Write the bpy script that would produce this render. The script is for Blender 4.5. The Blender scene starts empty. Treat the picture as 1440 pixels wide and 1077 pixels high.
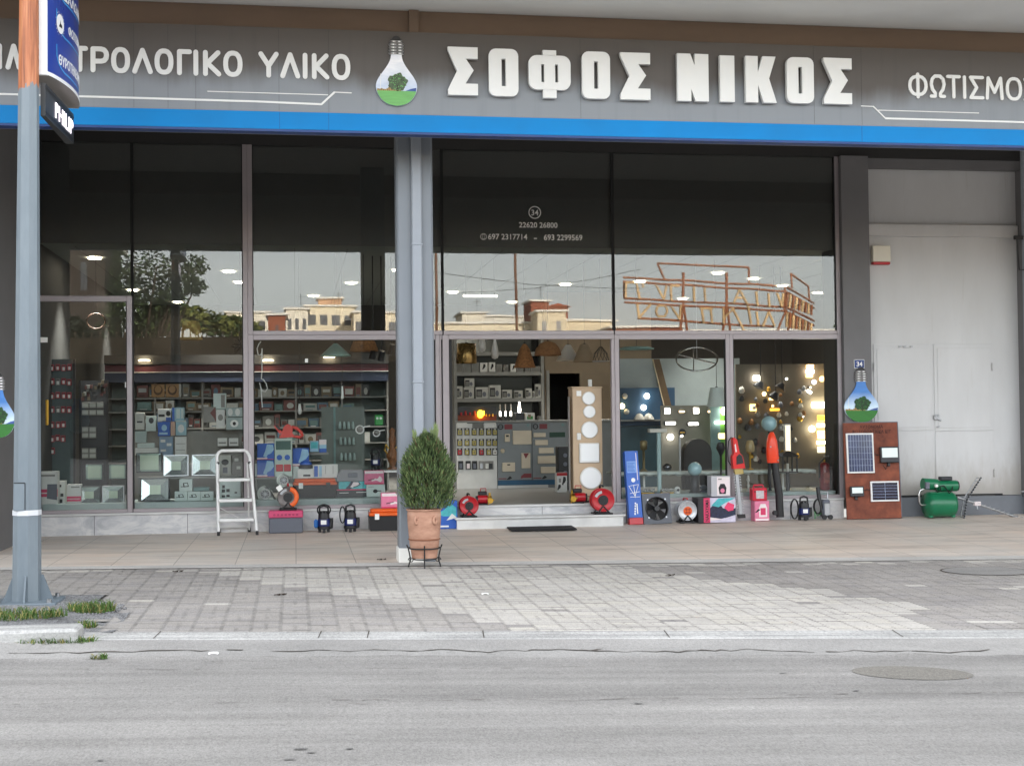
import bpy, math, random
from mathutils import Vector, Matrix
rnd = random.Random(7)
sc = bpy.context.scene
col = sc.collection
# ---------------------------------------------------------------- camera
F, CX, CY = 1920.76, 720.0, 538.5           # focal length and centre of the 1440 x 1077 photograph
YAW, PITCH, ROLL = 0.1577, 0.0260, -0.0108
CAM = Vector((0.0, -19.022, 1.503))
fw = Vector((math.sin(YAW)*math.cos(PITCH), math.cos(YAW)*math.cos(PITCH), math.sin(PITCH)))
r0 = Vector((math.cos(YAW), -math.sin(YAW), 0)); u0 = r0.cross(fw)
rt = r0*math.cos(ROLL)+u0*math.sin(ROLL); up = rt.cross(fw)
cd = bpy.data.cameras.new('camera'); co = bpy.data.objects.new('camera', cd); col.objects.link(co)
co.matrix_world = Matrix(((rt.x, up.x, -fw.x, CAM.x), (rt.y, up.y, -fw.y, CAM.y), (rt.z, up.z, -fw.z, CAM.z), (0, 0, 0, 1)))
cd.sensor_width = 36; cd.lens = F/1440*36; cd.clip_end = 2000; cd.clip_start = .05
sc.camera = co
# ---------------------------------------------------------------- light
SUN_EL, SUN_AZ = 14.0, 14.0                  # low sun behind the shop, so its front stands in shade
w = bpy.data.worlds.new('World'); sc.world = w; w.use_nodes = True
nt = w.node_tree; bg = nt.nodes['Background']
sky = nt.nodes.new('ShaderNodeTexSky'); sky.sky_type = 'NISHITA'; sky.sun_disc = False
sky.sun_elevation = math.radians(SUN_EL); sky.sun_rotation = math.radians(SUN_AZ)
sky.dust_density = 1.0; sky.air_density = 1.0; sky.ozone_density = 1.0
hs = nt.nodes.new('ShaderNodeHueSaturation'); hs.inputs['Saturation'].default_value = .30
hz = nt.nodes.new('ShaderNodeMix'); hz.data_type = 'RGBA'; hz.inputs[0].default_value = .3; hz.inputs[7].default_value = (6.12, 6.15, 6.22, 1)   # thin even cloud veil
nt.links.new(sky.outputs[0], hs.inputs['Color']); nt.links.new(hs.outputs[0], hz.inputs[6]); nt.links.new(hz.outputs[2], bg.inputs[0])
bg.inputs[1].default_value = 0.15
sl = bpy.data.lights.new('sun', 'SUN'); sl.energy = 5.0; sl.angle = math.radians(.5); sl.color = (1, .92, .81)
so = bpy.data.objects.new('sun', sl); col.objects.link(so)
so.rotation_euler = (math.radians(-(90-SUN_EL)), 0, math.radians(-SUN_AZ)); so.location = (0, 60, 40)
sc.view_settings.view_transform = 'Standard'; sc.view_settings.look = 'None'
sc.view_settings.exposure = 2.5; sc.view_settings.gamma = 1
sc.cycles.use_denoising = True; sc.cycles.max_bounces = 8; sc.cycles.transparent_max_bounces = 16
sc.cycles.caustics_reflective = False; sc.cycles.caustics_refractive = False; sc.cycles.sample_clamp_indirect = 6
# ---------------------------------------------------------------- where a photographed point stands
def ray(px, py): return fw*F + rt*(px-CX) - up*(py-CY)
def P(px, py, Y=0.0):
    d = ray(px, py); return CAM + d*((Y-CAM.y)/d.y)
def G(px, py, Z=0.0):
    d = ray(px, py); return CAM + d*((Z-CAM.z)/d.z)
def gz(x, y):                                # the street falls to the right, the shop's base is level
    s = .0037*min(max(-y, 0), 9.5)
    return -(min(max(x, -14), 16)+1.5)*s
def fr(x0, y0, x1, y1, Y):                   # photographed rectangle -> centre x, base z, width, height on plane y=Y
    cx = (x0+x1)/2; cy = (y0+y1)/2
    a = P(cx, y1, Y); b = P(cx, y0, Y)
    return P(cx, cy, Y).x, a.z, P(x1, cy, Y).x-P(x0, cy, Y).x, b.z-a.z
# ---------------------------------------------------------------- materials
def lin(c): 
    return tuple((v/255/12.92 if v <= 10 else ((v/255+.055)/1.055)**2.4) for v in c)
MATS = {}
def N(nt, t, **k):
    n = nt.nodes.new(t)
    for a, v in k.items():
        if a.startswith('i_'): n.inputs[int(a[2:]) if a[2:].isdigit() else a[2:].replace('_', ' ')].default_value = v
        else: setattr(n, a, v)
    return n
def M(name, rgb, rough=.5, metal=0.0, var=.12, scale=6.0, bump=0.0, bscale=40.0, emit=0.0, spec=.5, coat=0.0, stretch=None, trans=0.0):
    if name in MATS: return MATS[name]
    m = bpy.data.materials.new(name); m.use_nodes = True; MATS[name] = m
    nt = m.node_tree; b = nt.nodes['Principled BSDF']; L = nt.links.new
    c = lin(rgb)
    b.inputs['Roughness'].default_value = rough; b.inputs['Metallic'].default_value = metal
    b.inputs['Specular IOR Level'].default_value = spec
    if coat: b.inputs['Coat Weight'].default_value = coat
    if trans: b.inputs['Transmission Weight'].default_value = trans
    b.inputs['Base Color'].default_value = (*c, 1)
    tc = N(nt, 'ShaderNodeTexCoord'); src = tc.outputs['Object']
    if stretch:
        mp = N(nt, 'ShaderNodeMapping'); mp.inputs['Scale'].default_value = stretch; L(src, mp.inputs[0]); src = mp.outputs[0]
    if var:
        n = N(nt, 'ShaderNodeTexNoise'); n.inputs['Scale'].default_value = scale; n.inputs['Detail'].default_value = 6; L(src, n.inputs['Vector'])
        r = N(nt, 'ShaderNodeMapRange'); r.inputs[1].default_value = .3; r.inputs[2].default_value = .7
        r.inputs[3].default_value = 1-var; r.inputs[4].default_value = 1+var; L(n.outputs[0], r.inputs[0])
        mx = N(nt, 'ShaderNodeMix', data_type='RGBA', blend_type='MULTIPLY'); mx.inputs[0].default_value = 1
        mx.inputs[6].default_value = (*c, 1); L(r.outputs[0], mx.inputs[7]); L(mx.outputs[2], b.inputs['Base Color'])
        r2 = N(nt, 'ShaderNodeMapRange'); r2.inputs[3].default_value = max(.02, rough-.08); r2.inputs[4].default_value = min(1, rough+.08)
        L(n.outputs[0], r2.inputs[0]); L(r2.outputs[0], b.inputs['Roughness'])
    if bump:
        n = N(nt, 'ShaderNodeTexNoise'); n.inputs['Scale'].default_value = bscale; n.inputs['Detail'].default_value = 4; L(src, n.inputs['Vector'])
        bp = N(nt, 'ShaderNodeBump'); bp.inputs['Strength'].default_value = bump; bp.inputs['Distance'].default_value = .01
        L(n.outputs[0], bp.inputs['Height']); L(bp.outputs[0], b.inputs['Normal'])
    if emit:
        b.inputs['Emission Color'].default_value = (*c, 1); b.inputs['Emission Strength'].default_value = emit
    return m
def glass_mat(name, tint, ior):
    m = bpy.data.materials.new(name); m.use_nodes = True; MATS[name] = m
    nt = m.node_tree; nt.nodes.clear(); L = nt.links.new
    o = N(nt, 'ShaderNodeOutputMaterial'); t = N(nt, 'ShaderNodeBsdfTransparent'); g = N(nt, 'ShaderNodeBsdfGlossy'); mx = N(nt, 'ShaderNodeMixShader')
    f = N(nt, 'ShaderNodeFresnel'); f.inputs[0].default_value = ior; t.inputs[0].default_value = (*tint, 1); g.inputs['Roughness'].default_value = 0.0
    g.inputs[0].default_value = (1, 1, 1, 1)
    tc = N(nt, 'ShaderNodeTexCoord'); n = N(nt, 'ShaderNodeTexNoise'); n.inputs['Scale'].default_value = 1.1; n.inputs['Detail'].default_value = 1
    bp = N(nt, 'ShaderNodeBump'); bp.inputs['Strength'].default_value = .02; bp.inputs['Distance'].default_value = .02
    L(tc.outputs['Object'], n.inputs['Vector']); L(n.outputs[0], bp.inputs['Height']); L(bp.outputs[0], g.inputs['Normal'])
    L(f.outputs[0], mx.inputs[0]); L(t.outputs[0], mx.inputs[1]); L(g.outputs[0], mx.inputs[2]); L(mx.outputs[0], o.inputs[0])
    return m
GLASS = glass_mat('window glass', (.965, .98, .972), 1.50)
# ---------------------------------------------------------------- mesh builder
class MB:
    def __init__(s): s.v = []; s.f = []; s.m = []; s.s = []; s.mats = []
    def mi(s, m):
        if m not in s.mats: s.mats.append(m)
        return s.mats.index(m)
    def poly(s, pts, m, smooth=False):
        i = len(s.v); s.v += [tuple(p) for p in pts]; s.f.append(tuple(range(i, i+len(pts)))); s.m.append(s.mi(m)); s.s.append(smooth); return s
    def grid(s, rows, m, smooth=True, close=False):
        i = len(s.v); nr = len(rows); nc = len(rows[0])
        for r in rows: s.v += [tuple(p) for p in r]
        k = s.mi(m)
        for a in range(nr-1):
            for b in range(nc if close else nc-1):
                c = (b+1) % nc
                s.f.append((i+a*nc+b, i+a*nc+c, i+(a+1)*nc+c, i+(a+1)*nc+b)); s.m.append(k); s.s.append(smooth)
        return s
    def box(s, x0, x1, y0, y1, z0, z1, m, bev=0.0, T=None, front=None):
        b = min(bev, (x1-x0)*.49, (y1-y0)*.49, (z1-z0)*.49); X = (x0, x1); Y = (y0, y1); Z = (z0, z1); st = len(s.v)
        if b <= 0:
            c = [(X[i], Y[j], Z[k]) for i in (0, 1) for j in (0, 1) for k in (0, 1)]
            fs = [(0, 1, 3, 2), (4, 6, 7, 5), (0, 4, 5, 1), (2, 3, 7, 6), (0, 2, 6, 4), (1, 5, 7, 3)]
            s.v += c; k = s.mi(m)
            for n, f in enumerate(fs):
                s.f.append(tuple(st+q for q in f)); s.m.append(s.mi(front) if (front and n == 2) else k); s.s.append(False)
        else:
            def vid(i, j, k, a): return st+((i*2+j)*2+k)*3+a
            for i in (0, 1):
                for j in (0, 1):
                    for k in (0, 1):
                        x, y, z = X[i], Y[j], Z[k]; dx = b*(1-2*i); dy = b*(1-2*j); dz = b*(1-2*k)
                        s.v += [(x, y+dy, z+dz), (x+dx, y, z+dz), (x+dx, y+dy, z)]
            fs = []
            for i in (0, 1): fs.append([vid(i, 0, 0, 0), vid(i, 0, 1, 0), vid(i, 1, 1, 0), vid(i, 1, 0, 0)][::1 if i == 0 else -1])
            for j in (0, 1): fs.append([vid(0, j, 0, 1), vid(1, j, 0, 1), vid(1, j, 1, 1), vid(0, j, 1, 1)][::1 if j == 0 else -1])
            for k in (0, 1): fs.append([vid(0, 0, k, 2), vid(0, 1, k, 2), vid(1, 1, k, 2), vid(1, 0, k, 2)][::1 if k == 0 else -1])
            for i in (0, 1):
                for j in (0, 1): fs.append([vid(i, j, 0, 0), vid(i, j, 1, 0), vid(i, j, 1, 1), vid(i, j, 0, 1)])
                for k in (0, 1): fs.append([vid(i, 0, k, 0), vid(i, 1, k, 0), vid(i, 1, k, 2), vid(i, 0, k, 2)])
            for j in (0, 1):
                for k in (0, 1): fs.append([vid(0, j, k, 1), vid(1, j, k, 1), vid(1, j, k, 2), vid(0, j, k, 2)])
            for i in (0, 1):
                for j in (0, 1):
                    for k in (0, 1): fs.append([vid(i, j, k, 0), vid(i, j, k, 1), vid(i, j, k, 2)])
            k_ = s.mi(m)
            for n, f in enumerate(fs): s.f.append(tuple(f)); s.m.append(s.mi(front) if (front and n == 2) else k_); s.s.append(False)
        if T: s.v[st:] = [tuple(T @ Vector(p)) for p in s.v[st:]]
        return s
    def cyl(s, p0, p1, r, m, r1=None, n=16, caps=True, smooth=True, capm=None):
        p0 = Vector(p0); p1 = Vector(p1); r1 = r if r1 is None else r1; d = (p1-p0).normalized()
        a = d.orthogonal().normalized(); b = d.cross(a)
        R0 = [p0+(a*math.cos(t)+b*math.sin(t))*r for t in (2*math.pi*k/n for k in range(n))]
        R1 = [p1+(a*math.cos(t)+b*math.sin(t))*r1 for t in (2*math.pi*k/n for k in range(n))]
        s.grid([R0, R1], m, smooth, True)
        if caps:
            if r > 0: s.poly(R0[::-1], capm or m)
            if r1 > 0: s.poly(R1, capm or m)
        return s
    def tube(s, pts, r, m, n=8, closed=False):
        pts = [Vector(p) for p in pts]; rows = []; a = None; k = len(pts)
        for i, p in enumerate(pts):
            d = (pts[(i+1) % k]-pts[i-1]) if closed else (pts[min(i+1, k-1)]-pts[max(i-1, 0)])
            if d.length == 0: d = Vector((0, 0, 1))
            d.normalize()
            if a is None: a = d.orthogonal()
            a = a-d*a.dot(d)
            if a.length < 1e-6: a = d.orthogonal()
            a.normalize(); b = d.cross(a); rr = r[i] if isinstance(r, (list, tuple)) else r
            rows.append([p+(a*math.cos(t)+b*math.sin(t))*rr for t in (2*math.pi*q/n for q in range(n))])
        if closed: rows.append(rows[0])
        s.grid(rows, m, True, True)
        if not closed: s.poly(rows[0][::-1], m); s.poly(rows[-1], m)
        return s
    def lathe(s, prof, c, m, n=24, axis='z', smooth=True):
        c = Vector(c); rows = []
        for r, h in prof:
            row = []
            for q in range(n):
                t = 2*math.pi*q/n; u = r*math.cos(t); v = r*math.sin(t)
                row.append(c+Vector((u, v, h) if axis == 'z' else (u, h, v) if axis == 'y' else (h, u, v)))
            rows.append(row)
        return s.grid(rows, m, smooth, True)
    def ball(s, c, r, m, n=20, sz=1.0, sx=1.0):
        k = n//2
        s.lathe([(max(r*math.sin(math.pi*i/k), 1e-4)*1.0, -r*sz*math.cos(math.pi*i/k)) for i in range(k+1)], c, m, n); return s
    def prism(s, pts, y0, y1, m, side=None):       # outline in x,z pushed from y0 (front) to y1 (back)
        n = len(pts); A = [(x, y0, z) for x, z in pts]; B = [(x, y1, z) for x, z in pts]
        s.poly(A, m); s.poly(B[::-1], side or m)
        for i in range(n):
            j = (i+1) % n; s.poly([A[i], B[i], B[j], A[j]], side or m)
        return s
    def stroke(s, pts, wd, y0, y1, m, n=6):         # flat stroke with round ends in x,z
        for (ax, az), (bx, bz) in zip(pts[:-1], pts[1:]):
            t = math.atan2(bz-az, bx-ax); o = []
            for k in range(n+1):
                q = t+math.pi/2+math.pi*k/n; o.append((ax+wd/2*math.cos(q), az+wd/2*math.sin(q)))
            for k in range(n+1):
                q = t-math.pi/2+math.pi*k/n; o.append((bx+wd/2*math.cos(q), bz+wd/2*math.sin(q)))
            s.k_ = (getattr(s, 'k_', 0)+1) % 7; s.prism(o, y0-.0005*s.k_, y1, m)
        return s
    def text(s, body, x, z, h, y, m, align='CENTER', depth=.002, T=None, wmax=None, bold=0.0):
        vs, fs = text_mesh(body, align, bold); st = len(s.v)
        hh = .72; k = h/hh; kx = k
        if wmax:
            ww = max(v[0] for v in vs)-min(v[0] for v in vs)
            kx = wmax/ww if ww > 0 else k
        for v in vs:
            p = Vector((x+v[0]*kx, y-depth*v[2], z+v[1]*k))
            s.v.append(tuple(T @ p) if T else tuple(p))
        q = s.mi(m)
        for f in fs: s.f.append(tuple(st+i for i in f)); s.m.append(q); s.s.append(False)
        return s
    def build(s, name, parent=None, loc=None, rz=0.0, T=None):
        me = bpy.data.meshes.new(name); me.from_pydata(s.v, [], s.f)
        for m in s.mats: me.materials.append(m)
        me.polygons.foreach_set('material_index', s.m); me.polygons.foreach_set('use_smooth', s.s); me.update()
        o = bpy.data.objects.new(name, me); col.objects.link(o)
        if parent: o.parent = parent
        if loc is not None: o.location = loc
        if rz: o.rotation_euler.z = rz
        return o
TXT = {}
def text_mesh(body, align, bold=0.0):
    if (body, align, bold) in TXT: return TXT[(body, align, bold)]
    c = bpy.data.curves.new('lettering', 'FONT'); c.body = body; c.align_x = align; c.extrude = .5; c.offset = bold; c.resolution_u = 3
    o = bpy.data.objects.new('lettering', c); col.objects.link(o)
    dg = bpy.context.evaluated_depsgraph_get(); e = o.evaluated_get(dg); me = e.to_mesh()
    r = ([tuple(v.co) for v in me.vertices], [tuple(p.vertices) for p in me.polygons])
    e.to_mesh_clear(); bpy.data.objects.remove(o); bpy.data.curves.remove(c); TXT[(body, align, bold)] = r
    return r
def tag(o, label=None, cat=None, group=None, kind=None):
    if label: o['label'] = label
    if cat: o['category'] = cat
    if group: o['group'] = group
    if kind: o['kind'] = kind
    return o
def thing(name, label, cat, loc=(0, 0, 0), rz=0.0, group=None):
    o = bpy.data.objects.new(name, None); col.objects.link(o); o.location = loc; o.rotation_euler = (0, 0, rz); o.empty_display_size = .1
    return tag(o, label, cat, group)
def struct(mb, name): return tag(mb.build(name), kind='structure')
def copy_thing(src, loc, label=None, rz=None, group=None):
    c = src.copy(); col.objects.link(c); c.location = loc
    if rz is not None: c.rotation_euler.z = rz
    if label: c['label'] = label
    if group: c['group'] = group
    for ch in list(src.children):
        d = ch.copy(); col.objects.link(d); d.parent = c
        for g in list(ch.children):
            e = g.copy(); col.objects.link(e); e.parent = d
    return c
# common paints and plastics
WHITE = M('white enamel', (226, 226, 224), .35, var=.04)
BLACK = M('black plastic', (24, 24, 26), .45, var=.15)
RUBBER = M('black rubber', (20, 20, 21), .8, var=.15)
CHROME = M('chrome', (200, 200, 200), .18, 1.0, var=.05)
STEEL = M('brushed steel', (170, 172, 175), .38, 1.0, var=.08)
BRASS = M('brass', (196, 156, 70), .3, 1.0, var=.08)
REDP = M('red plastic', (178, 22, 34), .35, var=.08)
ORANGE = M('orange plastic', (226, 96, 30), .42, var=.08)
BLUEP = M('blue plastic', (28, 66, 150), .4, var=.1)
CARD = M('white carton', (214, 214, 210), .65, var=.06)
GREYC = M('grey carton', (140, 138, 134), .7, var=.1)
TANC = M('brown carton', (168, 132, 92), .75, var=.1)
PAPER = M('white paper', (232, 232, 228), .7, var=.03)
INK = M('black ink', (28, 28, 30), .6, var=.1)
# ================================================================ ground
TILE_Y, KERB_Y, KERB_B, GUT_Y = -4.42, -8.82, -9.08, -9.60
def sheet(name, x0, x1, ys, dz, m, nx=30, extra=None):
    mb = MB(); xs = [x0+(x1-x0)*i/nx for i in range(nx+1)]
    mb.grid([[(x, y, gz(x, y)+(dz(y) if callable(dz) else dz)) for x in xs] for y in ys], m, False)
    return mb
def node_mat(name):
    m = bpy.data.materials.new(name); m.use_nodes = True; MATS[name] = m; return m, m.node_tree, m.node_tree.nodes['Principled BSDF'], m.node_tree.links.new
def ramp(nt, stops):
    r = N(nt, 'ShaderNodeValToRGB'); e = r.color_ramp.elements
    while len(e) < len(stops): e.new(.5)
    for q, (p, c) in zip(e, stops): q.position = p; q.color = (*c, 1)
    return r
def mul(nt, a, b, fac=1.0, mode='MULTIPLY'):
    x = N(nt, 'ShaderNodeMix', data_type='RGBA', blend_type=mode); x.inputs[0].default_value = fac
    nt.links.new(a, x.inputs[6]); nt.links.new(b, x.inputs[7]); return x.outputs[2]
def noise(nt, scale, stretch=(1, 1, 1), detail=8, rough=.6):
    tc = N(nt, 'ShaderNodeTexCoord'); mp = N(nt, 'ShaderNodeMapping'); mp.inputs['Scale'].default_value = stretch
    n = N(nt, 'ShaderNodeTexNoise'); n.inputs['Scale'].default_value = scale; n.inputs['Detail'].default_value = detail; n.inputs['Roughness'].default_value = rough
    nt.links.new(tc.outputs['Object'], mp.inputs[0]); nt.links.new(mp.outputs[0], n.inputs['Vector']); return n
def g3(v, t=(1, 1, 1)): return (v*t[0], v*t[1], v*t[2])
def ground_mat(name, base, tint, streak=.25, speck=.35, sx=(.12, 1.4, 1), spscale=90, bump=.5, patch=.15):
    m, nt, b, L = node_mat(name)
    n1 = noise(nt, 2.2, sx); r1 = ramp(nt, [(.3, g3(1-streak)), (.7, g3(1+streak*.6))]); L(n1.outputs[0], r1.inputs[0])
    n2 = noise(nt, spscale*1.5, (1, .42, 1), 4, .8); r2 = ramp(nt, [(.32, g3(1-speck)), (.5, g3(1)), (.72, g3(1+speck))]); L(n2.outputs[0], r2.inputs[0])
    n3 = noise(nt, .9, (1, 1, 1), 6); r3 = ramp(nt, [(.3, g3(1-patch)), (.7, g3(1+patch))]); L(n3.outputs[0], r3.inputs[0])
    bc = N(nt, 'ShaderNodeRGB'); bc.outputs[0].default_value = (*g3(base, tint), 1)
    n4 = noise(nt, spscale*.6, (1, .5, 1), 5, .7); r4 = ramp(nt, [(.33, g3(1-speck*.4)), (.5, g3(1)), (.70, g3(1+speck*.3))]); L(n4.outputs[0], r4.inputs[0])
    c = mul(nt, mul(nt, mul(nt, mul(nt, bc.outputs[0], r1.outputs[0]), r2.outputs[0]), r3.outputs[0]), r4.outputs[0]); L(c, b.inputs['Base Color'])
    b.inputs['Roughness'].default_value = .85; b.inputs['Specular IOR Level'].default_value = .3
    bp = N(nt, 'ShaderNodeBump'); bp.inputs['Strength'].default_value = bump; bp.inputs['Distance'].default_value = .008; L(n2.outputs[0], bp.inputs['Height']); L(bp.outputs[0], b.inputs['Normal'])
    return m
ASPH = ground_mat('worn asphalt', .268, (1, .962, .918), .24, .30, (.07, 1.7, 1), 62, .8, .10)
ASPH_B = ground_mat('brown asphalt patch', .20, (1, .94, .84), .05, .4, (1, 1, 1), 70, .6, .1)
CONC = ground_mat('gutter concrete', .30, (1, .97, .93), .15, .2, (.3, 1, 1), 60, .4, .12)
KWHITE = ground_mat('worn white kerb paint', .40, (1, .99, .96), .28, .25, (.35, 6, 1), 40, .4, .2)
MORT = ground_mat('joint sand', .20, (1, .95, .88), .1, .3)
PAVES = [ground_mat('light paver', .50, (1, .95, .875), .08, .16, (.6, 1.2, 1), 60, .4, .14), ground_mat('pale paver', .52, (1, .945, .85), .08, .16, (.6, 1.2, 1), 60, .4, .08),
         ground_mat('grey paver', .355, (1, .94, .875), .10, .18, (.6, 1.2, 1), 60, .4, .12), ground_mat('dark grey paver', .335, (1, .945, .90), .10, .18, (.6, 1.2, 1), 60, .4, .12)]
CRACK = M('crack', (84, 78, 72), .95, var=.3, scale=20)
GRAVEL = ground_mat('grey gravel', .22, (1, 1, 1.02), .1, .7, (1, 1, 1), 45, 1.0, .2)
TEDGE = ground_mat('pale terrace edge', .55, (1, .965, .915), .12, .1, (.3, 2, 1), 40, .2, .12)
# terrace tiles
TILE, nt, b, L = node_mat('terrace tile')
tc = N(nt, 'ShaderNodeTexCoord'); br = N(nt, 'ShaderNodeTexBrick'); br.offset = 0; br.inputs['Scale'].default_value = 1
br.inputs['Brick Width'].default_value = .64; br.inputs['Row Height'].default_value = .64; br.inputs['Mortar Size'].default_value = .0045; br.inputs['Bias'].default_value = 0
br.inputs['Color1'].default_value = (.74, .66, .585, 1); br.inputs['Color2'].default_value = (.68, .61, .545, 1); br.inputs['Mortar'].default_value = (.40, .36, .32, 1)
L(tc.outputs['Object'], br.inputs['Vector'])
n1 = noise(nt, 1.3, (.5, 2.2, 1), 8, .65); q1 = ramp(nt, [(.28, (.66, .65, .64)), (.5, (1, 1, 1)), (.75, (1.1, 1.09, 1.07))]); L(n1.outputs[0], q1.inputs[0])
n2 = noise(nt, 5, (.35, 3, 1), 8, .7); q2 = ramp(nt, [(.25, (.80, .78, .76)), (.55, (1, 1, 1))]); L(n2.outputs[0], q2.inputs[0])
n3 = noise(nt, .55, (1, 1, 1), 3); q3 = ramp(nt, [(.35, (.93, .96, .98)), (.65, (1.06, 1.0, .95))]); L(n3.outputs[0], q3.inputs[0])
L(mul(nt, mul(nt, mul(nt, br.outputs[0], q1.outputs[0]), q2.outputs[0]), q3.outputs[0]), b.inputs['Base Color'])
b.inputs['Roughness'].default_value = .55
# marble
MARB, nt, b, L = node_mat('grey veined marble')
n1 = noise(nt, 2.2, (.7, 1, 1.8), 8, .7); n1.inputs['Distortion'].default_value = 1.6
q1 = ramp(nt, [(.30, (.38, .39, .41)), (.47, (.54, .54, .55)), (.56, (.66, .65, .64)), (.75, (.72, .71, .69))]); L(n1.outputs[0], q1.inputs[0]); L(q1.outputs[0], b.inputs['Base Color']); b.inputs['Roughness'].default_value = .4
MARBW = M('white marble edge', (205, 205, 203), .4, var=.12, scale=4)

struct(sheet('subsoil', -60, 70, [-130, -34, -20, -10, -6, -3, 0.3], -.13, MORT, 52), 'ground')
struct(sheet('road', -60, 70, [-130, -60, -34, -26, -20, -16, -13, -11.5, -10.6, GUT_Y+.15], lambda y: -.062, ASPH, 52), 'road')
mb = sheet('gutter', -14, 24, [GUT_Y-.04, GUT_Y, -9.4, KERB_B+.03], lambda y: (-.075 if y < GUT_Y-.02 else -.060+.058*max(0, min(1, (y+9.60)/.50))), CONC, 40); struct(mb, 'gutter')
mb = sheet('kerb', -1.497, 24, [KERB_B-.05, KERB_B-.01, KERB_B+.03, KERB_Y], lambda y: (-.03 if y < KERB_B-.02 else -.002+.008*((y-KERB_B)/.26)), KWHITE, 40); struct(mb, 'kerb')
struct(sheet('terrace', -14, 24, [TILE_Y, -3, -2, -1, 0.12], 0.0, TILE, 40), 'terrace')
mb = sheet('x', -14, 24, [TILE_Y-.10, TILE_Y-.004, TILE_Y+.20], .004, TEDGE, 40); struct(mb, 'terrace_edge')
struct(sheet('bed', -14, 24, [KERB_Y, -7, -6, TILE_Y-.10], -.016, MORT, 40), 'pavement_bed')
# cracks and the gutter seam
mb = MB()
def wavy(mb, x0, x1, y, wd, amp, dz, m, seed, gaps=0.0, seg=.06):
    r = random.Random(seed); x = x0; off = 0; prev = None; base = 0
    while x < x1:
        off += r.uniform(-1, 1)*amp*.35; off *= .93; base += r.uniform(-1, 1)*amp*.1; base *= .99
        yy = y+off+base; ww = wd*r.uniform(.25, 1.3)
        if prev and r.random() > gaps:
            (ax, ay, aw) = prev
            mb.poly([(ax, ay-aw/2, gz(ax, ay)+dz(ay)), (x, yy-ww/2, gz(x, yy)+dz(yy)), (x, yy+ww/2, gz(x, yy)+dz(yy)), (ax, ay+aw/2, gz(ax, ay)+dz(ay))], m)
        prev = (x, yy, ww); x += seg*r.uniform(.5, 1.5)
gd = lambda y: -.060+.058*max(0, min(1, (y+9.60)/.50))+.004
wavy(mb, -1.9, 2.2, -9.42, .020, .11, gd, CRACK, 3, .05, .09); wavy(mb, 2.0, 5.2, -9.38, .024, .10, gd, CRACK, 8, .08, .09)
for k, (x0, x1, yy, wd, am, gp) in enumerate([(.2, 3.4, -10.98, .008, .05, .25), (3.0, 5.2, -10.9, .007, .05, .35), (-2, .6, -11.05, .005, .06, .5), (-1.5, 2.0, -9.95, .008, .05, .5)]):
    wavy(mb, x0, x1, yy, wd, am, lambda y: -.0575, CRACK, 20+k, gp, .07)
PATCHD = ground_mat('tar spot', .13, (1, .98, .95), .1, .4)
for k in range(16):
    x = rnd.uniform(-2.5, 5); y = rnd.uniform(-12.8, -9.95); l = rnd.uniform(.03, .09)
    mb.poly([(x+l*(.5+.5*math.cos(q)*rnd.uniform(.7, 1.2)), y+.012*math.sin(q)*rnd.uniform(.5, 1.3), gz(x, y)-.0575) for q in (6.283*i/9 for i in range(9))], PATCHD)
r_ = random.Random(9); xs_ = [-9+.11*i for i in range(220)]; ed = []; v_ = .06
for x in xs_: v_ = min(.16, max(.015, v_+r_.uniform(-.028, .028))); ed.append(v_)
mb.grid([[(x, GUT_Y-.22, gz(x, GUT_Y-.22)-.066) for x in xs_], [(x, GUT_Y+.0, gz(x, GUT_Y)-.0555) for x in xs_], [(x, GUT_Y+e_, gz(x, GUT_Y)-.058+.116*e_+.003) for x, e_ in zip(xs_, ed)]], ASPH, False)
for x in (-1.0, .15, .5, 1.35, 2.75, 4.6):
    mb.poly([(x, KERB_B, gz(x, KERB_B)+.002), (x+.006, KERB_B, gz(x, KERB_B)+.002), (x+.035, KERB_Y, gz(x, KERB_Y)+.0105), (x+.026, KERB_Y, gz(x, KERB_Y)+.0105)], CRACK)
struct(mb, 'road_crack')
c = G(1283, 944, -.25); c.y = min(c.y, -10.0); mb = MB()
mb.poly([(c.x+.41*math.cos(t), c.y+.26*math.sin(t)-.03*math.cos(t), gz(c.x+.41*math.cos(t), c.y)-.0585) for t in (2*math.pi*k/40 for k in range(40))], ASPH_B)
tag(mb.build('manhole_cover'), 'brown oval manhole patch sunk level in the grey road', 'manhole')
c = G(1388, 797, -.13); mb = MB()
mb.poly([(c.x+.48*math.cos(t), c.y+.30*math.sin(t), gz(c.x+.48*math.cos(t), c.y+.3*math.sin(t))+.005) for t in (2*math.pi*k/32 for k in range(32))], CONC)
mb.grid([[(c.x+r*math.cos(t), c.y+r*.62*math.sin(t), gz(c.x+r*math.cos(t), c.y+r*.62*math.sin(t))+.0035) for t in (2*math.pi*k/32 for k in range(32))] for r in (.49, .515)], CRACK, False, True)
tag(mb.build('inspection_cover'), 'round pale concrete inspection cover in the paving by the white wall', 'manhole')
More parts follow.
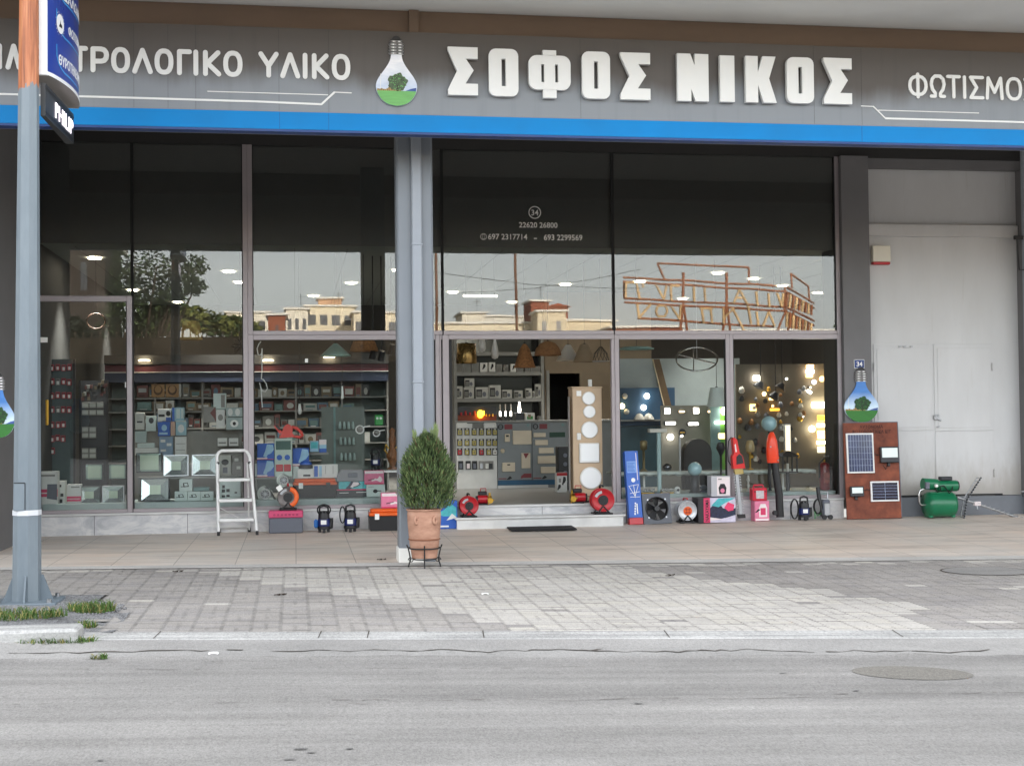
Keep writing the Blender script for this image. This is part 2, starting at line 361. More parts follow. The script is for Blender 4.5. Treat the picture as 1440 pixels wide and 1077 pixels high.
# interlocking pavers, light band running diagonally through the dark ones
def inpoly(x, y, pl):
    r = False; j = len(pl)-1
    for i in range(len(pl)):
        (a, b_), (c_, d) = pl[i], pl[j]
        if (b_ > y) != (d > y) and x < (c_-a)*(y-b_)/(d-b_)+a: r = not r
        j = i
    return r
BAND = [(G(px, py, gz(G(px, py).x, G(px, py).y))) for px, py in [(268, 797), (300, 806), (404, 825), (490, 838), (623, 858), (660, 870), (740, 888), (1310, 886), (1265, 866), (1320, 857), (1205, 840), (1142, 829), (1057, 822), (1000, 816), (915, 806), (853, 795)]]
BAND = [(p.x, p.y) for p in BAND]
def paver(mb, x0, x1, y0, y1, m, dz):
    g = .0028; gy = .0011
    nz = max(1, round((y1-y0)/.075)); L_ = []; R_ = []
    for i in range(nz*2+1):
        y = y0+gy+(y1-y0-2*gy)*i/(nz*2); o = .016*(1 if i % 2 else -1)
        L_.append((x0+g+o, y)); R_.append((x1-g+o, y))
    pts = L_+R_[::-1]
    mb.poly([(x, y, gz(x, y)+dz) for x, y in pts][::-1], m)
mb = MB(); CW, RH = .215, .115; y = KERB_Y; row = 0
while y < TILE_Y-.12:
    y1 = min(y+RH, TILE_Y-.11); x = -7.0+(CW/2 if row % 2 else 0)*0
    while x < 11:
        if not (x < -1.45-.10*(row % 3) and y < -7.75) and not (abs(x+2.2) < .42 and abs(y+7.13) < .42):
            cx_, cy_ = x+CW/2, (y+y1)/2; light = inpoly(cx_, cy_, BAND); r = rnd.random()
            if y > TILE_Y-.42: light = r < .45
            elif r < .010: light = not light
            m = PAVES[(0 if rnd.random() < .75 else 1) if light else (2 if rnd.random() < .7 else 3)]
            half = rnd.random() < .34
            dz = rnd.uniform(-.0012, .0012)
            if half: paver(mb, x, x+CW/2, y, y1, m, dz); paver(mb, x+CW/2, x+CW, y, y1, m, dz+rnd.uniform(-.001, .001))
            else: paver(mb, x, x+CW, y, y1, m, dz)
        x += CW
    y = y1; row += 1
struct(mb, 'pavement')
# raised kerb at the left with verge
mb = MB()
def curb(x0, x1, y0, y1, z0, z1, m):
    mb.box(x0, x1, y0, y1, z0, z1, m, .02)
curb(-7, -3.1, -9.16, -8.86, -.09, .088, KWHITE); curb(-3.09, -1.50, -9.16, -8.86, -.09, .080, KWHITE)
struct(mb, 'raised_kerb')
mb = MB(); mb.grid([[(x, y, (.055 if x < -1.9 else .055-.060*min(1, (x+1.9)/.4))+.010*math.sin(x*9+y*7)) for x in [-7+.15*i for i in range(39)]] for y in (-8.855, -8.5, -8.2, -7.9, -7.6)], GRAVEL)
mb.grid([[(x, y, gz(x, y)+.004+.004*math.sin(x*31+y*17)) for x in [-2.75+.1*i for i in range(12)]] for y in [-7.75+.1*i for i in range(12)]], GRAVEL); struct(mb, 'verge')
# grass tufts
GRS = M('grass blade', (70, 98, 38), .7, var=.35, scale=9); GRD = M('dry grass blade', (140, 132, 80), .8, var=.3, scale=9)
def tuft(cx, cy, z, rx, ry, n, h, label):
    mb = MB(); r = random.Random(int(cx*100+cy*7))
    for i in range(n):
        a = r.uniform(0, 6.28); q = math.sqrt(r.random()); x = cx+rx*q*math.cos(a); y = cy+ry*q*math.sin(a); hh = h*r.uniform(.25, 1.0)**1.2; l = Vector((r.uniform(-1, 1), r.uniform(-1, 1), 0))*h*r.uniform(.3, 1.3); wd = .0045
        d = Vector((r.uniform(-1, 1), r.uniform(-1, 1), 0)).normalized()*wd; p = Vector((x, y, z)); t = p+l*.35+Vector((0, 0, hh*.7)); e = p+l+Vector((0, 0, hh*r.uniform(.7, 1)))
        m = GRD if r.random() < .22 else GRS
        mb.poly([p-d, p+d, t+d*.7, t-d*.7], m); mb.poly([t-d*.7, t+d*.7, e], m)
    o = mb.build('grass_tuft'); tag(o, label, 'grass', kind='stuff')
tuft(-2.45, -8.3, .055, .75, .22, 1500, .085, 'green grass growing along the verge in front of the pole')
p = G(128, 856, .03); tuft(p.x, p.y, .01, .18, .14, 500, .11, 'grass tuft in the gravel right of the pole base')
p = G(122, 882, 0); tuft(p.x, p.y, .0, .07, .07, 130, .07, 'small grass tuft at the corner of the raised kerb')
p = G(70, 911, -.05); tuft(p.x, p.y, -.035, .30, .07, 700, .085, 'grass growing in the gutter along the raised kerb')
p = G(140, 926, -.06); tuft(p.x, p.y, -.06, .06, .03, 60, .05, 'tiny weed in the gutter crack')
mb = MB()
for i in range(520):
    a = rnd.uniform(0, 6.28); q = math.sqrt(rnd.random()); x = -1.72+.36*q*math.cos(a); y = -7.55+.42*q*math.sin(a); s_ = rnd.uniform(.006, .017)
    mb.ball((x, y, gz(x, y)+.004), s_, GRAVEL, 6)
tag(mb.build('gravel'), 'grey gravel scattered beside the pole base', 'gravel', kind='stuff')
for k, (px, py) in enumerate([(682, 826), (300, 916)]):
    p = G(px, py, -.02); mb = MB(); mb.grid([[(.035*math.cos(t)*s_, .028*math.sin(t)*s_, .014*(1-s_*.7)+.006*math.sin(3*t)*s_) for t in (6.283*i/10 for i in range(10))] for s_ in (.02, .6, 1)], PAPER, True, True)
    o = mb.build('paper_scrap', loc=(p.x, p.y, gz(p.x, p.y))); tag(o, ['small white crumpled paper scrap on the light pavers', 'small white paper scrap lying on the kerb edge'][k], 'litter')
LEAF = M('dead leaf', (52, 40, 30), .9, var=.3)
for k, (px, py, lb) in enumerate([(536, 787, 'dark dead leaf pair on the pavers left of the flower pot'), (393, 837, 'dark dead leaf on the grey pavers'), (250, 808, 'dark withered leaf on the pavers near the terrace edge'), (942, 799, 'dark dead leaf on the pavers right of the doormat')]):
    p = G(px, py, -.03); mb = MB()
    for q in range(2): mb.poly([(q*.05-.02+.035*math.cos(t)*rnd.uniform(.6, 1.1), q*.03+.028*math.sin(t)*rnd.uniform(.5, 1.1), .010+.006*math.sin(2*t+q)) for t in (6.283*i/9 for i in range(9))], LEAF)
    o = mb.build('dead_leaf', loc=(p.x, p.y, gz(p.x, p.y)+.002)); tag(o, lb, 'leaf')

# ================================================================ the shop building
DKWALL = M('dark grey render', (112, 111, 112), .8, var=.06, scale=3, bump=.15, bscale=120)
WHWALL, nt, b, L = node_mat('white painted wall')
tc = N(nt, 'ShaderNodeTexCoord'); sx = N(nt, 'ShaderNodeSeparateXYZ'); L(tc.outputs['Object'], sx.inputs[0])
n1 = noise(nt, 4, (1.5, 1, .5), 8, .65); n2 = noise(nt, 1.5, (1.6, 1, .5), 5); n3 = noise(nt, 14, (1, 1, .06), 4, .6)
ad = N(nt, 'ShaderNodeMath', operation='MULTIPLY_ADD'); ad.inputs[1].default_value = -1.1; L(n1.outputs[0], ad.inputs[0]); L(sx.outputs[2], ad.inputs[2])
mr = N(nt, 'ShaderNodeMapRange', interpolation_type='SMOOTHSTEP'); mr.inputs[1].default_value = -.35; mr.inputs[2].default_value = .45; mr.inputs[3].default_value = .72; mr.inputs[4].default_value = 0; L(ad.outputs[0], mr.inputs[0])
gm = N(nt, 'ShaderNodeMix', data_type='RGBA'); gm.inputs[6].default_value = (*lin((198, 198, 198)), 1); gm.inputs[7].default_value = (*lin((156, 149, 139)), 1); L(mr.outputs[0], gm.inputs[0])
q1 = ramp(nt, [(.3, (.95, .945, .94)), (.7, (1.04, 1.04, 1.04))]); L(n2.outputs[0], q1.inputs[0]); q2 = ramp(nt, [(.24, (.90, .88, .85)), (.36, (1, 1, 1))]); L(n3.outputs[0], q2.inputs[0])
L(mul(nt, mul(nt, gm.outputs[2], q1.outputs[0]), q2.outputs[0]), b.inputs['Base Color']); b.inputs['Roughness'].default_value = .55
SLABM = M('painted concrete', (226, 225, 220), .85, var=.05, scale=1.2)
BROWN = M('brown painted steel', (112, 94, 79), .7, var=.08, stretch=(.3, 1, 1))
ALU = M('mauve grey aluminium', (158, 150, 152), .45, .25, var=.04)
FILM = M('dark film panel', (80, 80, 79), .6, var=.05)
HEADER = M('dark header', (44, 43, 42), .7, var=.06)
SOFF = M('soffit panel', (168, 165, 160), .7, var=.06)
COLP = M('grey painted steel', (121, 127, 134), .5, var=.05, scale=2, bump=.04)
PIPE = M('grey downpipe', (144, 150, 158), .45, var=.03)
CEIL = M('shop ceiling', (104, 108, 104), .8, var=.03)
CSEAM = M('ceiling seam', (74, 76, 74), .8)
SEAM = M('dark seam', (40, 40, 40), .8, var=.1)
IWALL = M('shop inner wall', (70, 68, 65), .75, var=.05)
IDARK = M('shop dark inner wall', (52, 53, 52), .75, var=.08)
IFLOOR = M('shop floor tile', (128, 127, 124), .35, var=.1)
ROOMD = M('back room', (30, 29, 28), .8, var=.1)
XL, XR, XI = -3.42, 7.89, 11.0
Z_THR, Z_FILM, Z_SOF, Z_TR, Z_TOP = .292, 3.93, 5.30, 2.685, 5.74
B = thing('shop_building', 'grey electrical shop with tall glazed front under a deep canopy', 'building', (4.5, 0, 0))
B.location = (0, 0, 0)
def bp(mb, name, parent=None): return mb.build(name, parent or B)
mb = MB(); mb.box(-15, 30, -4.6, 13, 5.98, 12.4, SLABM)
bp(mb, 'shading_upper_storey')  # unseen mass, made wide and tall to keep the sun off the street
zs = P(720, 20, -4.9).z
mb = MB(); mb.box(-15, 30, -7.2, -4.62, zs, 5.975, SLABM); bp(mb, 'canopy_slab')
mb = MB(); mb.box(-15, P(575, 40, -4.85).x, -4.88, -4.63, 5.40, zs-.003, BROWN); x_ = P(575, 40, -4.95).x
mb.box(x_+.004, x_+.105, -4.93, -4.63, 5.42, zs-.004, BROWN); mb.box(x_+.110, 30, -4.88, -4.63, 5.40, zs-.003, BROWN); bp(mb, 'beam')
bp(MB().box(-15, 30, -4.60, .4, Z_TOP, Z_TOP+.06, SOFF), 'soffit')
bp(MB().box(-15, 30, .0, .4, Z_SOF+.001, Z_TOP-.001, HEADER), 'header')
# side walls, rear and interior shell
mb = MB(); mb.box(-15, XL, -.0, 13, -.1, Z_SOF-.003, DKWALL); mb.box(XL-1.5, XL-.001, -2.8, -.003, -.1, Z_TOP-.003, DKWALL); bp(mb, 'left_wall')
mb = MB(); mb.box(XL-1.6, XL-.03, -2.95, -2.803, -.1, .30, DKWALL, .01); mb.box(XL-1.62, XL-.01, -2.98, -2.8035, .302, .33, SLABM, .008); bp(mb, 'wall_base')
x0p, x1p = P(1187, 500, -.12).x, P(1225, 480, -.12).x
mb = MB(); mb.box(x0p, x1p, -.12, .3, .30, Z_SOF-.003, DKWALL); bp(mb, 'pillar')
x2p = P(1432, 480, .1).x
zt = P(1320, 240, .1).z
mb = MB(); mb.box(x1p, x2p, .1, .4, .28, zt, WHWALL)
zb0, zb1 = P(1320, 333, .04).z, P(1320, 316, .04).z
mb.box(x1p+.002, x2p-.01, .03, .0995, zb0, zb1, WHWALL, .004)
bp(mb, 'white_wall')
mb = MB(); mb.box(x1p+.001, 14, .02, .4, zt+.002, Z_SOF-.003, DKWALL); mb.box(x2p+.001, 30, -.1, .4, -.2, zt, DKWALL); bp(mb, 'lintel')
GREYB = M('grey floor paint', (112, 116, 122), .7, var=.08)
mb = MB(); mb.box(x1p, x2p, .02, .4, -.25, .275, GREYB); bp(mb, 'wall_foot')
for px in (1265, 1272, 1281): p = P(px, 487.5, .08); bp(MB().box(p.x-.02, p.x+.02, .055, .0795, p.z-.012, p.z+.012, STEEL, .004), 'door_hook')
# double door leaves in the white wall
for k, (a, c_) in enumerate([(1230, 1312), (1315, 1397)]):
    xa, xc = P(a, 600, .09).x, P(c_, 600, .09).x; zt1, zb1_ = P((a+c_)/2, 484, .09).z, P((a+c_)/2, 698, .09).z; zm = P((a+c_)/2, 606, .09).z
    mb = MB(); mb.box(xa, xc, .088, .0985, zb1_, zm-.006, WHWALL, .003); mb.box(xa, xc, .088, .0985, zm+.006, zt1, WHWALL, .003)
    mb.box(xa+.05, xc-.05, .080, .0878, zm+.05, zt1-.06, WHWALL, .003)
    d = bp(mb, 'door_leaf')
    for zf_ in (.15, .85):
        xh = xa+.004 if k == 0 else xc-.004; zh_ = zb1_+(zt1-zb1_)*zf_; MB().cyl((xh, .075, zh_-.06), (xh, .075, zh_+.06), .012, WHWALL, n=10).build('hinge', d)
    mb = MB()
    if k == 1:
        p = P(1318, 588, .06); T = Matrix.Translation((p.x, .06, p.z)) @ Matrix.Rotation(.5, 4, 'Y')
        mb.box(-.03, .07, -.012, .012, -.015, .015, STEEL, .004, T); mb.box(p.x-.05, p.x+.03, .052, .079, p.z-.02, p.z+.05, STEEL, .004); mb.tube([(p.x-.03, .05, p.z+.02), (p.x-.04, .045, p.z+.05), (p.x+.0, .045, p.z+.05), (p.x+.0, .05, p.z+.02)], .005, STEEL)
        mb.build('door_bolt', d); MB().tube([(p.x-.02, .05, p.z-.13), (p.x+.03, .05, p.z-.12)], .008, STEEL).build('door_handle', d)
mb = MB(); a = P(1228, 700, .08); c_ = P(1410, 700, .08); mb.box(a.x, c_.x, .075, .099, .281, .305, SEAM); bp(mb, 'door_gap')
x = P(1436, 400, .0).x; mb = MB(); mb.cyl((x, -.14, -.1), (x, -.14, Z_TOP), .05, PIPE, n=12)
bp(mb, 'downpipe')
mb = MB(); zc = P(1430, 335, -.1).z; zd = P(1430, 380, -.1).z; xa = P(1427, 340, -.1).x
mb.tube([(xa+.2, -.16, zc+.02), (xa, -.16, zc), (xa+.03, -.16, zd), (xa+.2, -.16, zd)], .012, BLACK); mb.box(xa-.04, xa+.1, -.17, -.13, zc-.03, zc+.03, BLACK, .006); bp(mb, 'pipe_bracket')
# plinth
mb = MB(); xl = P(632, 712, -.04).x; xr_ = P(868, 712, -.04).x
mb.box(XL, x0p-.003, -.02, .12, -.25, .262, MARB); mb.box(XL, x0p-.003, -.045, .12, .2625, .292, MARBW, .004)
for i in range(9):
    x = XL+.75+i*1.22; mb.box(x, x+.006, -.0215, -.0195, -.2, .262, SEAM)
bp(mb, 'plinth')
# step
mb = MB(); a = P(643, 735, -.40).x; c_ = P(877, 733, -.40).x
zt_ = .152
mb.box(a, c_, -.38, -.046, -.25, zt_-.028, MARBW); mb.box(a-.03, c_+.03, -.41, -.0465, zt_-.027, zt_, MARBW, .005); bp(mb, 'door_step')
# steel column with downpipe
cx0, cx1 = P(555, 190, -4.15).x, P(606, 190, -4.15).x
cl = P(560, 700, -4.15).x
cw = cx1-cx0; cxm = P(585, 500, -4.15).x
cb = bp(MB().box(cxm-cw/2, cxm+cw/2, -4.15, -3.85, -.06, Z_TOP-.003, COLP, .02), 'column')
mb = MB(); mb.box(cxm-cw*.10, cxm+cw*.18, -4.225, -4.153, .5, Z_TOP-.003, PIPE, .012)
for z in (1.9, 3.4): mb.box(cxm-cw*.115, cxm+cw*.195, -4.232, -4.153, z, z+.02, PIPE, .003)
mb.build('downpipe', cb)
mb = MB(); mb.box(cxm-cw/2-.01, cxm+cw*.2, -4.19, -3.8, -.09, .11, SLABM, .01); mb.build('column_foot', cb)
# windows
def xg(px): return P(px, 600, 0).x
def window(name, x0, x1, z0, z1, bars, glass=True, film=False, dep=(-.03, .05)):
    l, r, t, b_ = [max(q, .006) for q in bars]; mb = MB(); y0, y1 = dep; e = .004
    mb.box(x0, x0+l, y0 if l > .02 else .0, y1, z0, z1, ALU if l > .02 else SEAM, e); mb.box(x1-r, x1, y0 if r > .02 else .0, y1, z0, z1, ALU if r > .02 else SEAM, e)
    if t: mb.box(x0+l+.0005, x1-r-.0005, y0+.003 if t > .02 else .0, y1, z1-t, z1, ALU if t > .02 else SEAM, e)
    if b_: mb.box(x0+l+.0005, x1-r-.0005, y0+.003, y1, z0, z0+b_, ALU, e)
    for q, xx in ((l, x0+l), (r, x1-r)):
        if q: s_ = 1 if xx == x0+l else -1; mb.box(min(xx, xx+s_*.012), max(xx, xx+s_*.012), y0+.012, y1-.01, z0+b_, z1-t, SEAM)
    f = bp(mb, name)
    if glass: MB().box(x0+l, x1-r, .0, .008, z0+b_, z1-t, GLASS).build('pane', f)
    if film: MB().box(x0+.006, x1-.006, .06, .09, Z_FILM, Z_SOF-.01, FILM).build('film_panel', f)
    return f
HB = .07; zs_ = .293; ZDO = P(120, 416.5, 0).z
X186, X350, X631, X624, X865, X1026, X1184 = xg(186.5), xg(349.5), xg(632), xg(624), xg(865), xg(1026.5), xg(1184)
wl = window('glass_door', XL, X186, zs_, ZDO, (.05, .07, .075, .05))
mb = MB(); p = P(65, 580, 0); mb.box(p.x, p.x+.035, -.055, -.032, p.z-.17, p.z+.17, BRASS, .006); mb.build('door_handle', wl)
window('window', XL, X186, ZDO+.001, Z_SOF, (.05, 0.004, 0, 0), film=True)
window('window', X186+.001, X350, zs_, Z_SOF, (.0, .065, 0, .05), film=True)
window('window', X350+.001, X624, Z_TR+.001, Z_SOF, (.065, .006, 0, .055), film=True)
window('window', X350+.001, X631-.13, zs_, Z_TR, (.07, .06, .07, .05))
window('window', X624+.001, X865, Z_TR+.001, Z_SOF, (.006, .006, 0, .055), film=True)
window('window', X865+.001, X1184, Z_TR+.001, Z_SOF, (.006, .06, 0, .055), film=True)
window('window', X865+.001, X1026, zs_, Z_TR, (.065, .055, .07, .05))
window('window', X1026+.001, X1184, zs_, Z_TR, (.055, .06, .07, .05))
window('side_light', X631-.129, X631-.0, zs_, Z_TR, (.021, .09, .07, .05))
mb = MB(); mb.box(X631+.001, X865-.001, -.03, .05, Z_TR-.065, Z_TR, ALU, .004); mb.box(X631+.002, X631+.05, .055, .1, zs_, Z_TR-.066, IDARK); mb.box(X865-.05, X865-.002, -.03, .05, zs_, Z_TR-.066, ALU, .004)
bp(mb, 'door_frame')
# white stickers and tags on the glass
for px, py, w_, h_ in [(177, 436, .03, .035), (177, 465, .03, .035), (178.5, 541, .055, .075), (62, 478, .09, .07), (431, 507, .04, .055)]:
    p = P(px, py, -.004); bp(MB().box(p.x-w_/2, p.x+w_/2, -.006, -.001, p.z-h_/2, p.z+h_/2, PAPER), 'glass_sticker')
# phone numbers lettered on the dark panel
TXTW = M('white lettering', (225, 225, 222), .5, var=.03)
PH = thing('phone_lettering', 'white house number and phone numbers lettered on the dark upper glass', 'lettering', (3.4, 0, 4.0))
def ptext(name, body, px, py, hpx, wpx):
    p = P(px, py+hpx/2, -.003); h = P(px, py-hpx/2, -.003).z-p.z
    o = MB().text(body, p.x-3.4, p.z-4.0, h, -.003, TXTW, bold=.012, wmax=P(px+wpx/2, py, -.003).x-P(px-wpx/2, py, -.003).x).build(name, PH); return o
hn = ptext('house_number', '34', 752, 299, 8, 10); ptext('phone_number', '22620 26800', 757, 316.5, 7.5, 54); ptext('phone_number', '697 2317714', 714, 333, 8, 55); ptext('phone_number', '693 2299569', 792, 334, 8, 54); ptext('dash', '-', 753, 334, 8, 4)
p = P(752, 299, -.003)
MB().grid([[(p.x-3.4+r*math.cos(t), -.004, p.z-4+r*math.sin(t)) for t in (2*math.pi*k/28 for k in range(28))] for r in (.078, .09)], TXTW, False, True).build('number_ring', PH)
p = P(680, 333, -.003)
mb = MB().grid([[(p.x-3.4+r*math.cos(t), -.004, p.z-4+r*math.sin(t)) for t in (2*math.pi*k/20 for k in range(20))] for r in (.040, .046)], TXTW, False, True)
mb.grid([[(p.x-3.4+q[0]*r, -.005, p.z-4+q[1]*r) for q in ((-.4, -.7), (.4, -.7), (.4, .7), (-.4, .7))] for r in (.038, .046)], TXTW, False, True); mb.build('phone_symbol', PH)
# interior shell
mb = MB(); mb.box(XL, x0p, .13, .45, .10, .289, IFLOOR); mb.box(XL, XI, .4505, 10.2, .10, .289, IFLOOR); bp(mb, 'shop_floor')
mb = MB(); mb.box(XL, XR-.03, .10, .5505, 3.95, 4.02, CEIL); mb.box(XL, XI, .551, 10.2, 3.95, 4.02, CEIL)
for i in range(19):
    x = -3.0+.75*i; mb.box(x, x+.014, .56, 10.1, 3.946, 3.949, CSEAM)
bp(mb, 'shop_ceiling')
mb = MB(); mb.box(XL, XI, 10.2, 10.3, .1, 4.0, IWALL); bp(mb, 'shop_back_wall')
mb = MB(); mb.box(XI, XI+.12, .41, 10.2, .1, 4.0, IWALL); mb.box(XR-.02, XR+.06, .06, .55, .3, 3.949, IDARK); mb.box(XL+.001, XL+.02, .11, 10.19, .29, 3.945, IDARK); bp(mb, 'shop_side_wall')
mb = MB(); mb.box(30, 30.2, -4, 13, 0, 6, SLABM); mb.box(-15.2, -15, -4, 13, 0, 6, SLABM); mb.box(-15, 30, 12.8, 13, -1, 6, SLABM); bp(mb, 'outer_wall')
# ================================================================ fascia sign
FY = -5.0
FGREY, nt, b, L = node_mat('grimy shaded grey sign board')
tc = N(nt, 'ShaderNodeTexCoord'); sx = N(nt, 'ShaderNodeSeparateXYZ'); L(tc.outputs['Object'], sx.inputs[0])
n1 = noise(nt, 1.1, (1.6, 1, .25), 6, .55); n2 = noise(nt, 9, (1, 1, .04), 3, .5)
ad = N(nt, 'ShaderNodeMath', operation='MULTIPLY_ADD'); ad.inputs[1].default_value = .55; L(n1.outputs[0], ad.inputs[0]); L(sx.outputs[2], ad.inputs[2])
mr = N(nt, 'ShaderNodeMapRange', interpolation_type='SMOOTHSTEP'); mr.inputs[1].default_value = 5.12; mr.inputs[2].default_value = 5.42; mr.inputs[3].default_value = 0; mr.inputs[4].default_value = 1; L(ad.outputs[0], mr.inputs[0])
gm = N(nt, 'ShaderNodeMix', data_type='RGBA'); gm.inputs[6].default_value = (*lin((127, 132, 138)), 1); gm.inputs[7].default_value = (*lin((78, 72, 68)), 1); L(mr.outputs[0], gm.inputs[0])  # darker top band: grime plus canopy shade painted into the board colour
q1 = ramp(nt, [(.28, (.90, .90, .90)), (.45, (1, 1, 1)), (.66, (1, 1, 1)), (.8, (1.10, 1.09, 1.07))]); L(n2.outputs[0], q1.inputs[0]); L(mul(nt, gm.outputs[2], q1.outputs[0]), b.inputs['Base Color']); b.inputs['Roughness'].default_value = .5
FBLUE = M('blue sign stripe', (2, 124, 192), .6, var=.06, scale=2, spec=.25)
FNAVY = M('navy sign edge', (12, 56, 116), .5, var=.05)
LETW = M('white sign letter', (222, 222, 220), .4, var=.02)
STAIN = M('grey water stain', (112, 113, 115), .6, var=.06)
SIGN = thing('shop_sign', 'long grey fascia sign with blue stripe and white Greek shop lettering', 'sign', (0, FY, 4.46))
zb = P(720, 191, FY).z; zst = P(720, 165.5, FY).z; ztop = P(720, 53, FY).z+.02
def sp(mb, name, parent=SIGN):
    o = mb.build(name, parent); o.location = (0, -FY, -4.46); return o
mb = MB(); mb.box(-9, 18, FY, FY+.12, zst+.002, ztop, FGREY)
for px in (188, 236, 275, 392, 462, 816, 1144, 1211): x = P(px, 100, FY).x; mb.box(x, x+.002, FY-.0012, FY+.001, zst+.01, ztop-.01, SEAM)
sp(mb, 'board'); sp(MB().box(-9, 18, FY+.141, FY+.15, zb-.012, ztop, SOFF), 'bounce_panel')  # unseen pale back panel added to bounce light under the canopy
mb = MB(); mb.box(-9, 18, FY-.012, FY+.12, zb+.012, zst, FBLUE, .003); mb.box(-9, 18, FY-.008, FY+.14, zb-.012, zb+.0115, FNAVY)
for px in (393, 462, 1211): x = P(px, 170, FY).x; mb.box(x, x+.003, FY-.0135, FY-.011, zb+.015, zst-.004, FNAVY)
sp(mb, 'stripe')
# block letters, each drawn in a unit square
def arc_rect(x0, x1, z0, z1, r, n=5):
    o = []
    for cx_, cz, a in ((x1-r, z1-r, 0), (x0+r, z1-r, 90), (x0+r, z0+r, 180), (x1-r, z0+r, 270)):
        for k in range(n+1):
            t = math.radians(a+90*k/n); o.append((cx_+r*math.cos(t), cz+r*math.sin(t)))
    return o
def ring_prism(mb, outer, inner, y0, y1, m):
    n = len(outer)
    for i in range(n):
        j = (i+1) % n; a, b_, c_, d = outer[i], outer[j], inner[j], inner[i]
        mb.poly([(a[0], y0, a[1]), (b_[0], y0, b_[1]), (c_[0], y0, c_[1]), (d[0], y0, d[1])], m)
        mb.poly([(a[0], y0, a[1]), (a[0], y1, a[1]), (b_[0], y1, b_[1]), (b_[0], y0, b_[1])], m)
        mb.poly([(d[0], y0, d[1]), (c_[0], y0, c_[1]), (c_[0], y1, c_[1]), (d[0], y1, d[1])], m)
def block(mb, ch, x0, x1, z0, z1, y0, y1, m):
    w_, h_ = x1-x0, z1-z0; q = lambda u, v: (x0+u*w_, z0+v*h_); pr = lambda pts: mb.prism([q(*p) for p in pts][::-1], y0, y1, m)
    if ch == 'Σ': pr([(0, 0), (0, .22), (.60, .0 if 0 else .22+.0), (1, .22), (1, 0)]) if 0 else mb.prism([q(*p) for p in [(0, 1), (0, .93), (.30, .50), (0, .12), (0, 0), (1, 0), (1, .24), (.58, .24), (.86, .52), (.60, .76), (1, .76), (1, 1)]], y0, y1, m)
    elif ch == 'Ι': pr([(0, 0), (1, 0), (1, 1), (0, 1)])
    elif ch == 'Ν': mb.prism([q(*p) for p in [(0, 1), (0, 0), (.44, 0), (.44, .26), (.58, 0), (1, 0), (1, 1), (.56, 1), (.56, .76), (.42, 1)]], y0, y1, m)
    elif ch == 'Κ': mb.prism([q(*p) for p in [(0, 1), (0, 0), (.40, 0), (.40, .38), (.58, 0), (1, 0), (.76, .52), (.98, 1), (.56, 1), (.40, .66), (.40, 1)]], y0, y1, m)
    elif ch == 'Ο': ring_prism(mb, arc_rect(x0, x1, z0, z1, .24*w_), arc_rect(x0+.43*w_, x1-.43*w_, z0+.21*h_, z1-.21*h_, .02*w_), y0, y1, m)
    elif ch == 'Φ':
        zl, zh = z0+.17*h_, z0+.89*h_; cx_ = (x0+x1)/2
        pr([(.34, 0), (.66, 0), (.66, .175), (.34, .175)]); pr([(.34, .885), (.66, .885), (.66, 1), (.34, 1)])
        for s_ in (0, 1):
            xa, xb = (x0, cx_) if s_ == 0 else (cx_, x1); o = arc_rect(x0, x1, zl, zh, .2*w_)
            half = [p for p in o if (p[0] <= cx_)] if s_ == 0 else [p for p in o if p[0] >= cx_]
        hx = .07*w_; hz0, hz1 = zl+.22*(zh-zl), zh-.26*(zh-zl)
        L0, L1, R0, R1 = x0+.30*w_, x0+.30*w_+hx, x1-.30*w_-hx, x1-.30*w_
        mb.prism([(L1, zl), (R0, zl), (R0, zh), (L1, zh)], y0, y1, m)
        for xa, xb in ((L0, L1), (R0, R1)):
            mb.prism([(xa, zl), (xb, zl), (xb, hz0), (xa, hz0)], y0, y1, m); mb.prism([(xa, hz1), (xb, hz1), (xb, zh), (xa, zh)], y0, y1, m)
        r = .2*w_
        mb.prism([(L0, zh), (x0+r, zh)]+[(x0+r-r*math.sin(t), zh-r+r*math.cos(t)) for t in (math.pi/12*k for k in range(1, 7))]+[(x0+r-r*math.cos(t), zl+r-r*math.sin(t)) for t in (math.pi/12*k for k in range(0, 7))]+[(L0, zl)], y0, y1, m)
        mb.prism([(R1, zl), (x1-r, zl)]+[(x1-r+r*math.sin(t), zl+r-r*math.cos(t)) for t in (math.pi/12*k for k in range(1, 7))]+[(x1-r+r*math.cos(t), zh-r+r*math.sin(t)) for t in (math.pi/12*k for k in range(0, 7))]+[(R1, zh)], y0, y1, m)
BY0, BY1 = FY-.075, FY-.02
for wd_, lets in (('ΣΟΦΟΣ', [('Σ', 630, 672, 66.5, 134), ('Ο', 687.5, 729, 69, 135.5), ('Φ', 743.5, 802.5, 71, 138), ('Ο', 818.5, 858, 73, 139), ('Σ', 872.5, 914.5, 74.5, 140.5)]), ('ΝΙΚΟΣ', [('Ν', 952.5, 996.5, 76, 142.5), ('Ι', 1012.5, 1033, 78.5, 143.5), ('Κ', 1048.5, 1092, 79.5, 144.5), ('Ο', 1106.5, 1144.5, 81, 145.5), ('Σ', 1158.5, 1198, 82, 146.5)])):
    for ch, a, c_, y0, y1 in lets:
        pa, pc_ = P(a, (y0+y1)/2, BY0), P(c_, (y0+y1)/2, BY0); mb = MB(); x = (pa.x+pc_.x)/2; z0, z1 = P((a+c_)/2, y1, BY0).z, P((a+c_)/2, y0, BY0).z
        block(mb, ch, pa.x, pc_.x, z0, z1, BY0, BY1, LETW)
        if ch in 'ΦΙΝΚ': xs = pa.x+.2*(pc_.x-pa.x) if ch in 'ΝΚ' else x; mb.box(xs-.03, xs+.03, BY1, FY, z0+.1, z0+.2, LETW)
        sp(mb, 'block_letter')
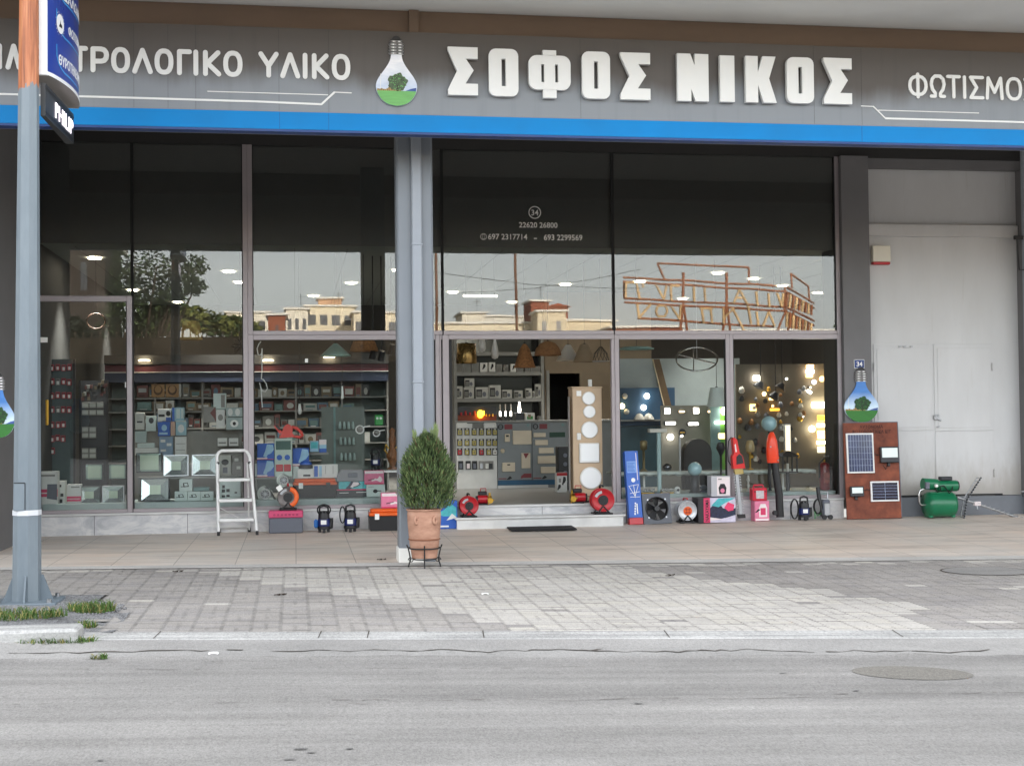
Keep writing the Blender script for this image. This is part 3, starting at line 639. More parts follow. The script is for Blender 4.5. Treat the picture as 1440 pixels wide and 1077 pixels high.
# thin round-ended lettering
def strokes(ch):
    o = lambda x0, x1, z0, z1, r: [p for p in arc_rect(x0, x1, z0, z1, r, 4)]
    D = {'Τ': [[(0, 1), (1, 1)], [(.5, 1), (.5, 0)]], 'Ρ': [[(0, 0), (0, 1), (.6, 1), (.82, .96), (.97, .84), (1, .72), (.97, .58), (.82, .46), (.6, .42), (0, .42)]],
         'Ο': [o(0, 1, 0, 1, .42)+[o(0, 1, 0, 1, .42)[0]]], 'Λ': [[(0, 0), (.5, 1), (1, 0)]], 'Γ': [[(0, 0), (0, 1), (1, 1)]], 'Ι': [[(.5, 0), (.5, 1)]],
         'Κ': [[(0, 0), (0, 1)], [(.95, 1), (.15, .5), (1, 0)]], 'Υ': [[(0, 1), (.5, .45), (1, 1)], [(.5, .45), (.5, 0)]], 'Η': [[(0, 0), (0, 1)], [(1, 0), (1, 1)], [(0, .5), (1, .5)]],
         'Ε': [[(1, 1), (0, 1), (0, 0), (1, 0)], [(0, .5), (.85, .5)]], 'Φ': [[(.5, -.06), (.5, 1.06)], o(0, 1, .06, .94, .4)+[o(0, 1, .06, .94, .4)[0]]],
         'Ω': [[(0, 0), (.3, 0), (.3, .16), (.1, .34), (0, .6), (.08, .85), (.3, 1), (.7, 1), (.92, .85), (1, .6), (.9, .34), (.7, .16), (.7, 0), (1, 0)]],
         'Σ': [[(1, 1), (0, 1), (.5, .5), (0, 0), (1, 0)]], 'Μ': [[(0, 0), (.08, 1), (.5, .3), (.92, 1), (1, 0)]]}
    return D[ch]
def word(items, y0f, y1f, lw):
    for ch, a, c_ in items:
        mb = MB()
        m_ = (a+c_)/2; z0 = P(m_, y1f(m_), FY).z; z1 = P(m_, y0f(m_), FY).z; xa, xc = P(a, 90, FY).x, P(c_, 90, FY).x; hw = lw/2
        for s_ in strokes(ch): mb.stroke([(xa+hw+u*(xc-xa-2*hw), z0+hw+v*(z1-z0-2*hw)) for u, v in s_], lw, FY-.014, FY-.001, LETW)
        sp(mb, 'round_letter')
tf = lambda x: 66+(x-130)*.0325; bf = lambda x: 102.5+(x-130)*.0325
word([('Η', -18, 3), ('Λ', 8, 31), ('Ε', 38, 58), ('Κ', 64, 90), ('Τ', 101, 124), ('Ρ', 127.5, 153.5), ('Ο', 156.5, 183), ('Λ', 186, 215), ('Ο', 217.5, 244), ('Γ', 249, 270), ('Ι', 272, 279), ('Κ', 285.5, 311), ('Ο', 314, 341)], tf, bf, .048)
tf = lambda x: 73+(x-365)*.035; bf = lambda x: 109.5+(x-365)*.035
word([('Υ', 363.5, 392), ('Λ', 394, 422), ('Ι', 425, 433), ('Κ', 438.5, 463), ('Ο', 466.5, 492.5)], tf, bf, .048)
tf = lambda x: 104+(x-1276)*.036; bf = lambda x: 137+(x-1276)*.036
word([('Φ', 1276, 1303), ('Ω', 1306, 1328.5), ('Τ', 1329.5, 1350), ('Ι', 1352, 1358), ('Σ', 1361.5, 1382.5), ('Μ', 1384.5, 1409.5), ('Ο', 1413, 1435.5), ('Σ', 1438, 1459)], tf, bf, .036)
mb = MB()
def line(pts, wd): mb.stroke([(P(a, c_, FY).x, P(a, c_, FY).z) for a, c_ in pts], wd, FY-.006, FY-.001, LETW, 3)
line([(-40, 131.5), (360, 143.2), (452, 147.2), (470, 130.5)], .020); line([(470, 130.2), (494, 131.2)], .010); line([(292, 129), (461, 134)], .009)
sp(mb, 'line_ornament'); mb = MB()
line([(1211, 149.5), (1228, 150.3)], .010); line([(1228, 150.3), (1245, 167)], .014); line([(1245, 167), (1480, 173.5)], .020); line([(1235, 155.5), (1376, 159.5)], .009)
sp(mb, 'line_ornament')
# bulb pictures: a lamp outline filled with sky, skyline, tree and lawn
def bulb_mats(tag_, top, bot, lawn, tree):
    m, nt, b, L = node_mat('bulb picture sky '+tag_); tc = N(nt, 'ShaderNodeTexCoord'); sx = N(nt, 'ShaderNodeSeparateXYZ'); r = ramp(nt, [(0, lin(bot)), (.38, lin(bot)), (.75, lin(top))])
    L(tc.outputs['Generated'], sx.inputs[0]); L(sx.outputs[2], r.inputs[0]); n = noise(nt, 6, (1, 1, 3), 5); q = ramp(nt, [(.4, (.94, .95, .97)), (.65, (1.12, 1.1, 1.08))]); L(n.outputs[0], q.inputs[0])
    L(mul(nt, r.outputs[0], q.outputs[0]), b.inputs['Base Color']); b.inputs['Roughness'].default_value = .35
    return m, M('bulb picture lawn '+tag_, lawn, .5, var=.15, scale=14, stretch=(.4, 1, 3)), M('bulb picture tree '+tag_, tree, .6, var=.55, scale=45)
CAPM = M('cap print grey', (150, 148, 146), .4); CAPD = M('cap print dark', (44, 42, 42), .4); CAPL = M('cap print light', (226, 226, 226), .4)
SKYL = M('bulb picture skyline', (150, 122, 62), .6, var=.6, scale=60); HILL = M('bulb picture hills', (60, 84, 150), .6, var=.2)
TRUNKP = M('bulb picture trunk', (50, 40, 26), .7)
def bulb(W_, H_, mats, parent):
    """W_ x H_ standing on z=0 at y=0, centred on x=0"""
    skm, lwm, trm = mats; nk = .26; zc = H_*.285; R = W_/2
    def half(z):                                        # half width at height z below the cap
        if z <= zc: return R*math.sqrt(max(0, 1-((zc-z)/zc)**2))
        t = (z-zc)/(H_*.735-zc); t = min(1, t); return R*(nk+(1-nk)*(.5+.5*math.cos(math.pi*t**.92)))
    zs2 = [H_*.735*i/36 for i in range(37)]
    out = [(-half(z), z) for z in zs2[::-1]]+[(half(z), z) for z in zs2[1:]]
    g = MB(); g.prism(out, 0, .02, skm); g.build('bulb_glass', parent)
    lw = H_*.215; seg = [z for z in zs2 if z < lw]+[lw]
    g = MB(); g.prism([(-half(z)*.985, z) for z in seg[::-1]]+[(half(z)*.985, z) for z in seg[1:]], -.004, -.0005, lwm); g.build('lawn', parent)
    g = MB(); r = random.Random(4); x = -half(lw)*.97
    while x < half(lw)*.2:
        w2 = R*.09; g.box(x, x+w2*.9, -.0035, -.001, lw, lw+H_*r.uniform(.02, .055), SKYL); x += w2
    g.prism([(R*.42, lw), (half(lw)*.97, lw), (half(lw*1.25)*.96, lw+H_*.05), (R*.72, lw+H_*.035)], -.0035, -.001, HILL)
    g.box(-R*.78, -R*.76, -.0035, -.001, lw+H_*.03, lw+H_*.24, PAPER); g.build('skyline', parent)
    g = MB(); g.box(R*.02, R*.08, -.0075, -.001, lw-H_*.005, lw+H_*.08, TRUNKP); pts = []
    for k in range(44):
        t = 2*math.pi*k/44; q = 1+.10*math.sin(5*t+1)+.06*math.sin(11*t)+r.uniform(-.05, .05); pts.append((R*.05+R*.46*q*math.cos(t), lw+H_*.125+H_*.12*q*math.sin(t)))
    g.prism(pts, -.007, -.0042, trm)
    for k in range(150):
        t = r.uniform(0, 6.28); q = math.sqrt(r.random())*.95; x, z = R*.05+R*.46*q*math.cos(t), lw+H_*.125+H_*.12*q*math.sin(t); s_ = W_*r.uniform(.008, .02)
        g.prism([(x+s_*math.cos(a), z+s_*math.sin(a)) for a in (r.random()+1.57*i for i in range(4))], -.0085-.001*r.random(), -.0071, trm if r.random() < .7 else lwm)
    g.build('tree_picture', parent)
    g = MB(); zc0 = H_*.735; hw = R*.40
    for k in range(5):
        z = zc0+H_*.042*k; ww = hw*(.92 if k < 4 else .75)
        g.prism(arc_rect(-ww, ww, z, z+H_*.029, H_*.013, 3), -.008, .015, CAPM); g.prism([(-ww*.92, z+H_*.0292), (ww*.92, z+H_*.0292), (ww*.92, z+H_*.0415), (-ww*.92, z+H_*.0415)], -.002, .012, BLACK)
        for u0, u1, mm in ((-.98, -.72, CAPD), (-.5, -.28, CAPL), (.02, .2, CAPD), (.32, .62, CAPL), (.8, .98, CAPD)): g.box(u0*ww, u1*ww, -.0095, -.0081, z+H_*.006, z+H_*.023, mm)
    g.prism([(-hw*.55, zc0+H_*.212), (hw*.55, zc0+H_*.212), (hw*.35, H_*.985), (0, H_), (-hw*.35, H_*.985)], -.008, .012, BLACK); g.build('screw_cap', parent)
PALE = bulb_mats('pale', (232, 234, 240), (190, 202, 222), (104, 170, 92), (78, 96, 70)); RICH = bulb_mats('rich', (64, 124, 196), (206, 226, 240), (40, 112, 34), (30, 66, 30))
x, z, w_, h_ = fr(528.5, 51, 586.5, 149.5, FY-.03)
em = bpy.data.objects.new('bulb_emblem', None); col.objects.link(em); em.parent = SIGN; em.location = (x, -.03, z-4.46)
# sub-parts of the sign hang on the emblem, so the emblem carries its glass itself
bulb(w_, h_, PALE, em)
x, z, w_, h_ = fr(1188, 516, 1236, 594, -.17)
t = thing('bulb_cutout', 'light bulb shaped picture board on the dark pillar above the rusty solar board', 'sign', (x, -.15, z)); bulb(w_, h_, RICH, t)
x, z, w_, h_ = fr(-26, 524, 21, 616, -2.86)
t = thing('bulb_cutout', 'light bulb shaped picture board on the left wall, half hidden by the pole', 'sign', (x, -2.84, z)); bulb(w_, h_, RICH, t)
# house number plate
NAVY = M('navy enamel plate', (26, 58, 120), .35, var=.04)
x, z, w_, h_ = fr(1201, 505.5, 1215.5, 518, -.13)
t = thing('number_plate', 'small blue enamel house number plate reading 34', 'sign', (x, -.122, z))
MB().box(-w_/2, w_/2, -.012, 0, 0, h_, PAPER, .004).box(-w_/2+.007, w_/2-.007, -.0145, -.0125, .007, h_-.007, NAVY).build('plate', t)
mb = MB(); mb.text('34', 0, h_*.24, h_*.52, -.016, PAPER, bold=.02); mb.build('number', t)
# alarm siren
x, z, w_, h_ = fr(1226, 346, 1251, 374, .05)
t = thing('alarm_siren', 'cream alarm siren box with red base on the white wall', 'siren', (x, .098, z))
MB().box(-w_/2, w_/2, -.09, 0, h_*.2, h_, M('cream plastic', (226, 220, 204), .4, var=.03), .008).build('casing', t)
MB().box(-w_/2*.96, w_/2*.96, -.085, 0, h_*.06, h_*.195, REDP, .008).build('flash_lens', t)
# ================================================================ pole
PX, PY = -2.2, -7.13
POLE, nt, b, L = node_mat('flaking painted steel')
tc = N(nt, 'ShaderNodeTexCoord'); sx = N(nt, 'ShaderNodeSeparateXYZ'); L(tc.outputs['Object'], sx.inputs[0])
n1 = noise(nt, 9, (1, 1, .25), 8, .7); n2 = noise(nt, 30, (1, 1, .05), 6, .6)
ad = N(nt, 'ShaderNodeMath', operation='MULTIPLY_ADD'); ad.inputs[1].default_value = .35; L(n1.outputs[0], ad.inputs[0]); L(sx.outputs[2], ad.inputs[2])
st = N(nt, 'ShaderNodeMath', operation='GREATER_THAN'); st.inputs[1].default_value = 4.30+.17; L(ad.outputs[0], st.inputs[0])
rc = ramp(nt, [(.3, lin((104, 56, 34))), (.5, lin((168, 100, 62))), (.7, lin((196, 138, 98)))]); L(n2.outputs[0], rc.inputs[0])
gc = ramp(nt, [(.3, lin((106, 117, 125))), (.7, lin((119, 129, 136)))]); L(n1.outputs[0], gc.inputs[0])
mx = N(nt, 'ShaderNodeMix', data_type='RGBA'); L(st.outputs[0], mx.inputs[0]); L(gc.outputs[0], mx.inputs[6]); L(rc.outputs[0], mx.inputs[7]); L(mx.outputs[2], b.inputs['Base Color']); b.inputs['Roughness'].default_value = .5
PBASE = M('pole base paint', (104, 115, 123), .55, var=.10, scale=5)
zg = gz(PX, PY)
t = thing('lamp_post', 'tall grey steel pole with rusty flaking top at the left kerb', 'pole', (PX, PY, zg))
xl0, xr0 = P(19, 740, PY).x, P(57.2, 740, PY).x; xl1, xr1 = P(27, 60, PY).x, P(54, 60, PY).x
r_b = (xr0-xl0)/2*1.03; cb_ = (xr0+xl0)/2-PX; zA = P(40, 740, PY).z-zg; r_t = (xr1-xl1)/2*1.03; zB = P(40, 60, PY).z-zg; ct_ = (xr1+xl1)/2-PX
mb = MB(); rows = []
for z in [0, 1.0, 2.5, 4.2, 4.9, 7.5]:
    f_ = (z-zA)/(zB-zA); r = r_b+(r_t-r_b)*f_; c_ = cb_+(ct_-cb_)*f_
    rows.append([(c_+r*math.cos(a), r*math.sin(a), z) for a in (math.radians(22.5+45*k-8) for k in range(8))])
mb.grid(rows, POLE, False, True); mb.build('shaft', t)
mb = MB(); mb.box(-.25, .26, -.25, .25, -.02, .02, PBASE, .006)
for a in range(4):
    T = Matrix.Rotation(math.radians(90*a), 4, 'Z'); 
    pts = [(.09, .02), (.20, .02), (.12, .23), (.09, .23)]; A = [T @ Vector((x, -.007, z)) for x, z in pts]; Bk = [T @ Vector((x, .007, z)) for x, z in pts]
    mb.poly(A, PBASE); mb.poly(Bk[::-1], PBASE)
    for i in range(4): mb.poly([A[i], Bk[i], Bk[(i+1) % 4], A[(i+1) % 4]], PBASE)
for sx_ in (-1, 1):
    for sy_ in (-1, 1): mb.cyl((sx_*.20, sy_*.20, .02), (sx_*.20, sy_*.20, .05), .022, STEEL, n=6)
mb.build('base_plate', t)
RUSTL = M('rust run', (150, 104, 60), .8, var=.3)
mb = MB(); za, zb2 = P(32, 717, PY).z-zg, P(32, 679, PY).z-zg; yy = -r_b*.935
mb.box(-.085+cb_, .0+cb_, yy-.006, yy+.02, za, zb2, POLE, .003); mb.box(.002+cb_, .006+cb_, yy-.003, yy+.012, za-.01, zb2, SEAM); mb.box(-.085+cb_, .003+cb_, yy-.0065, yy+.015, zb2+.002, zb2+.008, SEAM); mb.build('service_hatch', t)
TAPE = M('white tape', (206, 208, 212), .5, var=.05)
mb = MB(); z0_, z1_ = P(38, 724, PY).z-zg, P(38, 716.5, PY).z-zg
mb.grid([[(cb_+(r_b+.004)*math.cos(a), (r_b+.004)*math.sin(a), z) for a in (math.radians(22.5+45*k-8) for k in range(8))] for z in (z0_, z1_)], TAPE, False, True); mb.build('tape_band', t)
# ---------------------------------------------------------------- pole sign and scrolling display
SY0, SY1 = -7.0, -5.75
BLUS = M('blue sign face', (34, 62, 150), .3, var=.05, scale=2); WHS = M('white sign edge', (236, 238, 240), .4, var=.02); GRS_ = M('grey sign underside', (150, 146, 142), .6, var=.05)
CYL = M('light blue sign line', (70, 160, 226), .4, var=.02)
pa = P(55.5, 100, SY0); pb = P(67, 100, SY0); pz = P(60, 106, SY0).z
xA, xB = pa.x, pb.x; bul = P(108.5, 120, -6.2).x-xB
ztS = pz+1.5
t = thing('light_box_sign', 'blue curved light box sign with Greek lettering on the left pole', 'sign', ((xA+xB)/2, SY0, pz))
ox, oy, oz = (xA+xB)/2, SY0, pz
def lens(u): # u 0..1 along depth -> (x,y) on the curved face
    a = math.pi*(u*.86+.0); return (xB-ox+bul*math.sin(a)**.8 if 0 < u else xB-ox, (SY1-SY0)*u)
U = [i/18 for i in range(19)]
curve = [lens(u) for u in U]
mb = MB(); mb.grid([[(x, y, z) for x, y in curve] for z in (.03, ztS-oz)], BLUS); mb.build('curved_face', t)
back = [(xA-ox-bul*math.sin(math.pi*u*.86)**.8*.6 if u > 0 else xA-ox, (SY1-SY0)*u) for u in U]
mb = MB(); mb.grid([[(x, y, z) for x, y in back] for z in (.03, ztS-oz)], BLUS)
mb.build('rear_face', t)
mb = MB(); mb.box(xA-ox, xB-ox, -.02, .02, .0, ztS-oz, WHS); o_ = [(x+.006, y) for x, y in curve]+[(x-.006, y) for x, y in back[::-1]]
for a, c_ in zip(o_, o_[1:]+o_[:1]): mb.poly([(a[0], a[1], 0), (c_[0], c_[1], 0), (c_[0], c_[1], .032), (a[0], a[1], .032)], WHS)
mb.poly([(x, y, .001) for x, y in o_][::-1], GRS_); mb.build('casing', t)
def on_face(u, z, d): # point just in front of the curved face
    i = min(int(u*18), 17); x0_, y0_ = curve[i]; x1_, y1_ = curve[i+1]; f_ = u*18-i; n_ = Vector((y1_-y0_, -(x1_-x0_), 0)).normalized()
    p = Vector((x0_+(x1_-x0_)*f_, y0_+(y1_-y0_)*f_, z)); return p+n_*d
mb = MB()
def face_line(pts, hw):
    fine = [(a[0]+(c2[0]-a[0])*k/6, a[1]+(c2[1]-a[1])*k/6) for a, c2 in zip(pts[:-1], pts[1:]) for k in range(6)]+[pts[-1]]
    for (u0, z0), (u1, z1) in zip(fine[:-1], fine[1:]):
        d = Vector((u1-u0, (z1-z0)*.8)); d.normalize(); q = (-d.y*hw*.9, d.x*hw)
        mb.poly([on_face(u0-q[0], z0-q[1], .003), on_face(u1-q[0], z1-q[1], .003), on_face(u1+q[0], z1+q[1], .003), on_face(u0+q[0], z0+q[1], .003)], CYL)
for zo in (.09, .40, .71):
    mb = MB(); face_line([(.12, zo+.22), (.12, zo+.12), (.15, zo+.06), (.2, zo+.03), (.26, zo+.01), (.5, zo-.0), (.75, zo)], .007); mb.build('sign_line', t)
def face_text(body, u0, z0, h, wd):
    vs, fs = text_mesh(body, 'LEFT', .015); W_ = max(v[0] for v in vs); mb = MB(); k = mb.mi(WHS)
    for v in vs: mb.v.append(tuple(on_face(min(.98, u0+v[0]/W_*wd), z0+v[1]/.72*h, .002+.002*(v[2]+.5))))
    for f in fs: mb.f.append(tuple(f)); mb.m.append(k); mb.s.append(False)
    mb.build('sign_text', t)
face_text('ΘΥΡΟΤΗΛΕΟΡΑΣΕΙΣ', .15, .15, .085, .8); face_text('ΦΩΤΙΣΜΟΣ', .34, .47, .075, .5); face_text('ΚΑΛΩΔΙΑ', .24, .74, .085, .6)
mb = MB()
for rr, z_ in ((1, WHS),):
    cu, cz = .18, .505
    mb.poly([on_face(cu+.065*math.cos(a), cz+.085*math.sin(a), .004) for a in (6.283*k/20 for k in range(20))], WHS)
    for k in range(20): a = 6.283*k/20; mb.poly([on_face(cu+(.078+.008*math.cos(b2))*math.cos(a), cz+(.102+.01*math.sin(b2))*math.sin(a), .003) for b2 in (0, 1.57, 3.14, 4.71)], WHS)
    mb.poly([on_face(cu-.03, cz-.03, .006), on_face(cu+.03, cz-.03, .006), on_face(cu+.025, cz-.005, .006), on_face(cu+.004, cz+.005, .006), on_face(cu, cz+.04, .006), on_face(cu-.006, cz+.005, .006)], INK)
mb.build('sign_emblem', t)
LEDB = M('dark display casing', (52, 54, 56), .45, var=.06); LEDW = M('lit display dots', (255, 244, 255), .5, var=0, emit=.55)
LY0, LY1 = -7.0, -5.80
la = P(57, 150, LY0).x; lb_ = P(64, 150, LY0).x; zl0, zl1 = P(60, 163, LY0).z, P(60, 117, LY0).z
t = thing('scrolling_display', 'dark scrolling text display under the blue pole sign', 'sign', (la, LY0, zl0))
W2 = P(103.5, 190, LY1).x-la; W1 = lb_-la; D2 = LY1-LY0; hl = zl1-zl0
mb = MB(); pl = [(0, 0), (W1, 0), (W2, D2), (W2-.07, D2)]
mb.poly([(x, y, 0) for x, y in pl], LEDB); mb.poly([(x, y, hl) for x, y in pl][::-1], LEDB)
for i in range(4): a, c_ = pl[i], pl[(i+1) % 4]; mb.poly([(a[0], a[1], 0), (a[0], a[1], hl), (c_[0], c_[1], hl), (c_[0], c_[1], 0)], LEDB)
mb.build('casing', t)
n_ = Vector((D2, -(W2-W1), 0)).normalized(); e_ = Vector((W2-W1, D2, 0)); T = None
def ledp(u, z, d): p = Vector((W1, 0, 0))+e_*u+n_*d; p.z = z; return p
mb = MB()
for z in (.035, hl-.035): mb.poly([ledp(.0, z-.008, .004), ledp(1, z-.008, .004), ledp(1, z+.008, .004), ledp(0, z+.008, .004)], BLACK)
mb.build('display_trim', t)
mb = MB(); vs, fs = text_mesh('PHILIP', 'LEFT', -.004); W_ = max(v[0] for v in vs)
for v in vs: mb.v.append(tuple(ledp(.30+v[0]/W_*.66, hl*.24+v[1]/.72*hl*.52, .004+.002*(v[2]+.5))))
k = mb.mi(LEDW)
for f in fs: mb.f.append(f); mb.m.append(k); mb.s.append(False)
mb.build('lit_text', t)
# ================================================================ goods set out on the terrace
def at(px0, py0, px1, py1, Y, z0=None):
    cx, z, w_, h_ = fr(px0, py0, px1, py1, Y)
    if z0 is not None: h_ += z-z0; z = z0
    return cx, z, w_, h_
def rot(ax, a): return Matrix.Rotation(math.radians(a), 4, ax)
PINK = M('pink plastic', (196, 70, 110), .45, var=.08); GREYP = M('grey plastic', (96, 100, 110), .45, var=.06)
PINKC = M('pink printed carton', (214, 120, 150), .55, var=.10, scale=12); MAGC = M('magenta carton', (206, 52, 96), .5, var=.06)
BLUEC = M('blue printed carton', (40, 92, 180), .45, var=.08); TEALC = M('teal print', (70, 170, 176), .5, var=.2, scale=20)
GREEN = M('green enamel', (20, 108, 72), .3, var=.06); GREENP = M('green plastic', (36, 140, 60), .4, var=.08)
DKBLUE = M('dark blue enamel', (22, 36, 96), .35, var=.1); MIDBLUE = M('blue float', (40, 104, 176), .4, var=.1)
TERRA, nt, b, L = node_mat('terracotta'); n1 = noise(nt, 5, (1, 1, 2.5), 7); q1 = ramp(nt, [(.3, lin((150, 108, 88))), (.6, lin((182, 140, 118))), (.8, lin((194, 158, 138)))]); L(n1.outputs[0], q1.inputs[0]); L(q1.outputs[0], b.inputs['Base Color']); b.inputs['Roughness'].default_value = .85
bpn = N(nt, 'ShaderNodeBump'); bpn.inputs['Strength'].default_value = .2; bpn.inputs['Distance'].default_value = .01; L(noise(nt, 30, (1, 1, 3)).outputs[0], bpn.inputs['Height']); L(bpn.outputs[0], b.inputs['Normal'])
IRON = M('wrought iron', (34, 33, 34), .6, var=.15)
# ---- stepladder
a, c_ = G(307.5, 753), G(361.5, 752); Yf = (a.y+c_.y)/2; cx = (a.x+c_.x)/2
t = thing('stepladder', 'white folding stepladder with three treads standing on the terrace', 'stepladder', (cx, Yf, 0))
def lad(px, py, Y): p = P(px, py, Y); return Vector((p.x-cx, Y-Yf, p.z))
zt = P(328, 633, Yf+.22).z; hb = (c_.x-a.x)/2; ht = (P(350, 650, Yf+.2).x-P(304.5, 650, Yf+.2).x)/2; dx = P(327.5, 650, Yf+.2).x-cx
def rail(s_, z): f_ = z/zt; return Vector((s_*(hb+(ht-hb)*f_)+dx*f_, .24*f_, z))
arch = [rail(-1, .03), rail(-1, .25), rail(-1, zt-.10)]+[Vector((rail(-1, zt).x+.09*(1-math.cos(q)), rail(-1, zt-.1).y+.02, zt-.09+.09*math.sin(q))) for q in (.35, .8, 1.25)]
arch += [Vector((rail(1, zt).x-.09*(1-math.cos(q)), rail(1, zt-.1).y+.02, zt-.09+.09*math.sin(q))) for q in (1.25, .8, .35)]+[rail(1, zt-.10), rail(1, .25), rail(1, .03)]
MB().tube(arch, .021, WHITE, 10).build('front_frame', t)
for py in (672.5, 701, 728):
    z = P(332, py, Yf+.1).z; l_, r_ = rail(-1, z), rail(1, z)
    MB().box(l_.x+.02, r_.x-.02, l_.y-.09, l_.y+.11, z-.04, z, WHITE, .006).build('tread', t)
rear = lambda s_, z: Vector((s_*(hb*.80+(ht*.90-hb*.80)*(z/.95))+dx, .52-.30*(z/.95), z))
MB().tube([rear(-1, .95), rear(-1, .03), ], .013, WHITE).tube([rear(1, .95), rear(1, .03)], .013, WHITE).tube([rear(-1, .07), rear(1, .07)], .008, WHITE).tube([rear(-1, .35), rear(1, .12)], .005, WHITE).build('rear_frame', t)
for p in (rail(-1, 0), rail(1, 0), rear(-1, 0), rear(1, 0)): MB().cyl((p.x, p.y, 0), (p.x, p.y, .055), .02, BLACK, n=12).build('foot', t)
for s_ in (-1, 1):
    p = rail(s_, .95); MB().cyl((p.x-s_*.012, p.y-.02, .95), (p.x-s_*.012, p.y+.03, .95), .02, BLACK, n=12).build('hinge', t)
BODYG = M('smoky grey drum', (104, 98, 96), .35, .3, var=.25, scale=20)
# ---- tool chest and orange cable reel
cx, z, w_, h_ = at(378, 718, 426, 749, -.42, 0)
t = thing('tool_chest', 'grey plastic tool chest with pink lid under the orange cable reel', 'tool box', (cx, -.42, 0))
zl = h_*.68; mb = MB(); mb.box(-w_/2, w_/2, 0, .26, 0, zl, GREYP, .015)
for i in range(13): x = -w_/2+.02+i*(w_-.04)/12.5; mb.box(x, x+.012, -.005, .001, .02, zl-.02, GREYP)
mb.build('body', t)
mb = MB(); mb.box(-w_/2-.004, w_/2+.004, -.006, .266, zl+.002, h_, PINK, .012)
for i in range(7): x = -w_/2+.06+i*(w_-.10)/7; mb.box(x, x+.028, -.009, -.004, zl+.03, zl+.055, M('dark pink', (150, 40, 78), .5), .003)
mb.build('lid', t)
def cable_reel(name, label, cx, Y, z0, R, face, rim, hub, group=None, stand=BLACK, handle=BLACK, disc=None, n=36):
    t = thing(name, label, 'cable reel', (cx, Y, z0), 0, group); zc = R*1.22
    mb = MB(); mb.lathe([(R*.42, -.012), (R*.90, -.012), (R*.92, -.018), (R*.97, -.018), (R, -.012), (R, .02), (R*.99, .025), (R*.75, .03), (R*.7, .03), (R*.7, .14), (R*.99, .145), (R, .17), (R*.2, .175)], (0, 0, zc), face, n, 'y')
    mb.build('drum', t)
    mb = MB(); mb.cyl((0, -.022, zc), (0, .0, zc), R*.44, hub, n=28)
    for k in range(4):
        q = math.pi/4+k*math.pi/2; x, z = R*.22*math.cos(q), zc+R*.22*math.sin(q); mb.cyl((x, -.026, z), (x, -.0215, z), R*.13, disc or hub, n=14)
    mb.build('socket_plate', t)
    MB().grid([[(rr*math.cos(q), -.0195, zc+rr*math.sin(q)) for q in (math.radians(100+8*k) for k in range(8))] for rr in (R*.60, R*.84)], STEEL, False).build('label_plate', t)
    mb = MB(); mb.tube([(R*.7*math.cos(q), .085+.045*math.sin(q*7), zc+R*.7*math.sin(q)) for q in (6.283*k/60 for k in range(60))], R*.10, BLACK, 6, True)
    for o in (.02, .15): mb.tube([(R*.78*math.cos(q), .085+(.03 if o > .1 else -.02), zc+R*.78*math.sin(q)) for q in (6.283*k/40 for k in range(40))], R*.07, BLACK, 6, True)
    mb.build('cable', t)
    mb = MB()
    for y in (-.035, .20): mb.tube([(-R*.8, y, .012), (R*.8, y, .012)], .012, stand, 8); mb.tube([(-R*.55, y, .015), (0, y+(.02 if y < 0 else -.02), zc*.6)], .010, stand, 8); mb.tube([(R*.55, y, .015), (0, y+(.02 if y < 0 else -.02), zc*.6)], .010, stand, 8)
    for x in (-.75, .75): mb.tube([(R*x, -.035, .012), (R*x, .20, .012)], .010, stand, 8)
    mb.build('stand', t)
    mb = MB(); mb.tube([(0, .19, zc), (0, .2, zc+R*1.05), (0, .17, zc+R*1.24), (0, .06, zc+R*1.26), (0, .0, zc+R*1.2)], R*.09, handle, 10); mb.build('handle', t)
    return t
zc_ = h_; cx2, z, w2, h2 = at(390, 685, 420, 720, -.33)
OG = M('orange guard', (226, 96, 30), .4, var=.06)
t = cable_reel('cable_reel', 'orange and black cable reel standing on the pink lidded tool chest', cx2, -.34, zc_+.001, .142, BODYG, STEEL, BLACK, handle=REDP)
zc2 = .142*1.22; mb = MB()
mb.grid([[(rr*math.cos(q), yy, zc2+rr*math.sin(q)) for q in (math.radians(-75+15*k) for k in range(11))] for rr, yy in ((.085, -.016), (.088, -.03), (.128, -.03), (.146, -.018), (.146, .03))], OG); mb.build('orange_guard', t)
MB().box(-.13, -.06, -.03, -.026, .26, .33, PAPER, T=Matrix.Translation((-.02, 0, 0)) @ Matrix.Translation((-.1, 0, .3)) @ rot('Y', -35) @ Matrix.Translation((.1, 0, -.3))).build('price_card', t)
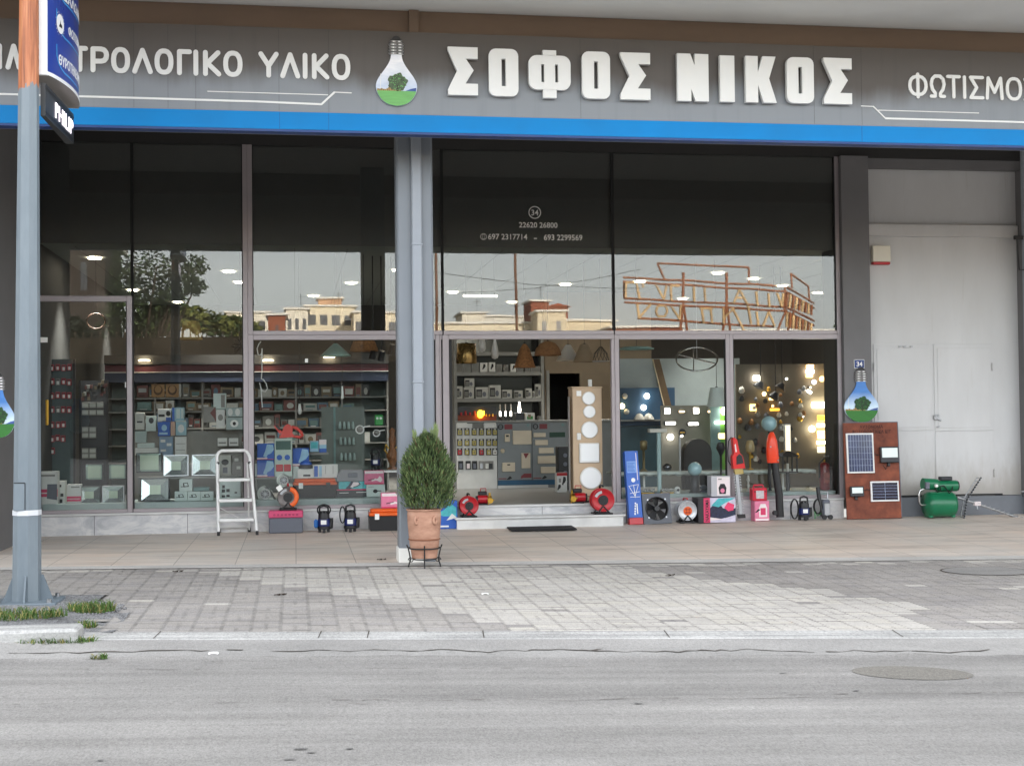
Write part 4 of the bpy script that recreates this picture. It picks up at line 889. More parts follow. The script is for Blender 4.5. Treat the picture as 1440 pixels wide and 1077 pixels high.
# ---- submersible pumps
def pump(label, cx, Y, h, flo, coil, group):
    t = thing('submersible_pump', label, 'pump', (cx, Y, 0), 0, group); r = h*.20
    mb = MB()
    for k in range(3): q = .5+2.094*k; mb.box(r*.85*math.cos(q)-.02, r*.85*math.cos(q)+.02, r*.85*math.sin(q)-.02, r*.85*math.sin(q)+.02, 0, .05, BLACK, .005)
    mb.lathe([(r*1.1, .045), (r*1.15, .06), (r*1.12, h*.22), (r, h*.23)], (0, 0, 0), BLACK, 24); mb.build('strainer_base', t)
    MB().lathe([(r*1.02, h*.22), (r*1.05, h*.25), (r*1.05, h*.46), (r*1.0, h*.47)], (0, 0, 0), DKBLUE, 28).build('body', t)
    mb = MB(); mb.lathe([(r*1.0, h*.465), (r*.98, h*.62), (r*.9, h*.70), (r*.6, h*.75), (.001, h*.76)], (0, 0, 0), BLACK, 28)
    for s_ in (-1, 1): mb.ball((s_*r*.28, -r*.66, h*.70), .012, CHROME, 10)
    mb.build('motor_cap', t)
    MB().tube([(-r*.8, 0, h*.7), (-r*.7, 0, h*.88), (0, 0, h*.93), (r*.7, 0, h*.88), (r*.8, 0, h*.7)], .014, BLACK, 8).build('handle', t)
    MB().tube([(r*1.0, -.01, h*.17), (r*1.25, -.01, h*.17), (r*1.3, -.01, h*.4), (r*1.28, -.01, h*.5)], .025, BLACK, 10).build('outlet', t)
    MB().box(-r*.55, r*.4, -r*1.10, -r*1.055, h*.29, h*.44, PAPER).build('label_plate', t)
    if flo: MB().box(-r*1.75, -r*1.05, -.05, .03, h*.16, h*.47, MIDBLUE, .02).build('float_switch', t)
    pts = []
    for k in range(60):
        q = k/60*6.283*3
        if coil == 'ring': pts.append((r*1.15*math.cos(q), -r*.3-.012*math.sin(q*.33), h*.79+r*.95*math.sin(q)))
        elif coil == 'hang': pts.append((-r*1.35+r*.45*math.cos(q), -.01*math.cos(q*.4)-.03, h*.60+h*.28*math.sin(q)))
        else: pts.append((-r*2.0+r*.75*math.cos(q), -.02+.012*math.sin(q*.33), h*.45+h*.38*math.sin(q)))
    MB().tube(pts, .0085, RUBBER, 6).build('cable', t)
    return t
cx, z, w_, h_ = at(443, 709, 468, 746.5, -.42, 0); pump('submersible pump with blue float switch and a ring of cable over its top', cx, -.42, h_*1.02, True, 'ring', 'pumps in front of the window')
cx, z, w_, h_ = at(480, 706, 503, 745.5, -.42, 0); pump('dark blue submersible pump with its cable hanging at its left, beside the orange tool box', cx+.01, -.42, h_*.98, False, 'hang', 'pumps in front of the window')
cx, z, w_, h_ = at(1120, 695, 1138, 729.5, -.22, 0); pump('blue submersible pump with a big loop of cable right of the leaf blower', cx, -.26, h_*1.0, False, 'loop', 'pumps in front of the window')
# ---- orange lidded tool boxes
def toolbox(label, cx, Y, z0, w_, d_, h_, rz=0):
    t = thing('tool_box', label, 'tool box', (cx, Y, z0), rz)
    zl = h_*.66; mb = MB(); k = .94
    mb.grid([[(x*s_, (y-d_/2)*s_+d_/2, z) for x, y in ((-w_/2, 0), (w_/2, 0), (w_/2, d_), (-w_/2, d_))] for z, s_ in ((0, k), (zl, 1))], BLACK, False, True); mb.poly([(-w_/2*k, .01, 0), (-w_/2*k, d_-.01, 0), (w_/2*k, d_-.01, 0), (w_/2*k, .01, 0)], BLACK)
    mb.box(-w_/2-.006, w_/2+.006, -.006, d_+.006, zl-.02, zl, BLACK, .004); mb.build('body', t)
    mb = MB(); mb.box(-w_/2, w_/2, 0, d_, zl+.001, zl+h_*.16, ORANGE, .01); mb.box(-w_/2+.02, w_/2-.02, .02, d_-.02, zl+h_*.155, h_*.985, ORANGE, .015); mb.build('lid', t)
    MB().box(-w_*.16, w_*.16, d_*.4, d_*.6, h_*.985, h_, BLACK, .004).build('handle', t)
    for s_ in (-.32, .30): MB().box(w_*s_-.03, w_*s_+.03, -.014, -.0065, zl-.045, zl+.035, PAPER if s_ < 0 else BLACK, .003).build('latch', t)
    return t
cx, z, w_, h_ = at(519, 714.5, 580, 743, -.36, 0); toolbox('black tool box with orange lid on the terrace, partly behind the steel column', cx, -.40, 0, w_, .26, h_)
# ---- cartons with printed pictures
def carton(name, label, cat, cx, Y, z0, w_, d_, h_, m, prints=(), group=None, rz=0, lean=0):
    """prints: (material, kind, u0, v0, u1, v1) on the front face in 0..1, or text"""
    T = rot('X', lean) if lean else None
    mb = MB(); mb.box(-w_/2, w_/2, 0, d_, 0, h_, m, min(.004, w_*.02), T)
    for i, p in enumerate(prints):
        pm, kind, u0, v0, u1, v1 = p[:6]; x0, x1, z0_, z1_ = -w_/2+u0*w_, -w_/2+u1*w_, v0*h_, v1*h_; y = -.0012-.0006*i
        st = len(mb.v)
        if kind == 'r': mb.box(x0, x1, y, -.0001, z0_, z1_, pm)
        elif kind == 'o': mb.prism([((x0+x1)/2+(x1-x0)/2*math.cos(q), (z0_+z1_)/2+(z1_-z0_)/2*math.sin(q)) for q in (6.283*k/18 for k in range(18))], y, -.0001, pm)
        elif kind == 'p': mb.prism([(x0+u*(x1-x0), z0_+v*(z1_-z0_)) for u, v in p[6]], y, -.0001, pm)
        elif kind == 't': mb.text(p[6], (x0+x1)/2, z0_, z1_-z0_, y, pm, wmax=x1-x0, depth=.0006, bold=.02)
        elif kind == 'tv':                                  # upright text, reading upwards
            vs, fs = text_mesh(p[6], 'LEFT', .02); W_ = max(v[0] for v in vs); k = mb.mi(pm); q0 = len(mb.v)
            for v in vs: mb.v.append((x1-(v[1]/.72)*(x1-x0), y-.0006*(v[2]+.5), z0_+v[0]/W_*(z1_-z0_)))
            for f in fs: mb.f.append(tuple(q0+j for j in f)); mb.m.append(k); mb.s.append(False)
        if T: mb.v[st:] = [tuple(T @ Vector(q)) for q in mb.v[st:]]
    o = mb.build(name, loc=(cx, Y, z0), rz=rz); tag(o, label, cat, group); return o
GRIND = [(0, .35), (.38, .62), (.45, .5), (.62, .62), (.72, .95), (.9, .8), (1, .3), (.8, 0), (.6, .2), (.45, .3), (.05, .15)]
PALEP = M('pale print', (226, 214, 214), .5, var=.06)
gp = [(PALEP, 'r', .03, .78, .97, .97), (PALEP, 'p', .35, .15, .92, .62, GRIND), (INK, 'p', .2, .22, .5, .42, [(0, .3), (1, .8), (1, 1), (0, .6)]), (MAGC, 'r', .03, .02, .97, .1)]
cx, z, w_, h_ = at(536, 693, 571, 714.5, -.30); carton('grinder_carton', 'pink carton with a grinder picture lying on the orange tool box lid', 'carton', cx, -.33, P(545, 714.5, -.33).z, w_, .16, h_, PINKC, gp)
cx, z, w_, h_ = at(618, 704, 637, 737.5, -.28, 0)
carton('blue_carton', 'light blue carton on the terrace between the flower pot and the door step', 'carton', cx, -.30, 0, w_+.12, .18, h_, BLUEC, [(TEALC, 'p', .1, .45, .95, .95, [(0, .2), (.4, .5), (.6, 1), (1, .6), (1, 0), (.3, 0)]), (CARD, 'p', .5, .3, 1, .6, [(0, 0), (.5, .8), (1, .3)]), (PAPER, 'r', .1, .06, .6, .12)])
# ---- flower pot, stand and conifer
p = G(598, 792, gz(1.35, -4.6)); bx, by = P(597, 790, -4.62).x, -4.62; bz = gz(bx, by)
zb0, zt0 = P(598, 784, by).z-bz, P(598, 715, by).z-bz
t = thing('flower_pot', 'tall terracotta pot in front of the steel column', 'flower pot', (bx, by, bz+zb0))
R1 = (P(622, 716, by).x-P(574, 716, by).x)/2; H = zt0-zb0
prof = [(.001, 0), (R1*.72, 0), (R1*.74, .01), (R1*.84, H*.25), (R1*.86, H*.27), (R1*.92, H*.5), (R1*.98, H*.75), (R1*.985, H*.9), (R1*.97, H*.93), (R1*.98, H*.97), (R1*1.04, H*.975), (R1*1.04, H), (R1*.94, H), (R1*.92, H*.94), (.001, H*.93)]
mb = MB(); mb.lathe(prof, (0, 0, 0), TERRA, 40); mb.build('pot_body', t)
mb = MB()
for f_ in (.385,): mb.tube([(R1*.915*math.cos(q), R1*.915*math.sin(q), H*f_) for q in (6.283*k/40 for k in range(40))], .007, M('dark terracotta', (130, 84, 62), .85), 6, True)
mb.build('pot_ring', t)
for s_ in (-1, 1): MB().tube([(s_*R1*.55+R1*.08*math.cos(q), -R1*.80-R1*.12*abs(math.sin(q*.5)), H*.78+H*.07*math.sin(q)) for q in (6.283*k/14 for k in range(14))], .014, TERRA, 8, True).build('pot_lug', t)
t = thing('plant_stand', 'black wrought iron stand with scrolled legs carrying the terracotta pot', 'plant stand', (bx, by, bz))
zr = P(598, 770, by).z-bz; rr = R1*.92
MB().tube([(rr*math.cos(q), rr*math.sin(q), zr) for q in (6.283*k/36 for k in range(36))], .007, IRON, 8, True).tube([(rr*.7*math.cos(q), rr*.7*math.sin(q), zb0-.012) for q in (6.283*k/28 for k in range(28))], .006, IRON, 8, True).build('ring', t)
for k in range(4):
    q = math.radians(-95+90*k); d = Vector((math.cos(q), math.sin(q), 0)); pts = [d*rr*1.12+Vector((0, 0, zr+.035)), d*rr*1.03+Vector((0, 0, zr)), d*rr*.92+Vector((0, 0, zr*.6)), d*rr*.9+Vector((0, 0, zr*.35)), d*rr*1.0+Vector((0, 0, .02)), d*rr*1.02+Vector((0, 0, .0))]
    mb = MB(); mb.tube(pts, .0075, IRON, 8); cc = d*rr*.86+Vector((0, 0, .075)); mb.tube([cc+d*.03*(1-.06*i)*math.cos(.8*i)+Vector((0, 0, .03*(1-.06*i)*math.sin(.8*i))) for i in range(12)], .005, IRON, 6); mb.build('leg', t)
zb_, zt_ = P(601, 715, by).z, P(601, 606, by).z; Hc = zt_-zb_; Rc = (P(636.5, 670, by).x-P(566, 670, by).x)/2
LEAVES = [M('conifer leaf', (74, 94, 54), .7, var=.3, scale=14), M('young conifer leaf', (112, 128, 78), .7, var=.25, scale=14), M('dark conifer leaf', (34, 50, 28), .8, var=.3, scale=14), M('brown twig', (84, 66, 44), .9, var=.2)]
t = thing('conifer', 'egg shaped dark green conifer growing in the terracotta pot', 'plant', (P(601, 700, by).x, by, zb_-.03))
r = random.Random(11); mb = MB()
def crown_r(f): return Rc*(math.sin(math.pi*min(1, .16+f*.84))**.62 if f > .33 else (.80+.20*math.sin(math.pi/2*f/.33)))*(1 if f < .9 else 1)
for i in range(11500):
    f_ = r.random()**.85; q = r.uniform(0, 6.283); rad = crown_r(f_)*math.sqrt(r.uniform(.30, 1))*(1+.12*math.sin(q*5+f_*17)+.08*math.sin(q*11-f_*23))
    if r.random() < .09: rad *= r.uniform(1, 1.16)
    p = Vector((rad*math.cos(q), rad*math.sin(q), .02+f_*Hc*.93)); out = Vector((math.cos(q), math.sin(q), 0))
    d = (Vector((0, 0, 1))+out*r.uniform(.0, .9)+Vector((r.uniform(-.4, .4), r.uniform(-.4, .4), 0))).normalized(); l = r.uniform(.03, .085); s_ = d.cross(Vector((r.uniform(-1, 1), r.uniform(-1, 1), r.uniform(-1, 1)))).normalized()*r.uniform(.0035, .0075)
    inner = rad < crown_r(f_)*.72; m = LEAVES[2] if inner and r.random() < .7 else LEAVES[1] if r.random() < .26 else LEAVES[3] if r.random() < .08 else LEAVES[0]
    mb.poly([p, p+d*l*.5+s_, p+d*l], m); mb.poly([p, p+d*l, p+d*l*.5-s_], m)
for tx, hh in ((-.13, .04), (.10, .11), (-.02, .05), (.06, .06)):
    for i in range(60):
        z = Hc*.90+r.uniform(0, 1)*(Hc*.06+hh); p = Vector((tx+r.uniform(-.018, .018), r.uniform(-.02, .02), z)); d = Vector((r.uniform(-.4, .4), r.uniform(-.4, .4), 1)).normalized(); s_ = Vector((.005, 0, 0)); mb.poly([p-s_, p+s_, p+d*.06], LEAVES[1])
mb.build('foliage', t)
mb = MB(); mb.tube([(0, 0, -.02), (.01, 0, Hc*.4), (0, .01, Hc*.85)], [.03, .02, .006], M('conifer bark', (74, 56, 40), .9, var=.2), 8)
for k in range(26):
    q = r.uniform(0, 6.28); z = r.uniform(.02, .6)*Hc; rr_ = crown_r(z/Hc)*.8; mb.tube([(0, 0, z), (rr_*.5*math.cos(q), rr_*.5*math.sin(q), z+.12), (rr_*math.cos(q), rr_*math.sin(q), z+.3)], [.008, .006, .003], LEAVES[3], 5)
mb.build('trunk', t)
# ---- on the step and threshold
ZS, ZT = .152, .292
cx, z, w_, h_ = at(646, 691, 673, 724, -.34, ZS); cable_reel('cable_reel', 'red cable reel on the left end of the door step', cx, -.36, ZS, w_*.50*.98, REDP, REDP, BLACK, 'red cable reels on the door step')
cx, z, w_, h_ = at(832, 683, 864.5, 719, -.34, ZS); cable_reel('cable_reel', 'larger red cable reel on the right end of the door step', cx, -.33, ZS, w_*.50*.98, REDP, REDP, BLACK, 'red cable reels on the door step')
def jetpump(label, cx, Y, s_, k):
    t = thing('jet_pump', label, 'pump', (cx, Y, ZT), 0, 'red pumps on the threshold'); q = 1 if k > 0 else -1
    MB().cyl((-.10*s_*q, 0, .09*s_), (.06*s_*q, 0, .09*s_), .07*s_, REDP, n=24).cyl((-.13*s_*q, 0, .09*s_), (-.1*s_*q, 0, .09*s_), .06*s_, BLACK, n=24).build('motor', t)
    MB().box(-.09*s_, .05*s_, -.05*s_, .05*s_, .165*s_, .225*s_, BLACK, .01).build('terminal_box', t)
    mb = MB(); mb.cyl((.06*s_*q, 0, .09*s_), (.13*s_*q, 0, .09*s_), .055*s_, BRASS, r1=.065*s_, n=20).cyl((.1*s_*q, 0, .14*s_), (.1*s_*q, 0, .2*s_), .02*s_, BRASS, n=10).cyl((.10*s_*q, -.05*s_, .07*s_), (.1*s_*q, -.11*s_, .07*s_), .045*s_, BRASS, n=14)
    for a in (0, 2.1, 4.2): mb.cyl((.1*s_*q, -.06*s_, .08*s_), (.1*s_*q+.07*s_*math.cos(a), -.08*s_, .08*s_+.08*s_*math.sin(a)), .012*s_, BRASS, n=8)
    mb.build('pump_head', t)
    MB().box(-.1*s_, .08*s_, -.06*s_, .06*s_, 0, .025*s_, BLACK, .006).build('foot', t)
    MB().tube([(-.05*s_, 0, .22*s_), (-.05*s_, 0, .27*s_), (.04*s_, 0, .27*s_), (.04*s_, 0, .22*s_)], .008*s_, REDP, 8).build('carry_handle', t)
cx, z, w_, h_ = at(668, 685, 692, 708, .12); jetpump('red jet pump with brass head behind the left cable reel in the doorway', cx, .12, .85, 1)
cx, z, w_, h_ = at(802, 682, 824, 707, .06); jetpump('red jet pump with brass head facing left at the foot of the lamp display board', cx, .04, .92, -1)
a, b_, c_, d_ = G(709, 739.3), G(799, 737.3), G(811.5, 744.6), G(719.5, 746.6)
mb = MB(); q = [Vector((p.x, p.y, .0)) for p in (d_, c_, b_, a)]; MATM = M('black rubber mat', (30, 30, 34), .9, var=.2, scale=60, bump=.5, bscale=300)
mb.poly([p+Vector((0, 0, .014)) for p in q], MATM)
for i in range(4): mb.poly([q[i], q[(i+1) % 4], q[(i+1) % 4]+Vector((0, 0, .014)), q[i]+Vector((0, 0, .014))], MATM)
tag(mb.build('doormat'), 'black rubber doormat on the terrace tiles in front of the door step', 'doormat')
# ---- lamp display board
x, z, w_, h_ = at(806, 546, 847, 698, .25, ZT)
BEIGE = M('beige display board', (190, 166, 138), .6, var=.05)
DIFF = M('white lamp diffuser', (238, 240, 240), .35, var=.01); DIFR = M('white lamp rim', (222, 222, 218), .4, var=.02)
t = thing('lamp_display', 'beige standing display board with round and square white panel lamps in the doorway', 'display stand', (x, .25, ZT))
MB().box(-w_/2, w_/2, 0, .30, .02, h_, BEIGE, .004).box(-w_/2-.012, w_/2+.012, -.012, .31, h_+.0005, h_+.025, BEIGE, .006).box(-w_/2-.01, w_/2+.01, -.02, .3, 0, .0195, BLACK).box(-w_/2, w_/2, -.004, -.0005, .075, .085, BLACK).build('board', t)
def lp(px, py): p = P(px, py, .25); return p.x-x, p.z-ZT
for px, py, rp in ((827.5, 560, 9.5), (828.5, 579, 9), (828.8, 604.3, 12.2), (830.5, 672, 16)):
    lx, lz = lp(px, py); rr = rp/100
    o = MB().lathe([(rr, 0), (rr, -.022), (rr*.93, -.03), (rr*.88, -.03)], (lx, 0, lz), DIFR, 32, 'y').build('round_lamp', t); MB().lathe([(rr*.88, -.0295), (.001, -.0305)], (lx, 0, lz), DIFF, 32, 'y').build('diffuser', o)
lx, lz = lp(829, 636.5); o = MB().box(lx-.155, lx+.14, -.035, -.0005, lz-.145, lz+.14, DIFR, .01).build('square_lamp', t); MB().box(lx-.13, lx+.125, -.0375, -.0355, lz-.115, lz+.125, DIFF).build('diffuser', o)
lx, lz = lp(814, 553); MB().box(lx-.035, lx+.035, -.004, -.0005, lz-.04, lz+.035, PAPER).build('price_card', t)
lx, lz = lp(814, 613.5); MB().box(lx-.03, lx+.03, -.018, -.0005, lz-.05, lz+.05, DIFR, .012).build('switch', t)
for k in range(2): MB().box(-w_/2-.055+.018*k, -w_/2-.04+.02*k, .03+.09*k, .09+.09*k, .12, h_*.93, DIFR if k else GREYC, .004).build('tube_lamp', t)
lx, lz = lp(832, 542); MB().box(lx-.025, lx+.03, .1, .15, h_+.0255, h_+.13, DIFR, .008).build('sensor', t)
# ---- right hand row
p0 = P(895, 733, -.30)
def leanbox(): pass
zt_ = P(886, 632, -.05).z; xb_, xt_ = P(895, 720, -.3).x, P(886, 632, -.05).x; ll = math.hypot(zt_, xb_-xt_)
t = thing('long_blue_carton', 'tall blue carton with red foot leaning left against the window frame', 'carton', (xb_, -.30, 0.0)); ang = math.degrees(math.atan2(xt_-xb_, zt_)); lb2 = math.degrees(math.atan2(.2, zt_))
T = Matrix.Translation((0, 0, .0)) @ rot('Y', ang) @ rot('X', -lb2)
wb = .195
mb = MB(); mb.box(-wb/2, wb/2, 0, .12, .095, ll, BLUEC, .004, T); mb.box(-wb/2+.02, wb/2-.04, -.0015, -.0001, ll*.70, ll*.86, M('paler blue print', (110, 150, 210), .5), 0, T)
for i in range(7): mb.box(-wb/2+.03, wb/2-.06-.01*(i % 3), -.0018, -.0016, ll*(.72+.018*i), ll*(.727+.018*i), BLUEC, 0, T)
o_ = [(.0+.03*math.cos(q), ll*.60+.032*math.sin(q)) for q in (6.283*k/16 for k in range(16))]; st = len(mb.v); mb.prism(o_, -.0015, -.0001, PAPER)
for a_, c2 in (((-.07, ll*.52), (.07, ll*.54)), ((-.07, ll*.52), (.01, ll*.38)), ((.07, ll*.54), (.01, ll*.38)), ((0, ll*.53), (.01, ll*.38)), ((-.06, ll*.42), (.08, ll*.44)), ((-.06, ll*.37), (.08, ll*.37)), ((.01, ll*.45), (.01, ll*.36))): mb.stroke([a_, c2], .006, -.0018, -.0001, PAPER, 2)
mb.v[st:] = [tuple(T @ Vector(q)) for q in mb.v[st:]]
for i in range(5): mb.box(-.02+.004*i, .0+.004*i, -.0016, -.0001, ll*(.13+.035*i), ll*(.155+.035*i), PAPER, 0, T)
mb.box(.02, .035, -.0016, -.0001, ll*.14, ll*.28, PAPER, 0, T); mb.box(.06, .07, -.0016, -.0001, ll*.6, ll*.97, PALEP, 0, T)
mb.build('carton_body', t); MB().box(-wb/2-.002, wb/2+.002, -.002, .122, 0, .094, REDP, .004, T).build('red_foot', t)
cx, z, w_, h_ = at(905, 693, 944.5, 732, -.25, 0); lb3 = -9
t = thing('wall_fan', 'square dark grey extractor fan leaning on the plinth', 'fan', (cx, -.27, 0)); T = rot('X', lb3) @ rot('Y', -1.5); FG = M('dark grey fan frame', (78, 82, 90), .45, var=.05); zc = h_*.5; R = w_*.385
mb = MB(); rr = 4
sq = [(w_/2*sx_, zc+h_/2*sz_) for sx_, sz_ in ((1, 1), (-1, 1), (-1, -1), (1, -1))]; n_ = 40
ci = [(R*math.cos(2*math.pi*k/n_+math.pi/4), zc+R*math.sin(2*math.pi*k/n_+math.pi/4)) for k in range(n_)]
def sqp(k):
    a_ = 2*math.pi*k/n_+math.pi/4; c2, s2 = math.cos(a_), math.sin(a_); m_ = max(abs(c2), abs(s2)); return (w_/2*c2/m_, zc+h_/2*s2/m_)
ring_prism(mb, [sqp(k) for k in range(n_)], ci, 0, .04, FG); mb.lathe([(R*1.06, 0), (R*1.04, -.02), (R*.98, -.02), (R*.97, .10)], (0, 0, zc), BLACK, 36, 'y')
mb.v = [tuple(T @ Vector(q)) for q in mb.v]; mb.build('frame', t)
mb = MB(); mb.cyl((0, -.01, zc), (0, .07, zc), R*.24, BLACK, n=20)
for k in range(5):
    a_ = 6.283*k/5+.3; u = Vector((math.cos(a_), 0, math.sin(a_))); v = Vector((-math.sin(a_), 0, math.cos(a_))); mb.grid([[u*R*f_+v*R*o_*(.5+f_)+Vector((0, .03+dy, zc)) for f_ in (.2, .5, .8, .93)] for o_, dy in ((-.22, .025), (.0, .01), (.26, -.02))], BLACK)
mb.v = [tuple(T @ Vector(q)) for q in mb.v]; mb.build('blades', t)
mb = MB(); mb.tube([(0, .09, zc+R), (0, .09, zc-R)], .008, BLACK); mb.tube([(-R, .09, zc), (R, .09, zc)], .008, BLACK)
for q in (.785, 2.356, 3.927, 5.498): mb.cyl((R*1.14*math.cos(q), -.008, zc+R*1.14*math.sin(q)), (R*1.14*math.cos(q), .0, zc+R*1.14*math.sin(q)), .012, STEEL, n=8)
mb.v = [tuple(T @ Vector(q)) for q in mb.v]; mb.build('mounting_bars', t)
cx, z, w_, h_ = at(951.5, 692, 979.5, 731, -.22, 0); cable_reel('cable_reel', 'small cable reel with silver drum and orange socket plate between fan and black carton', cx, -.26, 0, w_*.48, M('silver drum', (196, 198, 202), .35, .4), STEEL, ORANGE, None, BLACK, REDP, M('dark orange socket', (170, 58, 20), .5))
cx, z, w_, h_ = at(981, 698, 1034.5, 732, -.2, 0); Yc = -.32
MAGD = M('magenta picture', (222, 60, 104), .5, var=.1); NIGHT = M('dark blue picture', (28, 34, 60), .5, var=.5, scale=25)
lx0, _, w1, _ = at(981.5, 698, 998, 732, Yc, 0)
carton('tool_carton', 'black and pink carton with upright lettering under the work light carton', 'carton', lx0, Yc-.02, 0, w1, .30, h_*.98, M('black carton', (36, 32, 36), .5), [(MAGC, 'r', .45, .01, .99, .99), (INK, 'tv', .58, .06, .88, .94, 'NAKAYAMA')])
lx1, _, w2, _ = at(998.5, 698, 1034.5, 732, Yc, 0)
carton('picture_carton', 'carton with a colourful saw picture beside the hedge trimmer', 'carton', lx1, Yc, 0, w2, .28, h_*.97, M('lilac picture carton', (196, 190, 208), .5, var=.15, scale=12),
       [(NIGHT, 'p', 0, .18, 1, .98, [(0, 0), (0, .5), (.3, .9), (.5, .5), (.8, .4), (1, .5), (1, .15), (.6, 0)]), (TEALC, 'p', .05, .62, 1, .98, [(0, .2), (.3, 1), (1, 1), (.6, .5), (.3, 0)]), (MAGD, 'p', .55, .45, .95, .82, [(0, .4), (.4, 1), (1, .7), (.9, .1), (.4, 0)]), (NIGHT, 'o', .15, .15, .65, .5), (PALEP, 'p', .0, .08, .5, .22, [(0, 0), (0, 1), (1, .4)])])
x, z, w_, h_ = at(997, 669.5, 1023.5, 698, -.15)
carton('work_light_carton', 'grey carton with a work light picture on top of the colourful carton', 'carton', x, -.26, h_*0+P(1010, 698, -.26).z, w_, .20, h_, M('silver grey carton', (176, 176, 180), .5, var=.05), [(PALEP, 'r', .30, .05, .98, .95), (INK, 'p', .38, .12, .80, .62, [(.1, 0), (0, .6), (.25, 1), (.75, 1), (1, .6), (.9, 0)]), (PINKC, 'o', .48, .17, .70, .40), (GREYC, 'r', .36, .82, .55, .88)])
# hedge trimmer
Y = -.16; t = thing('hedge_trimmer', 'red electric hedge trimmer standing blade down against the window frame', 'hedge trimmer', (P(1035, 690, Y).x, Y, 0))
ox = P(1035, 690, Y).x
def hp(px, py, dy=0): p = P(px, py, Y); return Vector((p.x-ox, dy, p.z))
def outline(pts, y0, y1, m, mb=None): mb = mb or MB(); mb.prism([(hp(*q).x, hp(*q).z) for q in pts], y0, y1, m); return mb
HT = M('hedge trimmer red', (206, 36, 34), .35, var=.06)
outline([(1029, 616), (1031.5, 615), (1035, 618), (1039, 637), (1043, 641), (1046, 655), (1046.5, 658), (1030, 659), (1028.5, 642), (1031, 637)], -.05, .05, HT).build('body', t)
outline([(1034, 642), (1038, 638), (1042, 641), (1044, 651), (1034, 653)], -.058, .058, BLACK).build('motor_cover', t)
outline([(1031.3, 625), (1033, 624), (1034.6, 635), (1032.6, 635.5)], -.054, .054, PALEP).build('trim', t)
MB().tube([hp(1033, 617), hp(1028, 615), hp(1024.5, 620), hp(1023.5, 635), hp(1024, 648), hp(1028, 654)], .008, BLACK).build('guard_handle', t)
mb = outline([(1033.5, 664), (1038, 664), (1044, 722), (1040, 724)], -.006, .006, STEEL)
for i in range(15):
    f_ = i/15; a_ = hp(1033+6.5*f_, 665+57*f_); c2 = hp(1039.2+6*f_, 665+57*f_)
    for q, s_ in ((a_, -1), (c2, 1)): mb.prism([(q.x, q.z), (q.x+s_*.022, q.z-.012), (q.x+s_*.022, q.z-.024), (q.x, q.z-.022)], -.005, .005, STEEL)
mb.build('blade', t)
outline([(1032, 659.5), (1044, 659), (1045, 666), (1033, 667)], -.03, .03, M('brass gear housing', (170, 150, 96), .4, .6)).build('gear_housing', t)
outline([(1037, 723), (1047.5, 722.5), (1048, 728), (1038, 728.5)], -.02, .02, BLACK).build('blade_tip', t)
# battery charger on its carton
cx, z, w_, h_ = at(1060, 704, 1080.5, 730, -.2, 0); hc_ = h_
carton('charger_carton', 'pink and white carton with a charger picture under the red charger', 'carton', cx, -.24, 0, w_, .17, h_, PINKC, [(PALEP, 'p', .3, .2, .85, .85, [(0, 0), (0, .7), (.2, 1), (.8, 1), (1, .7), (1, 0)]), (MAGC, 'p', .4, .3, .75, .65, [(0, 0), (0, 1), (1, 1), (1, 0)]), (PALEP, 'r', .05, .02, .95, .12), (INK, 'p', .0, .42, .4, .62, [(0, 0), (.6, .9), (1, .8), (.4, .1)])])
cx, z, w_, h_ = at(1057.5, 681.5, 1078, 704, -.2)
t = thing('battery_charger', 'red battery charger with grey front panel standing on the pink carton', 'charger', (cx, -.23, hc_+.001)); RC = M('charger red', (190, 30, 54), .35)
MB().box(-w_/2, w_/2, 0, .15, 0, h_*.80, RC, .012).build('case', t); MB().box(-w_*.27, w_*.27, -.006, -.0005, h_*.14, h_*.64, M('charger panel', (186, 178, 180), .4, .3, var=.2, scale=30), .002).build('front_panel', t)
MB().tube([(-w_*.36, .07, h_*.78), (-w_*.30, .07, h_*.97), (w_*.30, .07, h_*.97), (w_*.36, .07, h_*.78)], .013, RC, 8).build('handle', t)
for s_ in (-1, 1): MB().cyl((s_*w_*.36, -.012, h_*.58), (s_*w_*.36, 0, h_*.58), .010, BLACK, n=10).build('knob', t)
# leaf blower
Y = -.2; ox = P(1090, 700, Y).x; t = thing('leaf_blower', 'orange leaf blower with long black tube standing upright by the window', 'leaf blower', (ox, Y, 0)); BO = M('blower orange', (222, 62, 26), .35, var=.06)
mb = MB(); rows = []
for py, xl_, xr_, dd in ((607.5, 1083.5, 1087.5, .02), (611, 1080.5, 1089.5, .045), (620, 1078.5, 1092.5, .07), (632, 1077.8, 1094, .075), (642, 1078, 1095, .07), (650.5, 1079, 1095.5, .06)):
    a_, c2 = hp(xl_, py), hp(xr_, py); m_ = (a_+c2)/2; rx = (c2.x-a_.x)/2; rows.append([(m_.x+rx*math.cos(q), dd*math.sin(q), m_.z) for q in (6.283*k/20 for k in range(20))])
mb.grid(rows, BO, True, True); mb.poly(rows[0], BO); mb.build('housing', t)
outline([(1092, 634), (1098, 637), (1101, 641), (1094, 641.5)], -.03, .03, BLACK).build('air_intake', t)
outline([(1091, 619), (1093.5, 618), (1094.5, 630), (1092.6, 632)], -.02, .02, BLACK).build('trigger', t)
MB().tube([hp(1089, 649), hp(1091, 665), hp(1095.5, 695), hp(1097, 727)], [.050, .052, .055, .056], BLACK, 16).build('tube', t)
MB().tube([hp(1081.5, 651), hp(1081, 675), hp(1083, 683)], .018, RUBBER, 10).build('bag_strap', t)
MB().cyl(hp(1090, 721, -.03), hp(1090, 721, .03), .035, BLACK, n=16).build('wheel', t)
for q in ((1081.5, 628), (1092, 647)): p = hp(*q); MB().cyl((p.x, -.078, p.z), (p.x, -.05, p.z), .009, STEEL, n=8).build('screw', t)
